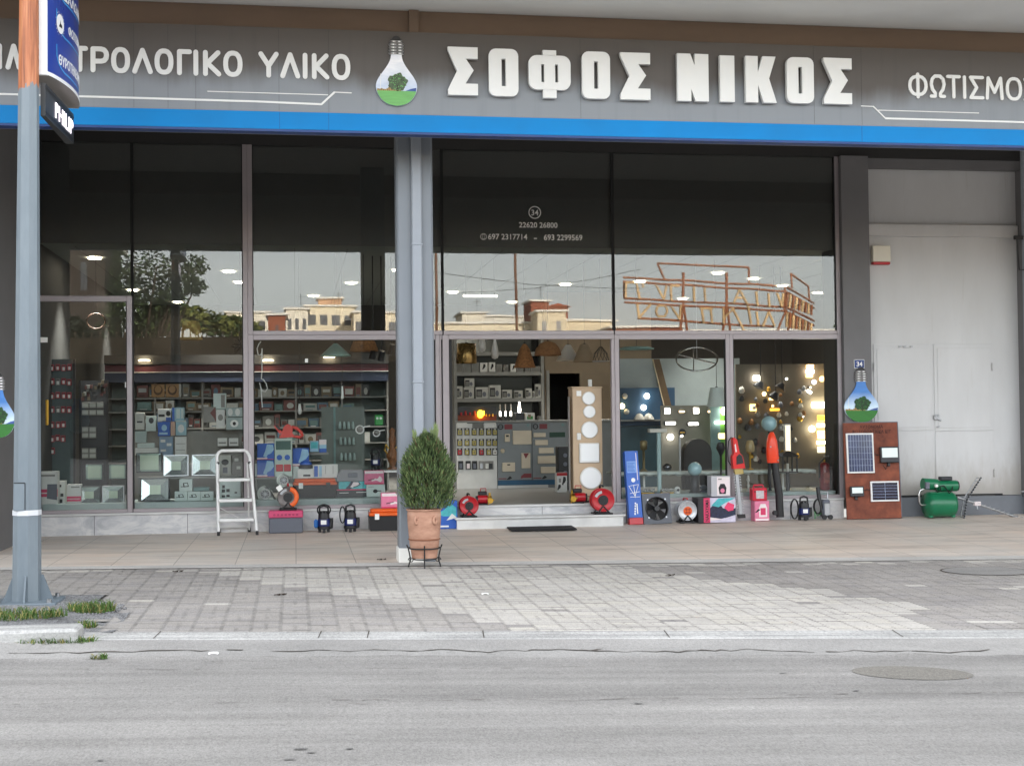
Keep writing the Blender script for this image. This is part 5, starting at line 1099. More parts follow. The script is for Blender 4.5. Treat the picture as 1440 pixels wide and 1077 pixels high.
# small pressure washer
cx, z, w_, h_ = at(1143, 684, 1168.5, 730, -.2, 0); t = thing('pressure_washer', 'small black and silver pressure washer below the fire extinguisher', 'pressure washer', (cx, -.24, 0))
MB().box(.0, w_*.42, 0, .14, .03, h_*.60, GREYP, .02).box(.02, w_*.38, -.012, .0, h_*.12, h_*.5, STEEL, .006).build('housing', t)
MB().tube([(w_*.02, .1, h_*.55), (w_*.0, .1, h_*.82), (w_*.42, .1, h_*.84), (w_*.40, .1, h_*.55)], .011, STEEL).build('handle', t)
MB().tube([(-w_*.25+w_*.22*math.cos(q), .02+.012*math.sin(q*.3), h_*.40+h_*.22*math.sin(q)) for q in (6.283*k/54*3 for k in range(54))], .010, RUBBER, 6).build('hose', t)
MB().tube([(-w_*.2, .05, h_*.98), (-w_*.18, .03, h_*.7), (-w_*.1, 0, h_*.35), (-.02, -.02, .06)], [.03, .03, .012, .012], BLACK).build('spray_gun', t)
MB().cyl((w_*.05, -.03, .035), (w_*.05, .0, .035), .035, BLACK, n=14).cyl((w_*.38, -.03, .035), (w_*.38, .0, .035), .035, BLACK, n=14).build('wheels', t)
MB().tube([(-w_*.45, .0, .012), (-w_*.42, .02, h_*.3), (-w_*.30, .02, h_*.12), (-w_*.02, .02, .1)], .008, GREENP).build('water_hose', t)
# solar board
Y = -.28; cx, z, w_, h_ = at(1190.5, 594, 1267, 732, Y, 0); RUST, nt, b, L = node_mat('rusty steel board')
n1 = noise(nt, 4, (1, 1, 1), 9, .7); q1 = ramp(nt, [(.3, lin((88, 46, 34))), (.5, lin((122, 66, 48))), (.72, lin((150, 84, 58)))]); L(n1.outputs[0], q1.inputs[0]); L(q1.outputs[0], b.inputs['Base Color']); b.inputs['Roughness'].default_value = .8
t = thing('solar_kit_board', 'rusty brown board carrying two solar panels and two floodlights against the pillar', 'display board', (cx, Y, 0)); T = rot('X', -4)
def bq(px, py): p = P(px, py, Y-.0); return p.x-cx, p.z/math.cos(math.radians(4))
mb = MB(); mb.box(-w_/2, w_/2, 0, .03, 0, h_, RUST, .003, T); mb.box(w_/2+.0005, w_/2+.012, -.002, .04, 0, h_, GREYP, .002, T); mb.box(-w_/2, w_/2+.01, -.002, .04, h_+.0005, h_+.012, GREYP, .002, T); mb.build('board', t)
mb = MB(); INKB = M('dark brown lettering', (62, 30, 22), .8)
xa, za = bq(1229, 602.5); mb.text('ΑΥΤΟΝΟΜΑ', xa, za, .048, -.001, INKB, wmax=.36, bold=.015, T=T); xa, za = bq(1229, 609.3); mb.text('ΦΩΤΟΒΟΛΤΑΪΚΑ ΚΙΤ', xa, za, .048, -.001, INKB, wmax=.60, bold=.015, T=T); mb.build('lettering', t)
CELL = M('solar cell', (34, 46, 84), .18, var=.25, scale=8, coat=.5); CELLD = M('dark solar cell', (22, 26, 54), .15, var=.2, coat=.5); CLINE = M('solar cell line', (150, 164, 190), .4)
for (a_, b2, c2, d2, nx, ny, m) in ((1192, 609.5, 1231, 665, 9, 6, CELL), (1224.5, 677, 1264.5, 704.5, 2, 6, CELLD)):
    x0, z1 = bq(a_, b2); x1, z0 = bq(c2, d2); mb = MB(); mb.box(x0, x1, -.03, -.0005, z0, z1, WHITE, .002, T); o = mb.build('solar_panel', t)
    f_ = .022; mb = MB(); mb.box(x0+f_, x1-f_, -.0325, -.0305, z0+f_, z1-f_, m, 0, T); lw = .0022
    for i in range(1, nx): xx = x0+f_+(x1-x0-2*f_)*i/nx; mb.box(xx-lw, xx+lw, -.0335, -.0326, z0+f_, z1-f_, CLINE, 0, T)
    for i in range(1, ny): zz = z0+f_+(z1-z0-2*f_)*i/ny; mb.box(x0+f_, x1-f_, -.0337, -.0326, zz-lw*.7, zz+lw*.7, CLINE, 0, T)
    mb.build('cells', o)
LEDF = M('floodlight glass', (226, 240, 236), .25, var=.05); BODY = M('black floodlight body', (40, 43, 48), .45, var=.06)
for (a_, b2, c2, d2, lab) in ((1238, 628.5, 1264, 650.5, 0), (1194.5, 684, 1213.5, 698, 1)):
    x0, z1 = bq(a_, b2); x1, z0 = bq(c2, d2); hh = z1-z0; mb = MB(); mb.box(x0, x1, -.075, -.03, z0, z1, BODY, .008, T); mb.box((x0+x1)/2-.02, (x0+x1)/2+.02, -.03, -.0005, z0-.05, z0+.05, BLACK, .003, T); o = mb.build('floodlight', t)
    MB().box(x0+.02, x1-.02, -.0785, -.0755, z0+hh*.32, z1-.02, LEDF, .003, T).build('lens', o)
mb = MB(); p1 = bq(1232, 637); p2 = bq(1240, 640); mb.tube([T @ Vector((p1[0], -.02, p1[1])), T @ Vector((p1[0]+.02, -.03, p1[1]-.03)), T @ Vector((p2[0], -.03, p2[1]))], .005, BLACK, 6); p1 = bq(1214, 690); p2 = bq(1224, 690); mb.tube([T @ Vector((p1[0], -.03, p1[1])), T @ Vector(((p1[0]+p2[0])/2, -.03, p1[1]+.02)), T @ Vector((p2[0], -.02, p2[1]))], .005, BLACK, 6)
p1 = bq(1246, 658); mb.tube([T @ Vector((p1[0]-.04, -.05, p1[1]+.04)), T @ Vector((p1[0], -.04, p1[1]-.02)), T @ Vector((p1[0]+.03, -.03, p1[1]+.02))], .006, BLACK, 6); mb.build('cable', t)
# green booster pump
Y = -.30; cx, z, w_, h_ = at(1297, 682, 1346, 735, Y, 0); t = thing('booster_pump', 'green water booster pump on its pressure tank by the white wall', 'pump', (cx, Y, 0)); q = w_/49
xx = lambda px: (px-1321.5)*q
zz = lambda py: (735-py)*q
MB().lathe([(.001, xx(1300)-.0), (zz(720), xx(1302)), (zz(718.5), xx(1307)), (zz(718.5), xx(1336)), (zz(720), xx(1340)), (.001, xx(1342))], (0, 0, zz(718)), GREEN, 32, 'x').build('pressure_tank', t)
for px in (1306, 1337): MB().box(xx(px)-.03, xx(px)+.03, -.09, .09, 0, .04, GREEN, .008).build('foot', t)
MB().box(xx(1306), xx(1336), -.07, .07, zz(703.5), zz(701.5), GREEN, .004).build('mounting_plate', t)
MB().cyl((xx(1318), 0, zz(694)), (xx(1345), 0, zz(694)), zz(735-7.3), GREEN, n=24).cyl((xx(1345.2), 0, zz(694)), (xx(1347), 0, zz(694)), zz(735-6.5), BLACK, n=24).build('motor', t)
MB().cyl((xx(1298), 0, zz(690.5)), (xx(1317.8), 0, zz(692)), zz(735-7.5), GREEN, n=24).box(xx(1297.5), xx(1303), -.12, -.07, zz(697), zz(688), GREYP, .006).build('pump_head', t)
MB().box(xx(1322), xx(1338), -.05, .05, zz(686.5), zz(681.5), BODY, .008).build('terminal_box', t)
MB().cyl((xx(1312.5), -.12, zz(693)), (xx(1312.5), -.09, zz(693)), .022, PAPER, n=16).cyl((xx(1312.5), -.09, zz(693)), (xx(1312.5), -.05, zz(693)), .024, CHROME, n=16).build('pressure_gauge', t)
MB().tube([(xx(1299), -.03, zz(697)), (xx(1293), -.03, zz(699)), (xx(1291.5), -.03, zz(704)), (xx(1291.5), -.03, zz(714)), (xx(1294), -.03, zz(718)), (xx(1301), -.03, zz(718))], .017, CHROME, 10).build('pipe', t)
r = random.Random(3); pts = [(xx(1312+3*i)+r.uniform(-.02, .02), -.09+r.uniform(-.02, .02), zz(696+5*math.sin(i*1.3)+i*.4)) for i in range(9)]; MB().tube(pts, .008, RUBBER, 6).build('cable', t)
# antenna lying on the terrace
Y = -.35; ox = P(1395, 720, Y).x; t = thing('television_antenna', 'silver television antenna with a folded reflector lying beside the green pump', 'antenna', (ox, Y, 0))
hz = lambda px, py, dy=0: Vector((P(px, py, Y).x-ox, dy, P(px, py, Y).z))
a_, c2 = hz(1346, 699), hz(1446, 732.5); d = (c2-a_); mb = MB(); mb.tube([a_, c2], .016, STEEL, 8); mb.build('boom', t)
mb = MB()
for i in range(11): p = a_+d*(.28+.065*i); mb.tube([p+Vector((-.02, -.16, .02)), p+Vector((.02, .16, -.01))], .004, STEEL, 6)
mb.build('directors', t)
for (q1_, q2_) in (((1379, 671), (1359, 702)), ((1359, 702), (1353.5, 737))):
    u, v = hz(*q1_), hz(*q2_); mb = MB(); mb.tube([u+Vector((0, -.02, 0)), v+Vector((0, -.02, 0))], .012, BODY, 8); mb.tube([u+Vector((.02, .12, 0)), v+Vector((.02, .12, 0))], .008, STEEL, 8)
    for i in range(9): p = u+(v-u)*(i+.5)/9; mb.tube([p+Vector((-.03, -.10, 0)), p+Vector((.04, .18, 0))], .005, STEEL, 6)
    mb.build('reflector', t)
p = hz(1373, 708); MB().box(p.x-.04, p.x+.06, -.03, .03, p.z-.03, p.z+.03, PALEP, .006).tube([p, p+Vector((.0, -.03, -.08))], .012, STEEL).build('clamp', t)
p = hz(1436, 693); p_ = P(1436, 693, -.14)
t = thing('wall_tap', 'small dark tap on the downpipe at the right edge', 'tap', (p_.x, -.17, p_.z)); MB().cyl((0, 0, 0), (-.03, -.08, 0), .014, BODY, n=10).tube([(-.03, -.07, .0), (-.04, -.09, -.05)], .011, BODY).box(-.05, .0, -.06, -.045, .02, .035, STEEL, .003).build('tap_body', t)
# ================================================================ inside the shop
def EM(name, rgb, e, rough=.4): return M(name, rgb, rough, var=0, emit=e)
WARM = EM('warm lit lamp', (255, 222, 160), 2.2); COOLW = EM('white lit lamp', (255, 246, 232), 2.6); AMBER = EM('amber lit lamp', (255, 190, 40), 1.6); GLOW = EM('soft warm lit shade', (255, 206, 130), .8)
DOWN2 = EM('lit cornice lamp', (255, 232, 196), 4.0); DOWN = EM('lit downlight', (255, 238, 212), 14.0)
PLAT = M('teal grey platform', (164, 178, 176), .5, var=.05); SHELFM = M('grey shelf board', (136, 136, 132), .5, var=.06); FABRIC = M('white cloth', (206, 214, 208), .8, var=.08, bump=.3, bscale=12)
LOOKS = [M('shelf carton '+n, c, .65, var=.12, scale=9) for n, c in (('grey', (120, 120, 116)), ('light', (190, 190, 184)), ('tan', (130, 116, 94)), ('blue', (92, 118, 138)), ('teal', (112, 142, 140)), ('dark', (70, 70, 70)), ('red', (118, 74, 70)), ('white', (196, 198, 194)))]
def T_(name, label, cat, cx, Y, z, group=None, rz=0): return thing(name, label, cat, (cx, Y, z), rz, group)
# downlights in the ceiling; the later ones listed are added to brighten the shop
k = 0; GLAB = 'round lit downlight set in the shop ceiling'
for px, py in ((133, 363), (187, 408), (322, 382), (337, 397), (441, 416), (494, 398), (637, 411), (795, 400), (560, 380), (900, 396), (1010, 384), (1100, 402), (960, 420), (1180, 384), (1150, 412), (1060, 392), (720, 425), (250, 425)):
    p = G(px, py, 3.94)
    if not (XL+.2 < p.x < XI-.2 and .3 < p.y < 10): continue
    t = T_('downlight', GLAB, 'downlight', p.x, p.y, 3.94, 'downlights in the shop ceiling, some added')
    MB().lathe([(.12, .0), (.12, -.012), (.095, -.012)], (0, 0, 0), WHITE, 24).build('trim_ring', t)
    MB().lathe([(.095, -.008), (.001, -.008)], (0, 0, 0), DOWN, 24).build('lens', t)
    ld = bpy.data.lights.new('downlight_lamp', 'SPOT'); ld.energy = 210 if p.y < 3.2 else 130; ld.spot_size = math.radians(80); ld.spot_blend = .85; ld.shadow_soft_size = .09; ld.color = (1, .95, .87)
    lo = bpy.data.objects.new('downlight_lamp', ld); col.objects.link(lo); lo.parent = t; lo.location = (0, 0, -.02)
p0, p1 = G(655, 415.5, 3.9), G(697, 415, 3.9); t = T_('tube_light', 'long lit tube light under the shop ceiling', 'lamp', (p0.x+p1.x)/2, p0.y, 3.9)
MB().box(-.35, .35, -.05, .05, 0, .045, WHITE, .006).build('housing', t); MB().cyl((-.33, 0, -.012), (.33, 0, -.012), .018, COOLW, n=10).build('tube', t)
# display platforms
mb = MB(); zp = .418; mb.box(XL+.06, X631-.2, .14, .95, .2895, zp, PLAT, .005); tag(mb.build('display_platform'), 'low teal grey display platform behind the left window panes', 'platform')
xpr0 = X865+.08; mb = MB(); zpr = P(950, 694, .2).z; mb.box(xpr0, XR-.03, .14, 1.1, .2895, zpr, PLAT, .005); tag(mb.build('display_platform'), 'low teal grey display platform behind the right window panes', 'platform')
def shelf(label, px0, px1, py, Y, d_, legs=True, m=SHELFM):
    x0, x1, z = P(px0, py, Y).x, P(px1, py, Y).x, P((px0+px1)/2, py, Y).z
    t = T_('display_shelf', label, 'shelf', (x0+x1)/2, Y, zp); h_ = z-zp; w_ = x1-x0
    MB().box(-w_/2, w_/2, 0, d_, h_-.03, h_, m, .003).build('board', t)
    if legs:
        for s_ in (-1, 1): MB().box(s_*(w_/2-.02)-.012, s_*(w_/2-.02)+.012, .02, d_-.02, 0, h_-.0305, m).build('leg', t)
    return z
zsh = shelf('grey display shelf under the row of floodlights in the left window', 193, 340, 670, .40, .32)
zs2_ = shelf('grey display shelf under the blue cartons in the middle window', 358, 412, 670.5, .40, .32)
zs3_ = shelf('low white bench carrying two floodlights behind the left glass door', 115, 171, 708.5, .35, .25, True, WHITE)
# floodlights
REFL = M('floodlight reflector', (214, 226, 226), .22, .85, var=.05); LEDP = M('floodlight diode panel', (196, 212, 190), .4, var=.08)
def flood(px0, py0, px1, py1, Y, label, deep, dark=BODY, zfix=None, tilt=0):
    cx, z, w_, h_ = fr(px0, py0, px1, py1, Y)
    if zfix is not None: z = zfix
    t = T_('floodlight', label, 'floodlight', cx, Y, z, 'floodlights in the left window'); R_ = rot('X', tilt)
    b_ = .012; mb = MB(); mb.box(-w_/2, w_/2, .0, .05, 0, h_, dark, .006, R_)
    for k in range(6): mb.box(-w_/2+.02+k*(w_-.05)/5, -w_/2+.03+k*(w_-.05)/5, .05, .075, .02, h_-.02, dark, 0, R_)
    mb.build('body', t)
    q = .30 if deep else .13; O = [(-w_/2+b_, -.004, b_), (w_/2-b_, -.004, b_), (w_/2-b_, -.004, h_-b_), (-w_/2+b_, -.004, h_-b_)]; dd = -.001
    I = [(-w_/2*(1-2*q)*.98, dd, h_*q*.98), (w_/2*(1-2*q)*.98, dd, h_*q*.98), (w_/2*(1-2*q)*.98, dd, h_*(1-q)), (-w_/2*(1-2*q)*.98, dd, h_*(1-q))]
    O = [R_ @ Vector(p) for p in [(x, -.035, zz_) for x, _, zz_ in O]]; I = [R_ @ Vector((x, -.006, zz_)) for x, _, zz_ in I]
    mb = MB()
    for i in range(4): mb.poly([O[i], O[(i+1) % 4], I[(i+1) % 4], I[i]], REFL)
    mb.build('reflector', t); mb = MB(); mb.poly(I, LEDP); mb.build('diode_panel', t)
    mb = MB()
    for s_ in (-1, 1): mb.box(s_*(w_/2-.005)-.006, s_*(w_/2-.005)+.006, -.038, .0, .002, h_-.002, dark, 0, R_)
    for zz_ in (.002, h_-.012): mb.box(-w_/2+.002, w_/2-.002, -.0385, -.0005, zz_, zz_+.010, dark, 0, R_)
    mb.build('rim', t)
    MB().tube([(-w_/2-.004, .03, h_*.5), (-w_/2-.006, .03, .0), (w_/2+.006, .03, .0), (w_/2+.004, .03, h_*.5)], .007, dark, 6).build('bracket', t)
flood(192, 636, 228, 663, .45, 'floodlight with pale flat panel at the left end of the upper shelf', False, zfix=zsh+.07)
flood(230, 640, 265, 670, .45, 'floodlight with deep mirror frame in the middle of the upper shelf', True, STEEL, zfix=zsh+.004, tilt=-8)
flood(270, 640, 306, 670, .45, 'floodlight with deep mirror frame on the upper shelf beside the stepladder', True, STEEL, zfix=zsh+.004, tilt=-8)
flood(198, 676, 238, 708, .30, 'largest floodlight standing low on the platform left of the small cartons', True, zfix=zp+.006, tilt=-6)
flood(120, 652, 145, 675, .95, 'green tinted floodlight hanging left behind the glass door', False); flood(153, 652, 178, 674, .95, 'blue tinted floodlight hanging right behind the glass door', False, BLACK)
flood(109, 683, 142, 708, .38, 'black wide framed floodlight on the left of the white bench', True, zfix=zs3_+.004); flood(144, 683, 175, 708, .38, 'pale mirror floodlight on the right of the white bench', True, STEEL, zfix=zs3_+.004)
# cartons in the left windows
def pc(name, label, px0, py0, px1, py1, Y, m, prints, d_=.12, zfix=None, group=None):
    cx, z, w_, h_ = fr(px0, py0, px1, py1, Y)
    if zfix is not None: h_ += z-zfix; z = zfix
    return carton(name, label, 'carton', cx, Y, z, w_, d_, h_, m, prints, group)
LCARD = M('pale green carton', (196, 208, 204), .6, var=.05)
FP = [(INK, 'p', .28, .34, .74, .72, [(.1, 0), (.0, .9), (.8, 1), (1, .1)]), (LCARD, 'p', .38, .42, .66, .66, [(.1, 0), (.0, .9), (.8, 1), (1, .1)]), (INK, 'r', .12, .36, .34, .42)]
for px0, py0, px1, py1, lb in ((245.5, 691, 263.5, 707, 'left carton of the row'), (264, 691, 281.5, 707, 'middle carton of the row'), (282, 691, 300, 707, 'right carton of the row')): pc('floodlight_carton', 'white floodlight carton on the platform, '+lb, px0, py0, px1, py1, .30, LCARD, FP, zfix=zp+.001)
zc_ = P(258, 691, .30).z
pc('floodlight_carton', 'white floodlight carton stacked on top of the low carton row', 252, 673.5, 270.5, 690.6, .31, LCARD, FP, zfix=zc_+.001)
pc('flat_carton', 'thin pale carton lying on the right of the low carton row', 272, 685, 294, 690.6, .31, LOOKS[4], (), zfix=zc_+.001)
pc('socket_carton', 'white carton with square pictures behind the stepladder', 309, 676, 338, 707, .32, LCARD, [(INK, 'r', .12, .62, .25, .78), (INK, 'r', .10, .40, .26, .56), (INK, 'r', .32, .42, .48, .58), (INK, 'r', .1, .14, .26, .26), (INK, 'r', .32, .16, .48, .28), (INK, 'r', .72, .34, .84, .42)], zfix=zp+.001)
RB = [(MAGC, 'r', .0, .40, 1, .58), (CARD, 'r', .05, .475, .9, .5), (GREYC, 'r', .3, .88, .9, .93), (INK, 'p', .08, .1, .26, .2, [(0, 0), (.5, 1), (1, 0)])]
pc('red_band_carton', 'tall white carton with red band and dark window beside the pole', 45, 663, 81, 722, .20, CARD, RB+[(GREYP, 'p', .58, .32, .98, .70, [(0, .1), (.05, 1), (1, 1), (1, 0)])], d_=.16, zfix=.2895)
pc('white_carton', 'narrow white carton with small black pictures behind the tall red banded carton', 78, 676, 92, 720, .40, CARD, [(INK, 'r', .3, .80, .6, .88), (INK, 'r', .5, .5, .8, .6), (INK, 'r', .2, .3, .7, .42)], zfix=.2895)
pc('red_band_carton', 'short white carton with red band left of the white bench', 94, 681, 114, 721, .30, CARD, RB, zfix=.2895)
pc('small_white_carton', 'tiny white carton on the floor under the white bench', 158, 712, 172, 721.5, .25, CARD, [(INK, 'r', .4, .35, .55, .65)], zfix=.2895, d_=.08)
HP_ = [(0, .1), (.2, .5), (.35, 1), (.9, .95), (1, .6), (.7, .3), (.4, .2), (.3, 0)]
LB = M('light blue picture', (150, 190, 214), .5, var=.12, scale=10)
BP = [(LB, 'p', .35, .12, 1, .95, HP_), (PALEP, 'r', .0, .03, .6, .12), (MAGC, 'r', 0, .0, 1, .03)]
za = P(374, 669, .42).z
for i, (py0, py1, lb) in enumerate(((646.5, 669.5, 'lower of two blue cartons with white jug picture left of the green cabinet'), (623.5, 646, 'upper of two blue cartons with white jug picture left of the green cabinet'))): pc('blue_picture_carton', lb, 361.5, py0, 385.5, py1, .42, BLUEC, BP, zfix=[zs2_+.001, None][i])
pc('blue_picture_carton', 'single blue carton with white jug picture right of the green cabinet', 411.5, 630, 434.5, 655, .55, BLUEC, BP)
pc('white_carton', 'pale carton carrying the blue jug carton behind the head lamp', 412, 655.3, 440, 673, .55, LCARD, ())
# meter cabinet
x, z, w_, h_ = fr(386, 616, 411, 669.5, .42); CABM = M('pale green cabinet', (186, 202, 192), .4, var=.05); t = T_('meter_cabinet', 'pale green electrical cabinet with two red sockets under the chainsaw', 'cabinet', x, .42, zs2_); h_ += z-zs2_
MB().box(-w_/2, w_/2, 0, .14, 0, h_, CABM, .008).build('housing', t)
MB().box(-w_*.42, w_*.42, -.008, -.0005, h_*.70, h_*.93, M('smoked cover', (84, 110, 104), .15, var=.1), .003).build('meter_window', t)
for s_ in (-.22, .22): MB().cyl((w_*s_, -.015, h_*.5), (w_*s_, 0, h_*.5), .038, BLUEC, n=18).build('blue_socket', t); MB().box(w_*s_-.048, w_*s_+.048, -.02, -.0005, h_*.14, h_*.32, REDP, .006).build('red_socket', t)
# chainsaw
Y = .45; ox = P(405, 616, Y).x; oz = P(400, 616, Y).z; t = T_('chainsaw', 'red chainsaw body standing on the pale green cabinet', 'chainsaw', ox, Y, oz); CS = M('chainsaw red', (222, 74, 66), .4, var=.05)
def cq(px, py): p = P(px, py, Y); return (p.x-ox, p.z-oz)
MB().prism([cq(*q) for q in ((393, 615.5), (396, 609), (399, 600), (404, 596), (408, 597), (412, 602), (411, 609), (416, 614), (394, 615.9))], -.06, .06, CS).build('body', t)
MB().tube([Vector((cq(*q)[0], 0, cq(*q)[1])) for q in ((410, 600), (417, 602), (423, 607), (425.5, 612), (421, 614.5), (412, 613.5))], .022, CS, 8).build('rear_handle', t)
MB().prism([cq(*q) for q in ((385, 599), (387, 597), (397, 607), (394, 611), (390, 606))], -.03, .03, CS).prism([cq(*q) for q in ((386, 597.5), (390, 597), (396, 604), (392, 605))], -.04, -.031, BLACK).build('guide_bar_cover', t)
# work lamp with blue cap, tool box, cases
zt2 = .418; x, z, w_, h_ = fr(412, 672, 474, 706, .38); toolbox('black tool box with orange lid inside the window behind the cable reel', x, .38, zp+.001, w_, .3, P(440, 673, .38).z-zp)
ztb = P(440, 673, .38).z+.002
pc('white_carton', 'white carton under the blue capped head lamp', 418.5, 659, 441, 671.5, .48, CARD, [(INK, 'r', .35, .2, .8, .4)], zfix=ztb)
x, z, w_, h_ = fr(420, 648, 440, 659, .5); t = T_('head_lamp', 'blue capped head lamp on a white carton', 'lamp', x, .55, z); MB().lathe([(w_*.5, 0), (w_*.52, h_*.3), (w_*.4, h_*.5)], (0, 0, 0), BODY, 20).build('base', t); MB().lathe([(w_*.42, h_*.5), (w_*.44, h_*.65), (w_*.3, h_*.95), (.001, h_)], (0, 0, 0), BLUEC, 20).build('cap', t)
pc('blue_striped_carton', 'white carton with blue stripes behind the tool box', 440, 653, 475, 671.5, .52, CARD, [(BLUEC, 'r', .05, .1, .2, .9), (LB, 'r', .25, .1, .36, .9), (GREYC, 'r', .5, .3, .52, .9), (GREYC, 'r', .8, .3, .82, .9)], zfix=ztb)
pc('tape_carton', 'small light blue carton on the shelf above the striped carton', 436, 620, 448, 635, .8, LB, (TEALC and [(TEALC, 'r', .1, .3, .9, .9)])); pc('tape_carton', 'small pale blue carton with white foot next to the light blue carton', 449, 618, 459, 636, .8, BLUEC, [(PALEP, 'r', .0, .6, 1, 1), (LB, 'r', 0, .3, 1, .6)])
shelf('small dark shelf carrying two little blue cartons', 432, 462, 636.5, .78, .2, False)
x, z, w_, h_ = fr(474, 660, 514, 677, .45); t = T_('tool_case', 'grey plastic tool case on the colourful drill carton', 'tool case', x, .45, z); mb = MB(); mb.prism([(-w_/2, 0), (w_/2, 0), (w_/2, h_*.6), (w_*.38, h_*.95), (-w_*.36, h_), (-w_/2, h_*.5)], 0, .22, M('grey tool case', (130, 130, 134), .5, var=.05)); mb.build('case_body', t); MB().box(-w_*.12, w_*.22, -.012, -.0005, h_*.35, h_*.7, GREYP, .004).build('latch', t)
pc('drill_carton', 'dark carton with colourful drill picture under the grey tool case', 473, 676.6, 516, 703, .42, BODY, [(TEALC, 'r', .08, .52, .98, .98), (NIGHT, 'p', .3, .5, .8, .98, HP_), (PALEP, 'p', .45, .6, .75, .95, HP_), (MAGC, 'r', .0, .44, 1, .5), (CARD, 'r', .1, .26, .4, .30), (CARD, 'r', .65, .28, .98, .32)], d_=.2, zfix=zp+.001)
pc('grinder_carton', 'faded pink carton with a grinder picture inside the window on a white carton', 512.5, 661.5, 540, 681, .40, PINKC, gp, d_=.18); pc('plug_carton', 'white carton with a black plug picture under the faded pink carton', 515.5, 681.2, 541.5, 705, .40, LCARD, [(INK, 'o', .35, .3, .6, .62), (INK, 'r', .55, .44, .8, .52), (GREYC, 'r', .1, .8, .4, .84)], d_=.18, zfix=zp+.001)
pc('white_carton', 'pale carton half hidden at the left end of the middle window', 356, 652, 361.3, 669.5, .5, LCARD, ())
# white blowers
def blower(px, py, rp, Y, label):
    p = P(px, py, Y); R = rp/100; t = T_('duct_fan', label, 'fan', p.x, Y, p.z-R); WB = M('pale green fan casing', (200, 208, 200), .4, var=.04)
    mb = MB(); pts = [(R*(1+.25*q/6.28)*math.cos(q+2.2), R+R*(1+.25*q/6.28)*math.sin(q+2.2)) for q in (5.6*k/26 for k in range(27))]; mb.prism([(-x, z) for x, z in pts]+[(R*1.5, 0), (R*.9, 0)], 0, .12, WB); mb.build('casing', t)
    MB().lathe([(R*.78, -.004), (R*.75, -.03), (R*.62, -.03), (R*.58, .0)], (0, 0, R), WHITE, 28, 'y').build('inlet_ring', t)
    mb = MB(); mb.cyl((0, -.012, R), (0, -.001, R), R*.57, BODY, n=24); mb.cyl((0, -.02, R), (0, -.0125, R), R*.2, STEEL, n=14)
    for k in range(10): q = .628*k; mb.box(R*.22, R*.55, -.02, -.0125, -.004, .004, STEEL, 0, Matrix.Translation((0, 0, R)) @ Matrix.Rotation(q, 4, 'Y'))
    mb.build('impeller', t)
blower(373, 694.5, 9.5, .30, 'round white duct fan low behind the window near the stepladder'); blower(399, 675, 8.5, .33, 'white duct fan resting above the orange cable reel')
# spot lamps, pump, bracket lamps
for px, py, rp, lb in ((506, 604, 6.5, 'white round spot lamp hanging against the grey rear display'), (529.5, 609, 5.5, 'white spot lamp with bent arm above the dark blue pump')):
    p = P(px, py, .7); R = rp/100; t = T_('spot_lamp', lb, 'lamp', p.x, .7, p.z-R); MB().lathe([(R*.5, .14), (R*.95, .05), (R, 0), (R*.85, -.005), (R*.7, .03)], (0, 0, R), WHITE, 24, 'y').build('shade', t); MB().lathe([(R*.7, .03), (R*.3, .0), (.001, -.01)], (0, 0, R), GREYC, 20, 'y').build('bulb', t); MB().tube([(0, .12, R), (R*1.2, .14, R*1.6), (R*2.4, .14, R*1.8)], .009, WHITE).build('arm', t)
x, z, w_, h_ = fr(515, 629, 541, 661, .6); t = pump('dark blue pump with white label inside the window behind the faded pink carton', x, .62, h_, False, 'ring', 'pumps in front of the window'); t.location.z = z; del t['group']
shelf('white shelf frame carrying the pump and the carved figure', 514, 565, 661.5, .55, .3, True, WHITE)
p = P(533, 590, .8); t = T_('socket_box', 'green socket box hanging below a white rail', 'socket', p.x, .8, p.z-.08); MB().box(-.06, .06, 0, .08, 0, .15, GREENP, .01).build('housing', t); MB().cyl((-.025, -.006, .1), (-.025, 0, .1), .018, WHITE, n=12).cyl((.025, -.006, .1), (.025, 0, .1), .018, WHITE, n=12).build('sockets', t)
p = P(552, 660, .6); t = T_('carved_lamp', 'brown carved table lamp half hidden by the steel column', 'lamp', p.x, .62, p.z); WOODL = M('carved wood', (120, 76, 44), .6, var=.35, scale=18); MB().lathe([(.08, 0), (.09, .01), (.03, .04), (.07, .14), (.085, .2), (.05, .28), (.03, .32), (.05, .38), (.055, .44), (.03, .5), (.045, .56), (.001, .6)], (0, 0, 0), WOODL, 20).build('stem', t); MB().tube([(-.05, 0, .2), (-.11, 0, .28), (-.09, 0, .36), (-.05, 0, .3)], .014, BRASS).tube([(.05, 0, .2), (.11, 0, .28), (.09, 0, .36), (.05, 0, .3)], .014, BRASS).build('arms', t)
# pendants
WICK = M('wicker', (150, 104, 62), .8, var=.35, scale=30, bump=.6, bscale=60); GOLD = M('gold drum shade', (150, 122, 74), .28, .8, var=.12); BEIGES = M('beige shade', (150, 130, 104), .7, var=.1); CERAM = M('white ceramic', (206, 202, 194), .3, var=.04); CYANS = M('pale cyan shade', (150, 186, 180), .45, var=.05)
def pendant(name, label, px, py_t, py_b, Y, m, prof, cord=True, lit=None, group=None):
    a_, c2 = P(px, py_t, Y), P(px, py_b, Y); h_ = a_.z-c2.z; s_ = h_; t = T_(name, label, 'lamp', c2.x, Y, c2.z, group)
    MB().lathe([(r_*.01, z_*h_) for r_, z_ in prof], (0, 0, 0), m, 28).build('lamp_shade', t)
    if cord: MB().cyl((0, 0, h_*.98), (0, 0, 3.94-c2.z), .004, BLACK, n=6).cyl((0, 0, h_*.9), (0, 0, h_*1.05), .018, BLACK, n=10).build('cord', t)
    if lit: MB().ball((0, 0, h_*.25), .04, lit, 12).build('bulb', t)
    return t
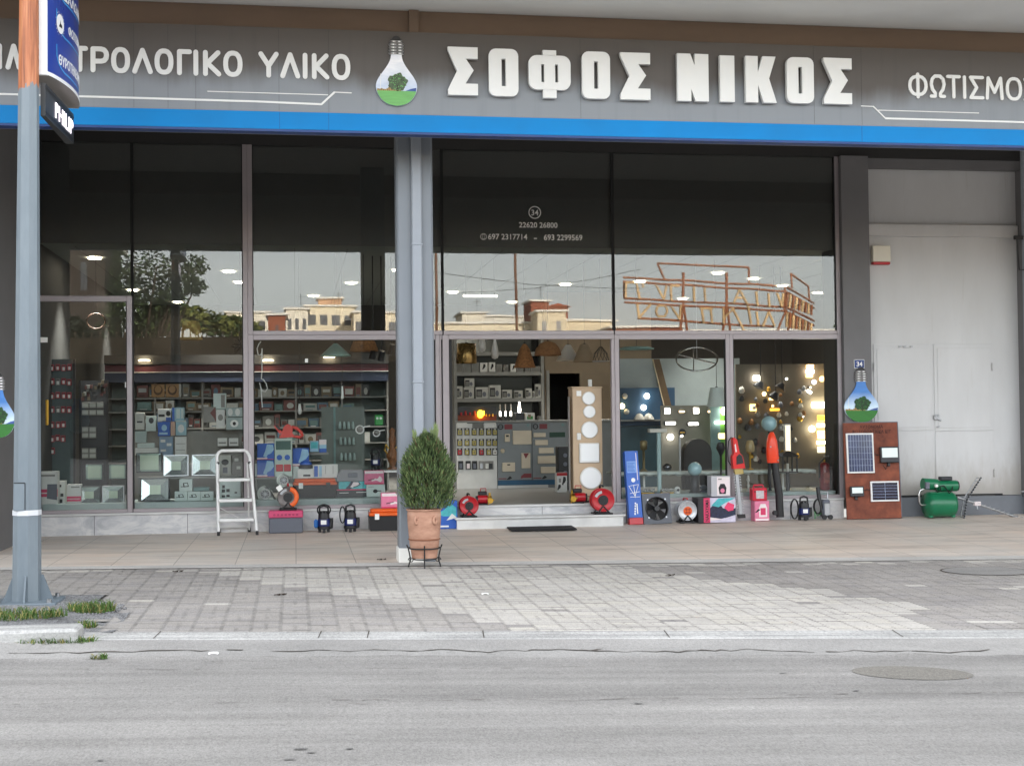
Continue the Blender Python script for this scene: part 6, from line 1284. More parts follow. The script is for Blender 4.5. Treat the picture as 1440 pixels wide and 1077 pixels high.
pendant('cone_lamp', 'pale cyan cone lamp hanging at the top of the middle window', 472, 483, 501, .9, CYANS, [(21.5, 0), (22, .06), (4, .95), (3, 1)]); pendant('wicker_lamp', 'brown wicker drum lamp hanging beside the cyan cone lamp', 512, 480, 494, 1.1, WICK, [(21, 0), (20, .3), (16, 1)])
pendant('bulb_lamp', 'clear glass bulb pendant in front of the shelving, lower one', 421.5, 566, 583, 1.2, M('pearl glass', (224, 226, 222), .15, var=.03), [(.1, 0), (2.4, .1), (3.0, .35), (2.0, .7), (1.2, 1)]); pendant('bulb_lamp', 'clear glass bulb pendant near the black spot lamps, higher one', 481.5, 541, 561, 1.2, MATS['pearl glass'], [(.1, 0), (2.6, .06), (2.0, .4), (1.2, .8), (1.0, 1)])
pendant('fabric_lamp', 'beige fabric lamp shade high behind the left window pane', 269, 452, 478, 1.6, M('yellow fabric shade', (180, 150, 96), .8, var=.08), [(16, 0), (16.5, .05), (12, .95), (11, 1)])
pendant('drum_lamp', 'gold metallic drum lamp at the top left of the doorway', 656, 483, 511, 1.4, GOLD, [(15.5, 0), (16, .03), (14, .98), (13, 1)]); pendant('vase_lamp', 'white vase shaped lamp hanging left in the doorway', 678, 474, 495, 2.0, CERAM, [(.1, 0), (4, .06), (6, .25), (5.5, .6), (3.5, 1)]); pendant('drop_lamp', 'white teardrop lamp with dark hole hanging in the doorway', 696, 472, 505, 1.6, CERAM, [(.1, 0), (4.5, .04), (6.2, .22), (4.5, .5), (2, .8), (1.2, 1)])
pendant('rattan_lamp', 'fringed rattan cone lamp in the middle of the doorway', 738, 483, 517, 1.5, WICK, [(17, 0), (15, .12), (12, .4), (8, .75), (4, .93), (1, 1)]); pendant('dome_lamp', 'brown wicker dome lamp hanging right of the rattan cone', 770.5, 480, 500, 1.3, M('light wicker', (150, 108, 70), .8, var=.2, scale=30), [(20, 0), (20.5, .1), (18, .5), (12, .85), (4, 1)])
pendant('cone_lamp', 'white cone lamp in the upper right of the doorway', 799, 485, 507, 2.2, M('white lamp shade', (200, 192, 180), .7, var=.05), [(19, 0), (18, .05), (6, .9), (4, 1)]); pendant('cone_lamp', 'beige cone lamp nearest the right door jamb', 822, 484, 509, 1.8, BEIGES, [(17, 0), (17, .05), (7, .95), (5, 1)])
p = P(845, 508, 1.5); t = T_('lattice_lamp', 'black wire lattice lamp hanging at the right door jamb', 'lamp', p.x, 1.5, p.z); mb = MB()
for k in range(12): q = .5236*k; mb.tube([(.13*math.cos(q), .13*math.sin(q), 0), (.10*math.cos(q+.4), .10*math.sin(q+.4), .12), (.02*math.cos(q+.8), .02*math.sin(q+.8), .22)], .004, BLACK, 5)
mb.tube([(.13*math.cos(q), .13*math.sin(q), 0) for q in (6.283*k/24 for k in range(24))], .005, STEEL, 5, True); mb.build('lattice', t); MB().cyl((0, 0, .2), (0, 0, 3.94-p.z), .004, BLACK, n=6).build('cord', t)
for k, (px, py) in enumerate(((523, 504), (535, 507), (549, 498))):
    p = P(px, py, 1.3); t = T_('track_spot', ['left black track spot at the top right of the middle window', 'middle black track spot beside the steel column', 'right black track spot nearest the steel column'][k], 'lamp', p.x, 1.3, p.z); MB().cyl((0, 0, 0), (.03, -.05, .14), .05, BLACK, r1=.04, n=16).build('spot_head', t); MB().tube([(.02, 0, .1), (.02, .02, .22), (.02, .02, 3.94-p.z)], .009, BLACK).build('stem', t); MB().cyl((-.001, .002, -.002), (.0, .0, .002), .04, GREYC, n=14).build('bulb', t)
p = P(338, 487, 1.0); t = T_('flower_lamp', 'black flower shaped wall lamp beside the window mullion', 'lamp', p.x, 1.0, p.z); mb = MB()
for k in range(7): q = .9*k; mb.tube([(0, 0, 0), (.09*math.cos(q), -.02, .09*math.sin(q)), (.13*math.cos(q+.4), 0, .13*math.sin(q+.4)), (.06*math.cos(q+.7), 0, .06*math.sin(q+.7)), (0, 0, 0)], .012, BLACK, 6)
mb.build('petals', t); MB().cyl((0, 0, .05), (0, 0, 3.94-p.z), .005, BLACK, n=6).build('cord', t)
pts = [(367, 480), (364, 484), (361.5, 490), (363, 499), (367, 499), (368.5, 490), (368.5, 505), (368.5, 520), (367.5, 533), (370, 533.5), (374, 539), (376, 546), (373, 551), (369, 550), (366, 543), (365, 538), (367, 547), (368, 560), (369, 573)]
mb = MB(); mb.tube([P(a_, c2, .12) for a_, c2 in pts], .008, WHITE, 6); tag(mb.build('white_cable'), 'looped white cable hanging inside the middle window pane', 'cable')
# racks behind the glass door
def rack(label, px0, py0, px1, py1, Y, m):
    cx, z, w_, h_ = fr(px0, py0, px1, py1, Y); h_ += z-.2895; t = T_('goods_rack', label, 'rack', cx, Y, .2895)
    MB().box(-w_/2, w_/2, .02, .05, 0, h_, m).build('back_panel', t)
    for s_ in (-1, 1): MB().box(s_*w_/2-.015, s_*w_/2+.015, -.02, .0195, 0, h_, BLACK).build('upright', t)
    return t
rack('dark rack hung with rows of red packs behind the glass door', 58, 505, 105, 690, 1.1, M('teal rack panel', (66, 82, 82), .6, var=.2)); PKR = M('red blister pack', (170, 50, 60), .45, var=.12, scale=20)
for j, (py, n0, n1) in enumerate(((517, 0, 5), (537, 0, 5), (556, 1, 5), (576, 0, 5), (597, 0, 4), (616, 0, 4), (634, 0, 2))):
    for i in range(n0, n1):
        px = 65+8*i+rnd.uniform(-.6, .6); cx, z, w_, h_ = fr(px-3, py-4.5, px+3, py+4.5, 1.06)
        o = carton('red_pack', 'small red and white pack hanging in rows on the dark rack behind the glass door', 'pack', cx, 1.06, z+rnd.uniform(-.01, .01), w_, .05, h_, PKR if rnd.random() < .85 else GREYC, [(CARD, 'r', .25, .12, .8, .62), (INK, 'r', .1, .7, .9, .85)], 'red packs on the rack')
t = rack('black rack of grey storage bins deeper behind the glass door', 113, 535, 151, 690, 1.9, BODY)
for j, (py, n) in enumerate(((570, 3), (580, 3), (604, 2), (612, 2), (634, 2), (641, 2))):
    for i in range(n):
        cx, z, w_, h_ = fr(115+10.5*i, py-4.2, 124.5+10.5*i, py+4, 1.84); carton('storage_bin', 'grey storage bin on the black rack behind the glass door', 'bin', cx, 1.84, z, w_, .05, h_, GREYC, [(LOOKS[1], 'r', .05, .2, .95, .8)], 'storage bins on the black rack')
for k in range(26):
    px, py = rnd.uniform(116, 150), rnd.uniform(537, 562); cx, z, w_, h_ = fr(px-2, py-2.5, px+2, py+2.5, 1.82); carton('hanging_pack', 'tiny dark and pale pack hanging above the grey storage bins', 'pack', cx, 1.82, z, w_, .02, h_, rnd.choice((LOOKS[0], LOOKS[2], LOOKS[6], LOOKS[1], LOOKS[5])), (), 'tiny packs above the bins')
for k, (px, py) in enumerate(((62, 509), (69, 509.5), (73.5, 509))):
    p = P(px, py, 2.5); t = T_('wall_lamp', 'yellow lit lamp glowing far behind the glass door', 'lamp', p.x, 2.5, p.z, 'yellow lamps behind the glass door'); MB().box(-.03, .03, 0, .05, -.03, .03, GLOW, .01).build('lit_shade', t)
p = P(135, 452, 1.5); t = T_('hoop_lamp', 'brown double hoop lamp behind the top of the glass door', 'lamp', p.x, 1.5, p.z); HB_ = M('brown hoop', (92, 64, 46), .6)
MB().tube([(.13*math.cos(q), .0, .11*math.sin(q)) for q in (6.283*k/30 for k in range(30))], .012, HB_, 6, True).build('hoop', t); MB().cyl((0, 0, .11), (0, 0, 3.94-p.z), .004, BLACK, n=6).build('cord', t)
# shelving with cornice behind the left windows
Y = 4.4; x0, x1 = P(150, 560, Y).x, P(545, 560, Y).x; t = T_('wall_rack', 'long shelving with maroon and navy cornice behind the left windows', 'shelving', (x0+x1)/2, Y, .2895); w_ = x1-x0; zz = lambda py: P(350, py, Y).z-.2895
MB().box(-w_/2, w_/2, .5, .53, 0, zz(536), M('rack back panel', (110, 122, 118), .7, var=.08)).build('back_panel', t)
MAR = M('maroon cornice', (84, 32, 40), .5, var=.06); NAV = M('navy cornice', (36, 46, 68), .5, var=.06)
MB().box(-w_/2, w_/2, -.25, .53, zz(523), zz(513.5), MAR).box(-w_/2, w_/2, -.255, -.2505, zz(523)-.012, zz(523)-.0005, CARD).box(-w_/2, w_/2, -.22, .53, zz(537), zz(524.5), NAV).build('cornice', t)
MB().box(-w_/2, w_/2, -.3, .53, zz(513)+.0, zz(500), M('cornice box', (56, 56, 55), .7, var=.05)).build('cornice_top', t)
for py in (558.5, 577.5, 601, 624, 648): MB().box(-w_/2, w_/2, 0, .49, zz(py)-.02, zz(py), SHELFM).build('shelf_board', t)
for k in range(7): x = -w_/2+w_*k/6; MB().box(x-.015, x+.015, .001, .49, 0, zz(537), SHELFM).build('upright', t)
for px, py in ((203, 507), (377, 507), (463, 502)):
    p = P(px, py, Y-.31); t2 = T_('downlight', ['flat lit lamp', 'flat lit lamp'][0]+' on the cornice box above the maroon band', 'downlight', p.x, Y-.34, p.z, 'lit lamps on the cornice'); MB().lathe([(.09, 0), (.09, .02), (.001, .021)], (0, 0, -.01), DOWN2, 20).build('lens', t2)
r = random.Random(5); rows_ = ((558.5, 'top', (10, 19)), (577.5, 'second', (9, 15)), (601, 'third', (11, 19)), (624, 'lowest visible', (12, 19)))
for py, nm, (ha, hb2) in rows_:
    px = 192
    while px < 512:
        wpx = r.uniform(7, 21); hpx = r.uniform(ha, hb2)
        if r.random() < .96:
            m = r.choice(LOOKS if py > 575 else LOOKS[:3]+[LOOKS[5], LOOKS[2], LOOKS[6]]); u = r.random()
            pr = [(r.choice(LOOKS), 'r', .15, .2+.3*u, .85, .75), (r.choice((INK, CARD, LOOKS[3])), 'r', .2, .1, .7, .18)] if r.random() < .75 else [(r.choice(LOOKS), 'o', .25, .2, .75, .75)]
            cx, z, w2, h2 = fr(px, py-hpx, px+wpx, py, Y+.02); carton('shelf_carton', 'assorted carton on the %s shelf of the shelving with maroon cornice' % nm, 'carton', cx, Y+.02+r.uniform(0, .06), z+.001, w2, .2, h2, m, pr, 'cartons on the %s shelf' % nm)
        px += wpx+r.uniform(.2, 1.6)
for k, px in enumerate((213, 233)):
    cx, z, w2, h2 = fr(px, 540, px+18.5, 558.5, Y-.03); carton('ring_carton', ['left', 'right'][k]+' one of two brown cartons with round picture on the top shelf', 'carton', cx, Y-.03, z+.001, w2, .02, h2, TANC, [(M('brown ring print', (92, 70, 48), .7), 'o', .15, .15, .85, .92), (TANC, 'o', .25, .32, .75, .88)])
# low gondola with stacked cartons behind the floodlights
x, z, w_, h_ = fr(186, 606, 340, 690, 1.7); t = T_('gondola_rack', 'low pale gondola rack with stacked cartons behind the floodlights', 'rack', x, 1.75, .2895); h_ += z-.2895
MB().box(-w_/2, w_/2, .0, .45, h_*.0, h_*.55, GREYC).box(-w_/2, w_/2, .2, .24, h_*.5501, h_, LOOKS[0]).build('carcass', t)
PB2 = M('pale blue carton', (150, 184, 196), .5, var=.1, scale=9)
for px0, py0, px1, py1, m, pr in ((190, 630, 222, 640, CARD, ()), (193, 623, 217, 629.6, LCARD, ()), (222, 575, 241, 592, CARD, [(INK, 'r', .05, .35, .5, .55), (INK, 'o', .6, .4, .95, .85), (BLUEC, 'r', .6, .0, 1, .3)]), (242, 573, 259, 592, PB2, [(LCARD, 'r', .35, .2, .65, .9), (LCARD, 'r', .75, .2, .95, .9), (BLUEC, 'r', 0, 0, .2, 1)]), (222, 593, 239, 613, BLUEC, [(LB, 'o', .3, .35, .75, .8), (LB, 'r', .1, .1, .8, .25)]), (240, 593, 246, 612, M('peach carton', (196, 160, 140), .6), ()), (247, 593, 262, 612, PB2, [(CARD, 'o', .2, .2, .8, .8)]), (224, 614, 243, 640, M('slate pack', (124, 146, 168), .5, var=.1), [(CARD, 'r', .1, .7, .45, .85), (CARD, 'r', .55, .5, .9, .65), (CARD, 'r', .1, .2, .5, .32)]), (246, 614, 262, 641, CARD, [(GREYC, 'r', .1, .3, .9, .33), (GREYC, 'r', .1, .62, .9, .65)]), (286, 572, 304, 594, GREYC, [(LOOKS[6], 'p', .4, .0, 1, 1, [(.2, .6), (.9, 1), (1, 0), (.7, .3)])]), (300, 553, 318, 575, LCARD, [(GREYC, 'r', .6, .1, .9, .9)]), (304, 576, 316, 602, CARD, [(GREYC, 'o', .2, .4, .8, .75)]), (318, 573, 341, 586, PLAT, [(CARD, 'o', .1, .1, .4, .9), (CARD, 'o', .55, .1, .85, .9)]), (318, 587, 341, 604, PLAT, [(PAPER, 'o', .25, .2, .75, .8), (BODY, 'o', .4, .35, .6, .65)]), (306, 616, 319, 627, CARD, [(GREYC, 'r', .1, .3, .9, .5)]), (322, 616, 335, 627, CARD, [(GREYC, 'r', .1, .3, .9, .5)]), (190, 580, 203, 604, LOOKS[1], [(BODY, 'r', .2, .4, .8, .5)]), (205, 585, 219, 606, LCARD, [(BODY, 'o', .3, .5, .8, .9)]), (190, 606, 206, 622, PLAT, ()), (308, 640, 325, 668, LOOKS[1], [(BODY, 'o', .2, .5, .8, .8), (GREYP, 'r', .3, .1, .7, .4)]), (327, 640, 341, 668, GREYC, [(CARD, 'r', .2, .7, .6, .85), (CARD, 'r', .4, .3, .8, .45)])):
    pc('stacked_carton', 'pale or blue carton stacked on the low gondola rack behind the floodlights', px0, py0, px1, py1, 1.62, m, pr, d_=.11, group='cartons stacked on the gondola rack')
# mid window panel with bottles
x, z, w_, h_ = fr(452, 572, 513, 668, 2.4); t = T_('display_stand', 'grey green display panel with glass edge hung with pale glassware', 'display stand', x, 2.4, .2895); h_ += z-.2895; MB().box(-w_/2, w_/2, 0, .03, 0, h_, M('grey green panel', (98, 108, 102), .5, var=.08)).build('panel', t); MB().box(-w_*.22, -w_*.17, -.02, -.0005, .2, h_, LOOKS[4]).build('edge_strip', t)
for j, py in enumerate((598, 620, 642)):
    for i in range(4): p = P(478+6*i+j, py, 2.36); mb = MB(); mb.lathe([(.01, -.06), (.028, -.05), (.022, .02), (.012, .06)], (0, 0, 0), M('clear glassware', (150, 170, 166), .2, var=.05), 10); tag(mb.build('glass_shade', loc=(p.x, 2.32, p.z)), 'pale glass lamp shade hanging in rows on the grey green panel', 'lamp shade', 'glass shades on the panel')
# ---------------------------------------------------------------- through the doorway
Y = 4.6; cxl, cxr = P(640, 592, Y).x, P(870, 592, Y).x; zc_ = P(740, 592, Y).z; zf = .2895
CGREY = M('grey counter panel', (128, 130, 130), .5, var=.05); CNT = T_('shop_counter', 'long shop counter with grey display fronts seen through the doorway', 'counter', (cxl+cxr)/2, Y, zf); w_ = cxr-cxl
q = lambda px: P(px, 620, Y).x-(cxl+cxr)/2
qz = lambda py: P(720, py, Y).z-zf
MB().box(-w_/2, w_/2, -.03, .6, qz(594), qz(591), SHELFM, .004).build('counter_top', CNT); MB().box(-w_/2, w_/2, .03, .6, 0, qz(594.3), CGREY).build('carcass', CNT)
MB().box(q(642), q(698.5), -.02, .029, qz(689), qz(595), CARD, .003).build('peg_panel', CNT)
BD = M('grey sample board', (124, 130, 132), .45, var=.05); PANB = M('petrol blue skirting', (34, 84, 116), .5)
for a_, b2 in ((699.5, 747), (748.5, 796)):
    o = MB().box(q(a_), q(b2), -.01, .029, qz(675), qz(594.5), BD, .002).build('sample_board', CNT)
    mb = MB(); xr_0 = q(a_); s_ = (q(b2)-q(a_))/47.5
    mb.cyl((xr_0+4.5*s_, -.016, qz(600)), (xr_0+4.5*s_, -.0105, qz(600)), .05, INK, n=20); mb.cyl((xr_0+4.5*s_, -.018, qz(600)), (xr_0+4.5*s_, -.0165, qz(600)), .03, BD, n=16); mb.box(xr_0+2*s_, xr_0+7*s_, -.020, -.0185, qz(600)-.006, qz(600)+.006, INK)
    mb.box(xr_0+10*s_, xr_0+21*s_, -.014, -.0105, qz(603.5), qz(596.5), M('dark red print', (120, 40, 46), .5)); mb.cyl((xr_0+43*s_, -.014, qz(598)), (xr_0+43*s_, -.0105, qz(598)), .025, LOOKS[4], n=16)
    mb.box(xr_0+1*s_, xr_0+12*s_, -.013, -.0105, qz(673.3), qz(672), MATS['dark red print']); mb.prism([(xr_0+12*s_, qz(674)), (xr_0+17*s_, qz(669)), (xr_0+20*s_, qz(672)), (xr_0+16*s_, qz(674))], -.013, -.0105, INK)
    if a_ < 720: mb.prism([(xr_0+32*s_, qz(673)), (xr_0+33*s_, qz(669)), (xr_0+37*s_, qz(666)), (xr_0+47*s_, qz(666)), (xr_0+47*s_, qz(672)), (xr_0+36*s_, qz(672))], -.013, -.0105, MATS['dark red print'])
    else: mb.box(xr_0+24*s_, xr_0+46*s_, -.014, -.0105, qz(615.5), qz(608.5), M('dark green print', (20, 62, 44), .5))
    mb.build('board_print', o)
MB().box(q(699.5), q(796), -.012, .029, qz(682), qz(675.3), PANB).build('skirting', CNT); MB().box(q(699.5), q(770), -.016, .029, qz(687), qz(682.3), CARD).build('white_base', CNT)
CREAM = M('cream device', (206, 194, 172), .5, var=.04)
for a_, b_, c2, d2 in ((709.5, 610, 716.5, 621), (720.8, 605.5, 747, 625), (705.5, 650, 723.5, 663), (732.5, 637, 745, 658.5), (750, 609, 767, 615), (752, 619, 770, 626.5), (757, 630, 778, 638), (755.5, 641.5, 782.5, 652.5), (759.5, 657, 783, 666)):
    o = MB().box(q(a_), q(c2), -.045, -.0105, qz(d2), qz(b_), CREAM, .006).build('sample_device', CNT)
    if a_ == 709.5: MB().box(q(711), q(715), -.047, -.0452, qz(614), qz(611.5), INK).build('screen', o)
    if a_ == 705.5: MB().box(q(712.5), q(716.5), -.047, -.0452, qz(654), qz(652.3), INK).build('screen', o)
    if a_ == 732.5: MB().prism([(q(735), qz(637.5)), (q(738.5), qz(645)), (q(743), qz(637.5))], -.048, -.0455, M('dark red shield', (110, 24, 30), .4)).build('red_shield', o)
p = P(706.5, 634, Y); MB().lathe([(.04, 0), (.035, -.02), (.001, -.025)], (p.x-(cxl+cxr)/2, -.011, p.z-zf), CREAM, 18, 'y').build('sample_device', CNT)
YEL = M('yellow pack card', (170, 158, 84), .5, var=.2, scale=25)
for j, py in enumerate((607, 622, 635)):
    for i in range(6):
        px = 646.5+10.2*i-(1.5 if i == 5 else 0); m = YEL if j < 2 or i in (1, 2, 4) else (REDP if i in (0, 3) else CARD)
        cx, z, w2, h2 = fr(px-3.6, py-5, px+3.6, py+5, Y-.05); mb = MB(); mb.box(-w2/2, w2/2, 0, .02, 0, h2, INK, .004); mb.box(-w2*.36, w2*.36, -.006, -.0005, h2*.08, h2*.72, m, .003); mb.box(-w2*.1, w2*.14, -.008, -.0065, h2*.25, h2*.5, LOOKS[i % 3]); mb.box(-w2*.2, w2*.2, -.003, -.0005, h2*.76, h2*.95, LOOKS[1])
        tag(mb.build('blister_pack', loc=(cx, Y-.05, z)), ['yellow and black blister pack in the top row on the white counter panel', 'yellow and black blister pack in the second row on the white counter panel', 'mixed coloured blister pack in the third row on the white counter panel'][j], 'pack', ['blister packs in the top row', 'blister packs in the second row', 'blister packs in the third row'][j])
for px, m, lb in ((648, GREYP, 'grey pack'), (658.5, PALEP, 'white faced pack'), (667.5, GREYP, 'dark pack with grey face'), (677, STEEL, 'silver battery pack'), (685, CARD, 'white battery pack'), (690.5, BODY, 'black pack')):
    cx, z, w2, h2 = fr(px-3.6, 648, px+3.6, 660, Y-.05); mb = MB(); mb.box(-w2/2, w2/2, 0, .02, 0, h2, INK if px < 672 else GREYC, .004); mb.box(-w2*.3, w2*.3, -.006, -.0005, h2*.1, h2*.7, m, .003); tag(mb.build('blister_pack', loc=(cx, Y-.05, z)), lb+' in the bottom row on the white counter panel', 'pack')
for px0, px1, lb, m in ((642.5, 657, 'white card at the left top of the blister panel', CARD), (664.5, 680, 'grey card in the middle top of the blister panel', LOOKS[0]), (681, 697, 'white card at the right top of the blister panel', CARD)): pc('top_card', lb, px0, 594.5, px1, 602, Y-.045, m, (), d_=.02)
# counter goods
x, z, w_, h_ = fr(644, 573, 698, 591, Y+.25); z = zc_+.001; t = T_('warning_light_board', 'brown sample board with glowing amber beacon on the counter', 'display board', x, Y+.25, z); h_ = P(670, 572, Y+.25).z-z
MB().box(-w_/2, w_/2, .0, .03, 0, h_*.45, M('brown sample board', (134, 62, 36), .6, var=.1)).box(-w_/2, w_/2, .03, .05, 0, h_, BODY).build('board', t)
for i in range(6):
    u = -w_/2+w_*(.08+.115*i); 
    if i in (4,): continue
    MB().cyl((u, -.03, h_*.42), (u, -.03, h_*(.62+.1*(i % 2))), .018, REDP if i < 4 else AMBER, n=10).build('signal_lamp', t)
ub = P(675.5, 580, Y+.2).x-x; MB().ball((ub, -.04, h_*.50), .055, AMBER, 16, 1.3).build('amber_beacon', t)
for i in range(3):
    u = w_*(.24+.08*i); MB().cyl((u, -.02, h_*.35), (u, -.02, h_*.5), .012, BRASS, n=8).build('signal_lamp', t)
for k, px in enumerate((703.5, 711, 718.5)):
    p = P(px, 591, Y+.25); t = T_('candle_lamp', 'tall white candle lamp lit at its middle on the counter', 'lamp', p.x, Y+.25, zc_+.001, 'candle lamps on the counter'); MB().cyl((0, 0, 0), (0, 0, .09), .025, BODY, n=12).build('base', t); MB().cyl((0, 0, .09), (0, 0, .17), .016, COOLW, n=10).build('lit_candle', t); MB().cyl((0, 0, .17), (0, 0, .30), .010, CERAM, n=10).build('chimney', t)
p = P(730.5, 591, Y+.25); t = T_('table_lamp', 'dark lamp with lit white bulb and flat plate on the counter', 'lamp', p.x, Y+.25, zc_+.001); MB().box(-.08, .08, -.04, .04, 0, .14, BODY, .01).box(-.10, .10, -.05, .05, .141, .15, STEEL).build('base', t); MB().lathe([(.02, .15), (.03, .2), (.02, .26), (.012, .34)], (0, 0, 0), COOLW, 14).build('bulb', t)
pc('green_white_carton', 'white carton with green print standing on the counter', 738.5, 580.5, 752, 591.5, Y+.15, CARD, [(GREENP, 'r', .2, .2, .8, .6), (LOOKS[2], 'r', .3, .35, .6, .8)], zfix=zc_+.001); pc('grey_block', 'little grey carton at the right end of the counter goods', 757, 585, 762.5, 591.5, Y+.15, LOOKS[0], (), zfix=zc_+.001)
p = P(795, 690, 3.2); t = T_('speaker_tower', 'black tower speaker standing on the shop floor beside the lamp display', 'speaker', P(795, 660, 3.6).x, 3.6, zf); hh = P(795, 628, 3.6).z-zf; MB().box(-.12, .12, 0, .25, 0, hh, BLACK, .008).build('cabinet', t)
for k in range(4): MB().cyl((0, -.01, hh*(.2+.2*k)), (0, 0, hh*(.2+.2*k)), .035, GREYP, n=14).build('driver', t)
x, z, w_, h_ = fr(783, 664.5, 797.5, 692, 3.0); carton('red_top_carton', 'white carton with red top on the floor before the black speaker', 'carton', x, 3.0, zf, w_, .16, h_+z-zf, CARD, [(REDP, 'r', 0, .84, 1, 1), (INK, 'p', .5, .35, .9, .8, HP_), (INK, 'p', .05, .1, .4, .4, HP_), (GREYC, 'r', .2, .5, .4, .7)])
# wall shelf beyond the counter
Y = 6.8; x0, x1 = P(640.5, 540, Y).x, P(763, 540, Y).x; t = T_('wall_shelf', 'grey wall shelf unit behind the counter', 'shelving', (x0+x1)/2, Y, zf); w_ = x1-x0; zz = lambda py: P(700, py, Y).z-zf
MB().box(-w_/2, w_/2, .3, .33, 0, zz(470), M('shelf back', (86, 88, 84), .7, var=.06)).build('back_panel', t)
for py in (500, 528, 565): MB().box(-w_/2, w_/2, 0, .299, zz(py)-.0, zz(py-5), SHELFM).build('shelf_board', t)
for s_ in (-1, 1): MB().box(s_*w_/2-.03, s_*w_/2+.03, -.01, .33, 0, zz(470), SHELFM).build('upright', t)
specs = [(641.5, 651, 510, 523), (651.5, 662, 510, 523), (663, 673.5, 509.5, 523), (675, 685.5, 510, 523.3), (687, 696.5, 509.5, 523.3), (698, 706, 512, 523), (708, 715, 513, 523), (718, 726, 512, 523.3), (727, 736, 513.5, 523), (738, 745, 514, 523), (746, 760, 515, 523)]
for k, (a_, c2, b_, d2) in enumerate(specs):
    lt = k in (3, 4, 7); pc('shelf_carton', 'small white lamp carton with dark picture on the upper wall shelf' if lt else 'plain grey carton on the upper wall shelf behind the counter', a_, b_, c2, d2, Y+.02, CARD if lt else GREYC, [(INK, 'p', .3, .25, .75, .85, HP_)] if lt else [(LOOKS[0], 'r', .1, .1, .9, .9)], zfix=zf+zz(523)+.001, group='lamp cartons on the upper wall shelf' if lt else 'grey cartons on the upper wall shelf')
for k, (a_, c2, b_, d2) in enumerate([(642, 650.5, 543, 560), (652, 666.5, 545, 560), (653.5, 667, 532, 544.5), (669, 687, 544.5, 560), (688, 704.5, 541.5, 560), (706, 720, 548, 560), (723, 735, 549, 560), (739, 748, 546, 560), (749, 752, 550, 560), (753, 761, 540, 560)]):
    pc('shelf_carton', 'white and grey appliance carton with dark pictures on the lower wall shelf behind the counter', a_, b_, c2, d2, Y+.02, LOOKS[1], [(INK, 'r', .05, .12, .5, .8), (LOOKS[0], 'r', .12, .2, .45, .65), (GREYP, 'o', .52, .15, .82, .6)], zfix=zf+zz(560)+.001 if k != 2 else None, group='appliance cartons on the lower wall shelf')
mb = MB(); a_, c2 = P(762, 500, 6.9).x, P(874, 500, 6.9).x; d0, d1 = P(772.5, 560, 6.9).x, P(816, 560, 6.9).x; zd = P(795, 525, 6.9).z; BEIW = M('beige partition', (132, 118, 100), .75, var=.05)
mb.box(a_+.05, d0, 6.9, 7.0, zf, zd, BEIW); mb.box(d1, c2+.6, 6.9, 7.0, zf, zd, BEIW); mb.box(a_+.05, c2+.6, 6.9, 7.0, zd+.001, 3.94, BEIW); mb.box(d0-.06, d0-.001, 6.86, 6.899, zf, zd+.06, SHELFM)
bp(mb, 'partition')
bp(MB().box(d0-.3, d1+.3, 8.4, 8.5, zf, 3.0, ROOMD).box(d0-.3, d0-.2, 7.01, 8.39, zf, 3.0, ROOMD).box(d1+.2, d1+.3, 7.01, 8.39, zf, 3.0, ROOMD).box(d0-.3, d1+.3, 7.01, 8.5, 3.01, 3.1, ROOMD), 'back_room')
# ---------------------------------------------------------------- right hand windows
BLUW = M('blue display wall', (38, 72, 102), .5, var=.15, scale=2); PALW = M('pale grey display wall', (150, 160, 162), .4, var=.05); TEALD = M('dark teal cabinet', (34, 66, 78), .5, var=.1)
Y = 4.2; t = T_('display_wall', 'pale grey and blue display wall behind the right window', 'display wall', P(945, 600, Y).x, Y, zf); ox = P(945, 600, Y).x
qx = lambda px, py=560: P(px, py, Y).x-ox
qz = lambda py: P(945, py, Y).z-zf
MB().box(qx(862), qx(1042), .05, .1, 0, qz(504), PALW).build('upper_panel', t); MB().box(qx(862), qx(949), 0, .049, qz(598), qz(545), BLUW).build('blue_panel', t); MB().box(qx(862), qx(930), -.1, .049, 0, qz(599), TEALD).box(qx(862), qx(930), -.14, .0, qz(591.5), qz(589.5), SHELFM).build('teal_cabinet', t)
DIAG = M('brown diagonal strip', (96, 76, 52), .6)
MB().prism([(qx(919), qz(505)), (qx(928), qz(505)), (qx(951), qz(601)), (qx(941), qz(601))], -.02, -.001, DIAG).prism([(qx(918), qz(505)), (qx(919), qz(505)), (qx(941), qz(601)), (qx(940), qz(601))], -.024, -.001, M('pale strip edge', (206, 190, 160), .5)).build('diagonal_strip', t)
for k, (px, py, lb) in enumerate(((878.5, 557, 'small round lamp'), (874.5, 571, 'lit warm lamp'), (909.5, 557, 'white spot'), (905, 573, 'lit white lamp'), (881, 579, 'tiny pale lamp'))):
    p = P(px, py, Y-.05); t = T_('wall_lamp', lb+' on the blue panel behind the right window', 'lamp', p.x, Y-.06, p.z); MB().ball((0, 0, 0), .05, WARM if k == 1 else COOLW if k in (2, 3) else CERAM, 12).build('globe', t); MB().box(-.02, .02, .02, .058, -.02, .02, STEEL).build('bracket', t)
for k, px in enumerate((899, 912)):
    p = P(px, 587.5, Y-.1); t = T_('dome_lamp', ['left', 'right'][k]+' pale dome lamp standing on the teal cabinet', 'lamp', p.x, Y-.1, P(900, 590, Y-.1).z); MB().lathe([(.10, .0), (.09, .03), (.05, .09), (.001, .11)], (0, 0, 0), CERAM, 18).build('dome', t)
Y = 3.0; x, z, w_, h_ = fr(930, 570, 1004, 655, Y); t = T_('lamp_board', 'grey sample board with rows of lit wall lamps behind the right window', 'display board', x, Y, zf); hb2 = z+h_-zf; ox = x
MB().box(-w_/2, w_/2, .0, .04, 0, hb2, M('grey lamp board', (136, 132, 122), .6, var=.05)).build('board', t)
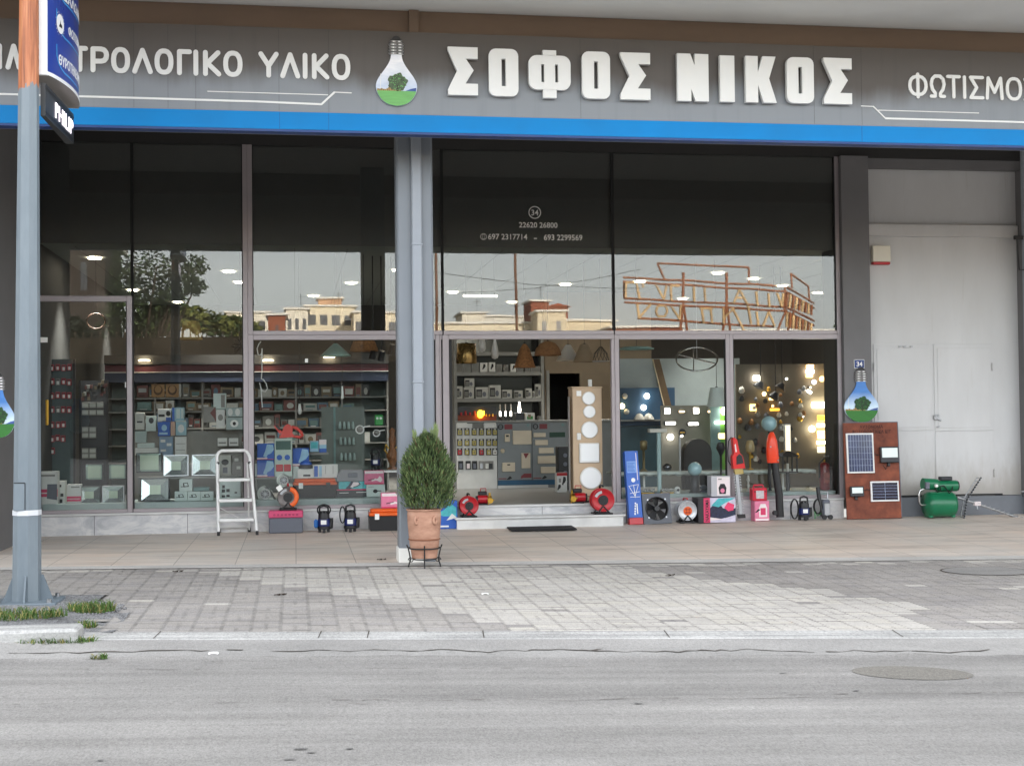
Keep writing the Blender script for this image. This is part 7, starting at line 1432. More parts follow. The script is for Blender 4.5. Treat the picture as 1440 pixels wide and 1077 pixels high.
def on(px, py): p = P(px, py, Y); return p.x-ox, p.z-zf
for px, py, k in ((937.5, 578, 's'), (958, 578.5, 'h'), (978, 577.5, 's'), (998.5, 578.5, 'h'), (942, 595, 'b'), (974, 596, 'b'), (941.5, 614.5, 'o'), (959, 608, 'd')):
    u, v = on(px, py); mb = MB(); rim = MB()
    if k == 's': rim.box(u-.055, u+.055, -.04, -.0005, v-.055, v+.055, CERAM, .01); mb.box(u-.045, u+.045, -.05, -.041, v-.045, v+.045, COOLW, .008)
    elif k == 'h': rim.cyl((u, -.03, v), (u, 0, v), .06, GREYC, n=20); mb.box(u-.045, u+.045, -.04, -.031, v-.012, v+.008, WARM, .004)
    elif k == 'b': rim.box(u-.105, u+.105, -.04, -.0005, v-.035, v+.035, BODY, .012); mb.box(u-.085, u+.085, -.05, -.041, v-.022, v+.022, COOLW, .012)
    elif k == 'o': rim.cyl((u, -.02, v), (u, 0, v), .06, GREYC, n=20); mb.ball((u, -.06, v), .055, COOLW, 16)
    else: rim.cyl((u, -.03, v), (u, 0, v), .06, BODY, n=20); mb.box(u-.04, u+.04, -.036, -.0305, v-.01, v+.01, BRASS)
    o = rim.build('wall_lamp', t); mb.build('lit_glass', o)
Y = 2.6; x, z, w_, h_ = fr(1000, 565, 1024, 690, Y); LIME = M('lime green panel', (104, 168, 62), .5, var=.06); t = T_('display_board', 'lime green display panel with lit lamps beside the window mullion', 'display board', x, Y, zf); ox = x; h_ += z-zf
MB().box(w_*.05, w_*.6, 0, .04, 0, h_, LIME).box(-w_*.5, w_*.049, 0, .04, 0, h_, LOOKS[4]).build('panel', t)
for px, py, k in ((1017.5, 578, 'o'), (1012, 594, 'b')):
    u, v = on(px, py); mb = MB(); mb.ball((u, -.06, v), .065, COOLW, 16) if k == 'o' else mb.box(u-.09, u+.09, -.05, -.01, v-.02, v+.02, COOLW, .01); mb.build('lit_lamp', t)
# ring chandelier
p = P(980, 505, 1.6); t = T_('ring_chandelier', 'chrome ring chandelier with crossed bars behind the right window', 'chandelier', p.x, 1.6, p.z); Rr = .32; Tm = rot('Y', -12) @ rot('X', 36)
MB().tube([Tm @ Vector((Rr*math.cos(q), Rr*math.sin(q), 0)) for q in (6.283*k/48 for k in range(48))], .013, CHROME, 8, True).build('ring', t); MB().tube([Tm @ Vector((-Rr*.7, Rr*.7, 0)), Tm @ Vector((Rr*.7, -Rr*.7, 0))], .012, CHROME).tube([Tm @ Vector((Rr*.2, Rr*.95, 0)), Tm @ Vector((-Rr*.5, -Rr*.85, 0))], .008, CHROME).build('cross_bar', t); MB().cyl((0, 0, .0), (0, 0, 3.94-p.z), .004, STEEL, n=6).build('cord', t)
pendant('fabric_lamp', 'white fabric lamp shade at the right of the first right window pane', 1008, 545, 572, 1.4, M('cream fabric shade', (200, 210, 206), .8, var=.05), [(15, 0), (15, .04), (10, .96), (9, 1)], True, None)
pendant('disc_lamp', 'flat pale disc lamp hanging in front of the blue wall', 895, 487, 491.5, 1.2, CYANS, [(26, 0), (27, .3), (20, .8), (2, 1)])
# cloth covered rail and goods standing on the right platform
zr = P(1020, 661.5, .75).z; mb = MB(); rows = []
for i in range(70):
    x = xpr0+(XR-.15-xpr0)*i/69; wob = .008*math.sin(i*1.9)+.006*math.sin(i*.7+1); rows.append([(x, .60+wob, zr-.055+wob), (x, .60+wob, zr-.004+wob*.4), (x, .66, zr+.004+wob*.3), (x, .95, zr), (x, .95, zr-.02), (x, .62, zr-.022)])
mb.grid(rows, FABRIC, True, True); t = T_('cloth_shelf', 'long shelf covered in white cloth across the right windows', 'shelf', 0, 0, 0); mb.build('cloth', t)
for px in (905, 1000, 1100): x = P(px, 670, .8).x; MB().box(x-.012, x+.012, .76, .8, zpr, zr-.025, WHITE).build('leg', t)
zq = zr+.006
def stand(name, label, cat, px, Y, z, parts):
    x = P(px, 660, Y).x; t = T_(name, label, cat, x, Y, z)
    for nm, mb in parts: mb.build(nm, t)
    return t
Yq = .45; hpost = P(927, 608, Yq).z-zpr
stand('post_stand', 'white post stand with flat top on the right platform', 'stand', 927, Yq, zpr, [('post', MB().cyl((0, 0, 0), (0, 0, hpost), .032, M('pale teal post', (168, 194, 196), .4, var=.03), n=20)), ('top_plate', MB().box(-.15, .11, -.06, .06, hpost+.0005, hpost+.055, CERAM, .004))])
gr_ = 10.3/100
def globe(label, px, py, Y, zb_, m, r_, base):
    p = P(px, py, Y); t = T_('globe_lamp', label, 'lamp', p.x, Y, zb_); MB().ball((0, 0, p.z-zb_), r_, m, 28).build('globe', t); mb = MB(); mb.lathe([(base*1.3, 0), (base*1.3, .012), (base, .02), (base*.9, (p.z-zb_-r_*.9)*.9), (base*1.05, p.z-zb_-r_*.88)], (0, 0, 0), BODY, 20); mb.build('base', t)
OPAL = M('pale blue opal glass', (172, 208, 216), .12, var=.02, coat=.4)
globe('pale blue globe lamp on a wide dark base in the first right window pane', 977, 659.5, .30, zpr, OPAL, gr_, .07); globe('pale blue globe lamp on a tall thin stand above the leaf blower', 1081.5, 595.5, .5, zpr, OPAL, .115, .02)
stand('steel_rod_lamp', 'thin brushed steel rod lamp with tiny lit tip', 'lamp', 956.5, .7, zq, [('rod', MB().cyl((0, 0, 0), (0, 0, P(957, 613, .7).z-zq), .017, STEEL, n=12)), ('tip', MB().ball((.03, -.01, P(957, 613, .7).z-zq), .018, COOLW, 10))])
stand('ball_lamp', 'dark silver ball lamp lying on the white cloth', 'lamp', 938.5, .7, zq, [('ball', MB().ball((0, 0, .06), .066, M('gunmetal', (110, 112, 116), .25, .9), 20, .9))])
p0_ = P(963, 660, 1.5); w_ = P(1001, 640, 1.5).x-p0_.x; hA = P(982, 617, 1.5).z-p0_.z
t = T_('arch_mirror', 'black arched lamp housing behind the steel rod lamp', 'lamp', p0_.x+w_/2, 1.5, zf); zA_ = P(982, 690, 1.5).z; hh = P(982, 617, 1.5).z-zf
MB().prism([(-w_/2, 0), (w_/2, 0), (w_/2, hh-w_*.5)]+[(w_/2*math.cos(q), hh-w_*.5+w_*.5*math.sin(q)) for q in (math.pi*k/16 for k in range(1, 16))]+[(-w_/2, hh-w_*.5)], 0, .2, BLACK).build('housing', t)
stand('candelabra', 'brass candelabra lamp with cut crown beside the blue carton', 'lamp', 905.5, .7, zq, [('stem', MB().lathe([(.06, 0), (.05, .02), (.018, .05), (.018, P(905, 633, .7).z-zq), (.05, P(905, 632, .7).z-zq), (.055, P(905, 621, .7).z-zq), (.03, P(905, 619, .7).z-zq)], (0, 0, 0), M('aged brass', (120, 108, 76), .45, .6, var=.2), 18))])
for k, px in enumerate((909, 926)): pass
for px, py, lb in ((911, 687, 'small crystal wall lamp low on the right platform beside the blue carton'), (938, 686, 'small wide crystal lamp low on the right platform beside the post stand')):
    p = P(px, 693, .3); t = T_('crystal_lamp', lb, 'lamp', p.x, .3, zpr); mb = MB(); mb.box(-.09, .09, -.02, .05, .02, .07, CERAM, .01); mb.build('crystals', t); mb = MB()
    for i in range(6): mb.ball((-.08+.032*i, -.035, .05+.012*(i % 2)), .018, CHROME, 8)
    mb.build('beads', t); MB().box(-.10, .10, -.01, .04, 0, .0195, BRASS, .003).build('base', t)
p = P(952.5, 692, .3); t = T_('eyeball_spot', 'small white eyeball spot lamp beside the dark globe base', 'lamp', p.x, .3, zpr); MB().ball((0, 0, .055), .045, WHITE, 16).build('eyeball', t); MB().cyl((0, -.03, .05), (0, -.047, .05), .02, BODY, n=12).build('lens', t); MB().cyl((0, 0, 0), (0, 0, .02), .04, WHITE, n=14).build('base', t)
p = P(983, 684, .35); t = T_('pipe_lamp', 'dark pipe shaped lamp with pale ring facing the street', 'lamp', p.x, .35, zpr); MB().cyl((0, 0, .07), (.12, .1, .07), .035, GREYP, n=16).box(-.03, .14, -.02, .12, 0, .036, GREYP, .004).build('body', t); MB().lathe([(.042, 0), (.042, -.012), (.025, -.012), (.025, 0)], (-.003, -.003, .07), PALEP, 20, 'y').build('ring', t)
t = stand('lantern_post', 'black lantern on a slim post with warm lit top beside the hedge trimmer', 'lamp', 1014, .55, zpr, [('post', MB().cyl((0, 0, 0), (0, 0, P(1014, 640, .55).z-zpr), .018, BLACK, n=12)), ('lantern_head', MB().lathe([(.02, P(1014, 640, .55).z-zpr), (.06, P(1014, 632, .55).z-zpr), (.07, P(1014, 630, .55).z-zpr), (.045, P(1014, 622, .55).z-zpr)], (0, 0, 0), BODY, 16)), ('lit_glass', MB().box(-.03, .09, -.03, .03, P(1014, 617, .55).z-zpr, P(1014, 609, .55).z-zpr, GLOW, .012))])
t = stand('coach_lantern', 'black square coach lantern with clear panes right of the leaf blower', 'lamp', 1107.5, .4, zpr, [('post', MB().cyl((0, 0, 0), (0, 0, P(1107, 663, .4).z-zpr), .03, BODY, n=12))]); zl0, zl1 = P(1107, 663, .4).z-zpr, P(1107, 641, .4).z-zpr; mb = MB()
for sx_ in (-1, 1):
    for sy_ in (-1, 1): mb.box(sx_*.11-.01, sx_*.11+.01, sy_*.10-.01, sy_*.10+.01, zl0, zl1, BLACK)
for z in (zl0, zl1): mb.box(-.125, .125, -.115, .115, z-.012, z+.003, BLACK)
mb.grid([[(x*s_, y*s_, z) for x, y in ((-.14, -.13), (.14, -.13), (.14, .13), (-.14, .13))] for z, s_ in ((zl1+.0035, 1), (zl1+.06, .35), (zl1+.075, .2))], BLACK, False, True); mb.build('lantern_frame', t); MB().cyl((0, 0, zl0), (0, 0, zl0+.12), .022, CERAM, n=12).build('candle', t)
p = P(1107, 640, .7); t = T_('strip_lamp', 'upright lit glass strip lamp above the coach lantern', 'lamp', P(1108, 618, .8).x, .8, P(1108, 640, .8).z); hh = P(1108, 596, .8).z-P(1108, 640, .8).z; MB().box(-.05, .05, 0, .05, 0, hh, STEEL, .004).build('frame', t); MB().box(-.038, .038, -.006, -.0005, .02, hh-.02, EM('softly lit glass', (246, 226, 190), .28)).build('lit_glass', t); MB().cyl((0, .04, zpr-P(1108, 640, .8).z), (0, .04, 0), .012, BLACK, n=8).build('stand', t)
p = P(1055, 660, .7); hh = P(1055, 620, .7).z-zq; t = stand('table_lamp', 'brass table lamp with crystal shade on the white cloth', 'lamp', 1055, .7, zq, [('stem', MB().cyl((0, 0, 0), (0, 0, hh*.6), .016, BRASS, n=12).cyl((0, 0, 0), (0, 0, .02), .05, BRASS, n=18)), ('lamp_shade', MB().lathe([(.065, hh*.62), (.07, hh*.8), (.05, hh), (.03, hh*1.03)], (0, 0, 0), M('smoked crystal', (170, 150, 110), .2, var=.15), 14))])
stand('candlestick', 'small white turned candlestick under the white cloth shelf', 'lamp', 1052, .4, zpr, [('stem', MB().lathe([(.035, 0), (.03, .015), (.012, .04), (.02, .09), (.012, .13), (.025, .17), (.02, .19), (.012, .24)], (0, 0, 0), CERAM, 16))])
# fire extinguisher
x, z, w_, h_ = fr(1153.5, 639, 1169, 693, .35); h_ += z-zpr; t = T_('fire_extinguisher', 'dark red fire extinguisher inside the window at the right end', 'fire extinguisher', x, .4, zpr); ER = M('extinguisher red', (120, 20, 30), .3, var=.06); r_ = w_*.46
MB().lathe([(.001, 0), (r_*.95, 0), (r_, .02), (r_, h_*.68), (r_*.8, h_*.75), (r_*.3, h_*.79), (.001, h_*.79)], (0, 0, 0), ER, 28).build('cylinder', t); MB().box(-r_*.5, r_*.6, -r_*1.02, -r_*.86, h_*.2, h_*.5, M('extinguisher label', (150, 70, 60), .5, var=.3, scale=30)).build('label_plate', t)
MB().cyl((0, 0, h_*.79), (0, 0, h_*.86), .018, BRASS, n=10).box(-.02, .09, -.012, .012, h_*.86, h_*.9, BLACK, .004).box(-.01, .10, -.012, .012, h_*.94, h_*.97, STEEL, .004).build('valve', t); MB().tube([(-.02, 0, h_*.86), (-r_*1.1, -.02, h_*.75), (-r_*1.1, -.02, h_*.35)], .012, BLACK).build('hose', t)
# lit lamp wall at the right
Y = 3.2; ox = P(1110, 600, Y).x; t = T_('lamp_wall', 'beige wall of lit lamps glowing behind the last right window pane', 'display wall', ox, Y, zf); x0, x1 = P(1036, 600, Y).x-ox, P(1176, 600, Y).x-ox; hb2 = P(1100, 512, Y).z-zf
MB().box(x0, x1, 0, .05, 0, hb2, M('warm grey lamp wall', (112, 105, 94), .7, var=.06)).build('panel', t)
WY = EM('bright tube lamp', (255, 240, 205), 3.5)
for px, py, w2, h2, m, k in ((1062.5, 532, 9, 8, COOLW, 'b'), (1072, 554, 5, 5, WARM, 'o'), (1057.5, 573, 9, 10, GLOW, 'b'), (1084, 571, 3.5, 6, GLOW, 'o'), (1103.5, 533, 4, 3, COOLW, 'o'), (1137.5, 515.5, 11, 5.5, GLOW, 'b'), (1137.5, 522.5, 11, 6, COOLW, 'b'), (1136.5, 529, 10, 4.5, GLOW, 'b'), (1142, 537.5, 5.5, 7, COOLW, 'o'), (1153, 533, 7, 7, GLOW, 'o'), (1163, 531, 8, 8, WARM, 'o'), (1137, 545, 4, 2.5, WARM, 'o'), (1136, 551, 8, 4.5, COOLW, 'd'), (1155, 569.5, 34, 9, WY, 't'), (1125, 584, 8, 3.5, COOLW, 'd'), (1139, 603, 8, 9, WY, 'o'), (1158, 598, 26, 5, WY, 't'), (1158, 622, 26, 5, WY, 't'), (1158, 588, 22, 9, EM('amber lit box', (230, 180, 70), .5), 'b'), (1158, 611, 22, 12, GLOW, 'b'), (1158, 632, 22, 9, EM('cream lit box', (240, 226, 190), .35), 'b'), (1083, 561, 6, 4, GLOW, 'b'), (1088, 576, 14, 4, EM('orange lit shade', (240, 170, 60), .5), 'b')):
    u, v = on(px, py); s_ = .0114; mb = MB()
    if u+w2*s_/2 > x1: u = x1-w2*s_/2-.005
    if k == 'b': mb.box(u-w2*s_/2, u+w2*s_/2, -.08, -.02, v-h2*s_/2, v+h2*s_/2, m, .008)
    elif k == 'o': mb.ball((u, -.09, v), min(w2, h2)*s_*.5*1.2, m, 16)
    elif k == 't': mb.cyl((u-w2*s_/2, -.09, v), (u+w2*s_/2, -.09, v), h2*s_/2, m, n=14)
    else: mb.box(-w2*s_/2, w2*s_/2, -.02, .0, -h2*s_/2, h2*s_/2, m, .01, Matrix.Translation((u, -.06, v)) @ rot('Y', 32))
    o = mb.build('lit_lamp', t); MB().box(u-.015, u+.015, -.019, -.0005, v-.03, v+.03, BODY).build('lamp_base', o)
for px, py, lb in ((1066, 545, 'large dark cone wall lamp in the last right pane'), (1096, 547, 'dark tilted spot lamp lighting the lamp wall'), (1087, 560, 'black box spot lamp beside the warm bulbs')):
    p = P(px, py, 2.4); t2 = T_('dark_spot', lb, 'lamp', p.x, 2.4, p.z); MB().cyl((0, 0, 0), (.06, 0, .09), .10, GREYP if px < 1080 else BODY, r1=.04, n=18).build('spot_head', t2); MB().cyl((.05, 0, .08), (.05, .0, 3.94-p.z), .008, BLACK, n=6).build('stem', t2)
for k in range(44):
    px, py = rnd.uniform(1040, 1132), rnd.uniform(545, 652); p = P(px, py, Y-.08); m = rnd.choice((BRASS, BODY, STEEL, CERAM, WICK, GREYP)); mb = MB(); s_ = rnd.uniform(.03, .06); mb.lathe([(s_*.5, -s_), (s_, -s_*.4), (s_*.7, s_*.5), (s_*.25, s_)], (0, 0, 0), m, 12); mb.box(-.01, .01, 0, .08, -.01, .01, BODY); tag(mb.build('unlit_lamp', loc=(p.x, Y-.085, p.z)), 'small unlit wall lamp among the lit ones on the beige lamp wall', 'lamp', 'unlit lamps on the lamp wall')
p = P(1176, 546, .29); mb = MB(); mb.box(-.02, .02, -.02, 0, -.10, .10, STEEL, .004); mb.box(-.012, .012, -.025, -.0205, .04, .07, BLACK); tag(mb.build('intercom', loc=(p.x, .055, p.z)), 'slim silver intercom on the dark strip at the right window edge', 'intercom')
# ================================================================ what the glass mirrors: the other side of the street
def V(px, py, d):                               # point seen mirrored at depth d beyond the glass -> where it really stands
    p = P(px, py, d); return Vector((p.x, -d, p.z))
def wallm(n, c): return M('house wall '+n, c, .85, var=.06, scale=.4)
HW = [wallm('cream', (228, 221, 204)), wallm('pale', (228, 216, 190)), wallm('red', (142, 84, 62)), wallm('ochre', (214, 200, 172)), wallm('white', (226, 222, 212))]
WIN = M('far window', (60, 62, 66), .3, var=.2); ROOFM = M('red tile roof', (150, 74, 50), .8, var=.2, scale=3)
def house(label, px0, px1, pyt, d, m, nwin=0, roof=None, dep=8, ant=False):
    a, c_ = V(px0, pyt, d), V(px1, pyt, d); x0, x1 = sorted((a.x, c_.x)); h_ = a.z+1.5; t = thing('town_house', label, 'house', ((x0+x1)/2, -d, -1.5)); w_ = x1-x0
    MB().box(-w_/2, w_/2, -dep, 0, 0, h_, m).build('wall', t)
    for k in range(nwin):
        x = -w_/2+w_*(k+.5)/nwin; MB().box(x-w_*.08, x+w_*.08, -.1, .03, h_-2.4, h_-1.1, WIN).build('window', t)
    if roof == 'slab': MB().box(-w_/2-.3, w_/2+.3, -dep-.3, .5, h_+.001, h_+.25, HW[4]).build('roof', t)
    elif roof: MB().prism([(-w_/2-.4, h_), (w_/2+.4, h_), (0, h_+w_*.18)], -dep, .3, ROOFM).build('roof', t)
    if ant: MB().cyl((w_*.2, -2, h_), (w_*.2, -2, h_+2.2), .04, BODY, n=6).box(w_*.2-.6, w_*.2+.6, -2.03, -1.97, h_+1.8, h_+1.86, BODY).build('roof_aerial', t)
    return t
house('yellow block with flat roof mirrored left of the window column', 402, 433, 436, 150, HW[0], 3, 'slab', ant=True); house('largest cream apartment block with roof hut mirrored in the middle window', 430, 498, 431.5, 160, HW[1], 4, 'slab', ant=True)
t = house('small pink roof hut carrying dark solar panels', 448, 481, 420, 165, wallm('pink', (206, 166, 132)), 0, 'slab', 4); MB().box(-1.4, 1.4, -2.5, -2.4, 0, .9, BLACK, T=Matrix.Translation((0, 1.0, V(460, 419, 165).z+1.7)) @ Matrix.Rotation(.5, 4, 'X')).build('solar_panel', t)
house('low cream house mirrored beside the dark column reflection', 497, 560, 440, 150, HW[1], 4, 'slab'); house('dark red house mirrored at the left of the middle window', 377, 401, 444, 140, HW[2], 1, 'slab'); house('pale house mirrored at the window mullion', 318, 378, 440, 170, HW[0], 3, 'slab')
house('long low cream terrace of houses mirrored over the door', 600, 790, 455, 150, HW[1], 9, 'slab'); house('cream flat roofed block mirrored above the drum lamp', 650, 683, 441, 170, HW[0], 2, 'slab', ant=True); house('wide white block mirrored over the middle of the door', 684, 745, 446, 180, HW[4], 4, 'slab', ant=True)
house('tall red brown house with roof tank mirrored above the dome lamp', 746, 772, 424, 160, HW[2], 2, 'slab', 6, True); house('red brown house wing with pitched roof mirrored above the door', 770, 799, 432, 165, HW[2], 2, 'tile', 6); house('ochre house mirrored in front of the red brown house', 756, 796, 439, 145, HW[3], 2, 'slab', 5)
house('low ochre house mirrored over the right door jamb', 796, 866, 452, 150, HW[3], 4, 'slab'); house('long low red brown house mirrored under the rusty sign', 860, 960, 461, 140, HW[2], 5, 'slab'); house('low pale houses mirrored right of the rusty sign posts', 955, 1190, 466, 150, HW[3], 8, 'slab')
# far hillside town base, street bank
struct(MB().box(-160, 190, -240, -170, -1.5, 9, M('town hillside', (120, 108, 84), .9, var=.2, scale=.2)), 'hill')
BANK = M('old retaining wall', (52, 45, 38), .9, var=.25, scale=.6, bump=.4, bscale=3)
mb = MB(); mb.box(-60, 75, -35, -34, -.6, 4.72, BANK); tag(mb.build('retaining_wall'), 'long dark old retaining wall across the street, mirrored in the lower panes', 'wall')
FENC = M('brown street fence', (112, 96, 76), .85, var=.2, scale=1.2)
mb = MB(); mb.box(-30, 4.5, -33.9, -33.8, 3.75, 4.68, FENC)
for i in range(115): mb.box(-30+.3*i, -29.95+.3*i, -33.795, -33.76, 3.7, 4.9, FENC)
tag(mb.build('street_fence'), 'brown slatted fence along the old retaining wall, mirrored in the left panes', 'fence')
house('dark brown house close across the street, mirrored beside the left side wall', 88, 147, 335, 46, wallm('dark brown', (58, 50, 44)), 1, 'slab', 6)
# rusty rooftop sign frame
RS = M('rusty sign steel', (150, 92, 58), .8, var=.3, scale=.8); RS2 = M('pale rusty sign letter', (206, 172, 124), .8, var=.3, scale=.8); D = 95
t = thing('rusty_sign_frame', 'large rusty steel letter frame on posts, mirrored in the upper right window', 'sign frame', (V(1000, 460, D).x, -D, V(1000, 475, D).z)); o0 = t.location.copy()
def sv(px, py, dd=0): v = V(px, py, D+dd); return v-o0
mb = MB()
for q in (((925, 369.5), (1053, 376)), ((925, 370), (935, 392)), ((1053, 376), (1054, 400)), ((876, 389.5), (1100, 402)), ((876.5, 395.5), (1103, 409)), ((877, 420), (1103, 431)), ((878, 426), (1103, 437)), ((896, 448), (1088, 460)), ((877, 395), (878, 420)), ((1103, 402), (1104, 436))): mb.tube([sv(*q[0]), sv(*q[1])], .10, RS, 5)
for x in (960.5, 1021.5): mb.tube([sv(x, 383), sv(x+1, 430), sv(x-5, 468)], .13, RS, 5); mb.tube([sv(x+1, 425), sv(x+6, 468)], .11, RS, 5)
for q in (((1101, 401), (1145, 427, 14)), ((1103, 409), (1145, 434, 14)), ((1103, 431), (1145, 452, 14)), ((1103, 437), (1145, 458, 14)), ((1112, 385, 4), (1137, 402, 12)), ((1112, 385, 4), (1113, 405, 4)), ((1137, 402, 12), (1138, 424, 12)), ((1107, 436), (1093, 466)), ((1116, 440, 4), (1108, 466, 2))): mb.tube([sv(*q[0]), sv(*q[1])], .10, RS, 5)
mb.build('frame', t)
mb = MB()
for a, b_ in (((880, 397), (880, 419)), ((880, 397), (893, 398)), ((895, 398), (899, 421)), ((903, 399), (904, 405)), ((922, 400), (934, 421)), ((934, 421), (938, 401)), ((944, 401), (945, 423)), ((944, 401), (956, 402)), ((975, 403), (976, 424)), ((990, 404), (991, 424)), ((1040, 407), (1032, 428)), ((1040, 407), (1052, 429)), ((1035, 419), (1047, 420)), ((1064, 410), (1065, 430)), ((1080, 411), (1081, 431)), ((1092, 411), (1100, 431)), ((1100, 431), (1101, 412)),
             ((896, 428), (898, 448)), ((898, 448), (914, 428)), ((924, 431), (921, 440)), ((921, 440), (925, 446)), ((925, 446), (935, 446)), ((935, 446), (939, 438)), ((939, 438), (935, 430)), ((935, 430), (924, 431)), ((944, 431), (956, 450)), ((956, 450), (958, 428)), ((983, 434), (1002, 435)), ((986, 434), (989, 455)), ((999, 435), (1001, 455)), ((1030, 433), (1047, 466)), ((1018, 434), (1018, 456)), ((1033, 434), (1018, 448)), ((1052, 430), (1056, 456)), ((1063, 438), (1066, 458)), ((1080, 438), (1072, 460)), ((1080, 438), (1089, 460))): mb.tube([sv(a[0], a[1], -.3), sv(b_[0], b_[1], -.3)], .12, RS2, 4)
for i in range(9): mb.tube([sv(1107+4.3*i, 412+2.2*i, i*1.4), sv(1106+4.3*i, 431+1.6*i, i*1.4)], .14, RS2 if i % 2 else RS, 4); mb.tube([sv(1108+4.2*i, 440+1.9*i, i*1.4), sv(1107+4.2*i, 460+1.0*i, i*1.4)], .14, RS2 if i % 2 == 0 else RS, 4)
mb.build('letters', t)
for k, (px, pt) in enumerate(((725, 350), (613, 345))):
    a = V(px, 470, 70); b_ = V(px, pt, 70); mb = MB(); mb.tube([(a.x, -70, -1), (b_.x, -70, b_.z)], .09, M('wooden utility pole', (112, 74, 48), .85, var=.2), 8); tag(mb.build('utility_pole'), ['wooden utility pole mirrored above the door', 'wooden utility pole mirrored right beside the column'][k], 'pole')
mb = MB()
for (x0, y0, x1, y1, d) in ((560, 374, 900, 406, 66), (640, 412, 900, 378, 72)): a, b_ = V(x0, y0, d), V(x1, y1, d); mb.tube([a+(b_-a)*f_/12-Vector((0, 0, 1.2*math.sin(math.pi*f_/12)*.3)) for f_ in range(13)], .025, BODY, 4)
tag(mb.build('overhead_cable'), 'thin overhead cables mirrored in the upper window', 'cable')
a, c_ = V(862, 560, 47), V(1200, 560, 47); t = thing('garage_building', 'low pale garage across the street, mirrored in the lower right panes', 'building', ((a.x+c_.x)/2, -47, -.6)); hh = V(1000, 503, 47).z+.6; wd = abs(c_.x-a.x)/2; PALG = M('pale garage render', (222, 224, 224), .8, var=.06, scale=.7)
MB().box(-wd, wd, -5, 0, 0, hh, PALG).build('wall', t); MB().box(-wd-.2, wd+.2, -5.2, .25, hh+.001, hh+.16, HW[4]).build('roof', t)
for k in range(3): MB().box(-wd*.75+k*wd*.55, -wd*.75+k*wd*.55+2.2, .001, .03, 0, 2.3, M('garage shutter', (96, 112, 124), .5, var=.05)).build('garage_door', t)
# trees
TLEAF = [M('street tree leaf', (58, 74, 40), .8, var=.3, scale=3), M('dark street tree leaf', (30, 38, 24), .85, var=.3, scale=3), M('olive tree leaf', (104, 108, 54), .8, var=.3, scale=3)]; BARK = M('tree bark', (62, 50, 40), .9, var=.2)
def tree(label, c, trunk_h, blobs, n, leaf, seed, mats, flat=.55):
    r = random.Random(seed); t = thing('street_tree', label, 'tree', (c.x, c.y, -.1)); mb = MB(); tops = [Vector(b_[:3]) for b_ in blobs]
    mb.tube([(0, 0, 0), (.1, 0, trunk_h*.5), (0, .1, trunk_h)], [.28, .22, .18], BARK, 8)
    for b_ in tops: mb.tube([(0, .1, trunk_h*.9), (b_.x*.5, b_.y*.5, trunk_h+(b_.z-trunk_h)*.4), (b_.x, b_.y, b_.z)], [.14, .08, .03], BARK, 5)
    mb.build('trunk', t); mb = MB()
    for i in range(n):
        b_ = r.choice(blobs); d = Vector((r.gauss(0, 1), r.gauss(0, 1), r.gauss(0, 1))).normalized()*b_[3]*r.uniform(.15, 1)**.6; d.z *= flat; p = Vector(b_[:3])+d; s_ = leaf*r.uniform(.6, 1.3); u = Vector((r.uniform(-1, 1), r.uniform(-1, 1), r.uniform(-.6, .6))).normalized()*s_; v = u.cross(Vector((r.uniform(-1, 1), r.uniform(-1, 1), r.uniform(-1, 1)))).normalized()*s_*.45
        mb.poly([p-u, p+v, p+u, p-v], r.choice(mats))
    mb.build('crown', t)
r = random.Random(2); c = V(185, 600, 47); bl = []
for px, py, rr in ((160, 372, 1.0), (190, 366, 1.1), (220, 372, 1.0), (250, 380, .9), (275, 372, .7), (170, 395, 1.1), (205, 398, 1.2), (240, 400, .9), (160, 420, 1.1), (195, 425, 1.1), (225, 430, .8), (165, 450, 1.0), (140, 440, .9), (275, 400, .6), (150, 470, .8), (185, 385, 1.1), (215, 412, 1.1), (185, 410, 1.2), (215, 440, 1.0), (185, 440, 1.1), (240, 420, .9), (255, 395, .8), (170, 462, 1.0), (200, 460, .9)):
    v = V(px, py, 47+r.uniform(-2, 2)); bl.append((v.x-c.x, v.y-c.y, v.z, rr))
tree('spreading dark tree mirrored in the left window pane', c, 2.6, bl, 5200, .125, 3, TLEAF[:2], .85)
c = V(105, 600, 44); bl = [(V(px, py, 44).x-c.x, 0, V(px, py, 44).z, rr) for px, py, rr in ((80, 445, .9), (100, 455, .9), (70, 465, .8), (115, 470, .8))]
tree('low dark bushy tree mirrored behind the top of the glass door', c, 1.8, bl, 1500, .14, 5, TLEAF[1:2])
c = V(255, 600, 70); bl = [(V(px, py, 70).x-c.x, r.uniform(-1, 1), V(px, py, 70).z, rr) for px, py, rr in ((235, 440, 1.6), (260, 446, 1.6), (290, 452, 1.5), (215, 456, 1.5), (320, 456, 1.4), (340, 460, 1.4))]
tree('olive green tree clump mirrored low in the left window', c, 3, bl, 2600, .26, 6, TLEAF[:1]+TLEAF[2:])
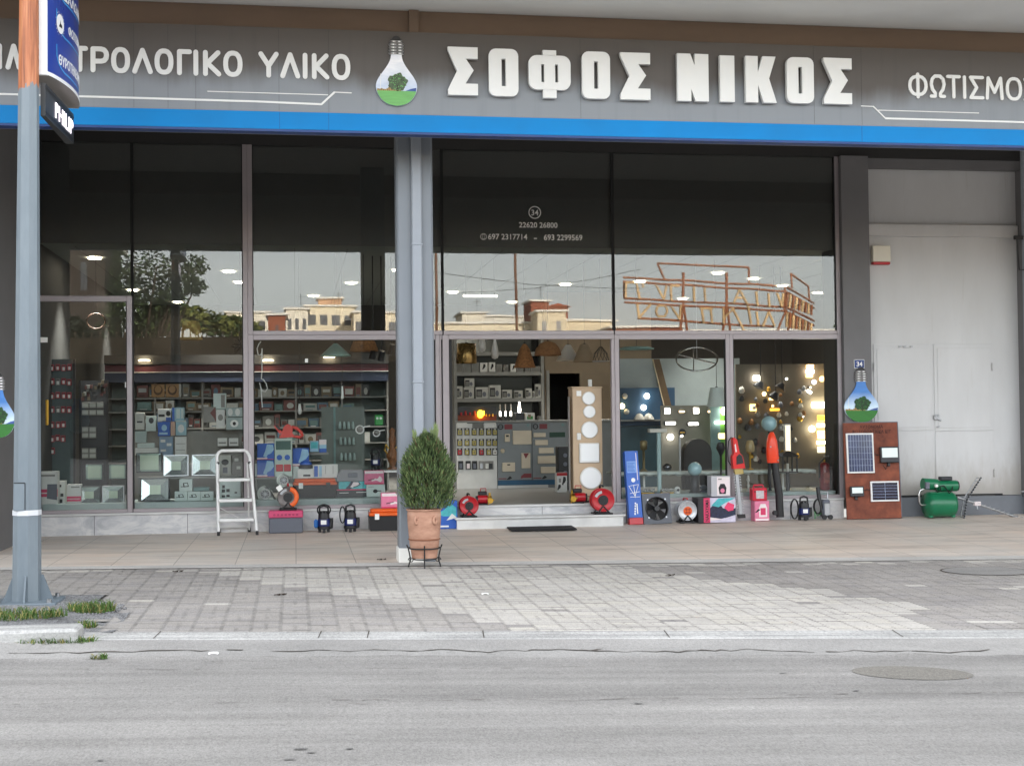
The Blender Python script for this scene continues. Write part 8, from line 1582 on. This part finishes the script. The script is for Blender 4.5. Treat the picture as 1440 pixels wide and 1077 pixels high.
c = V(1200, 600, 44); t = thing('fir_tree', 'fir tree with drooping branches mirrored at the right end of the window', 'tree', (c.x, c.y, -.1)); MB().tube([(0, 0, 0), (0, 0, 9)], [.16, .04], BARK, 8).build('trunk', t); mb = MB()
for k in range(26):
    z = 1.5+k*.29; L_ = max(.3, 2.2*(1-z/9.6))
    for j in range(9):
        q = j*.698+k*.4; d = Vector((math.cos(q), math.sin(q), 0))
        for i in range(11):
            f_ = i/10; p = d*L_*f_+Vector((0, 0, z-.35*f_*L_*.5)); n_ = Vector((-d.y, d.x, 0)); s_ = .24*(1.1-f_*.6)
            for g_ in (-1, 1): mb.poly([p, p+d*.06+n_*g_*s_+Vector((0, 0, -.10)), p+d*.12+n_*g_*s_*.9+Vector((0, 0, -.12)), p+d*.07], TLEAF[0] if (i+k) % 3 else TLEAF[2])
mb.build('crown', t)
# cars parked across the street, mirrored dimly
CARW = M('car paint silver', (150, 152, 156), .3, .5); CARD_ = M('car paint dark red', (70, 16, 18), .3); CGL = M('car glass', (18, 20, 24), .1)
def car(px, d, m, label):
    c = V(px, 560, d); t = thing('parked_car', label, 'car', (c.x, -d, gz(c.x, -d)-.06)); w_ = 2.05
    MB().prism([(-w_, .35), (w_, .35), (w_, .8), (w_*.9, .95), (w_*.5, 1.0), (-w_*.88, 1.02), (-w_, .85)], -.85, .85, m).build('body', t); MB().prism([(-w_*.8, 1.021), (w_*.5, 1.01), (w_*.22, 1.45), (-w_*.55, 1.47)], -.75, .75, CGL).build('cabin_glass', t); MB().prism([(-w_*.56, 1.472), (w_*.23, 1.452), (w_*.18, 1.5), (-w_*.5, 1.52)], -.72, .72, m).build('roof', t)
    for sx_ in (-.62, .62):
        for sy_ in (-.86, .86): MB().cyl((sx_*w_, sy_-.09, .33), (sx_*w_, sy_+.09, .33), .33, RUBBER, n=20).build('wheel', t)
car(140, 49, CARD_, 'dark red car parked across the street, mirrored in the left window'); car(300, 50, CARW, 'silver car parked across the street, mirrored in the middle window')
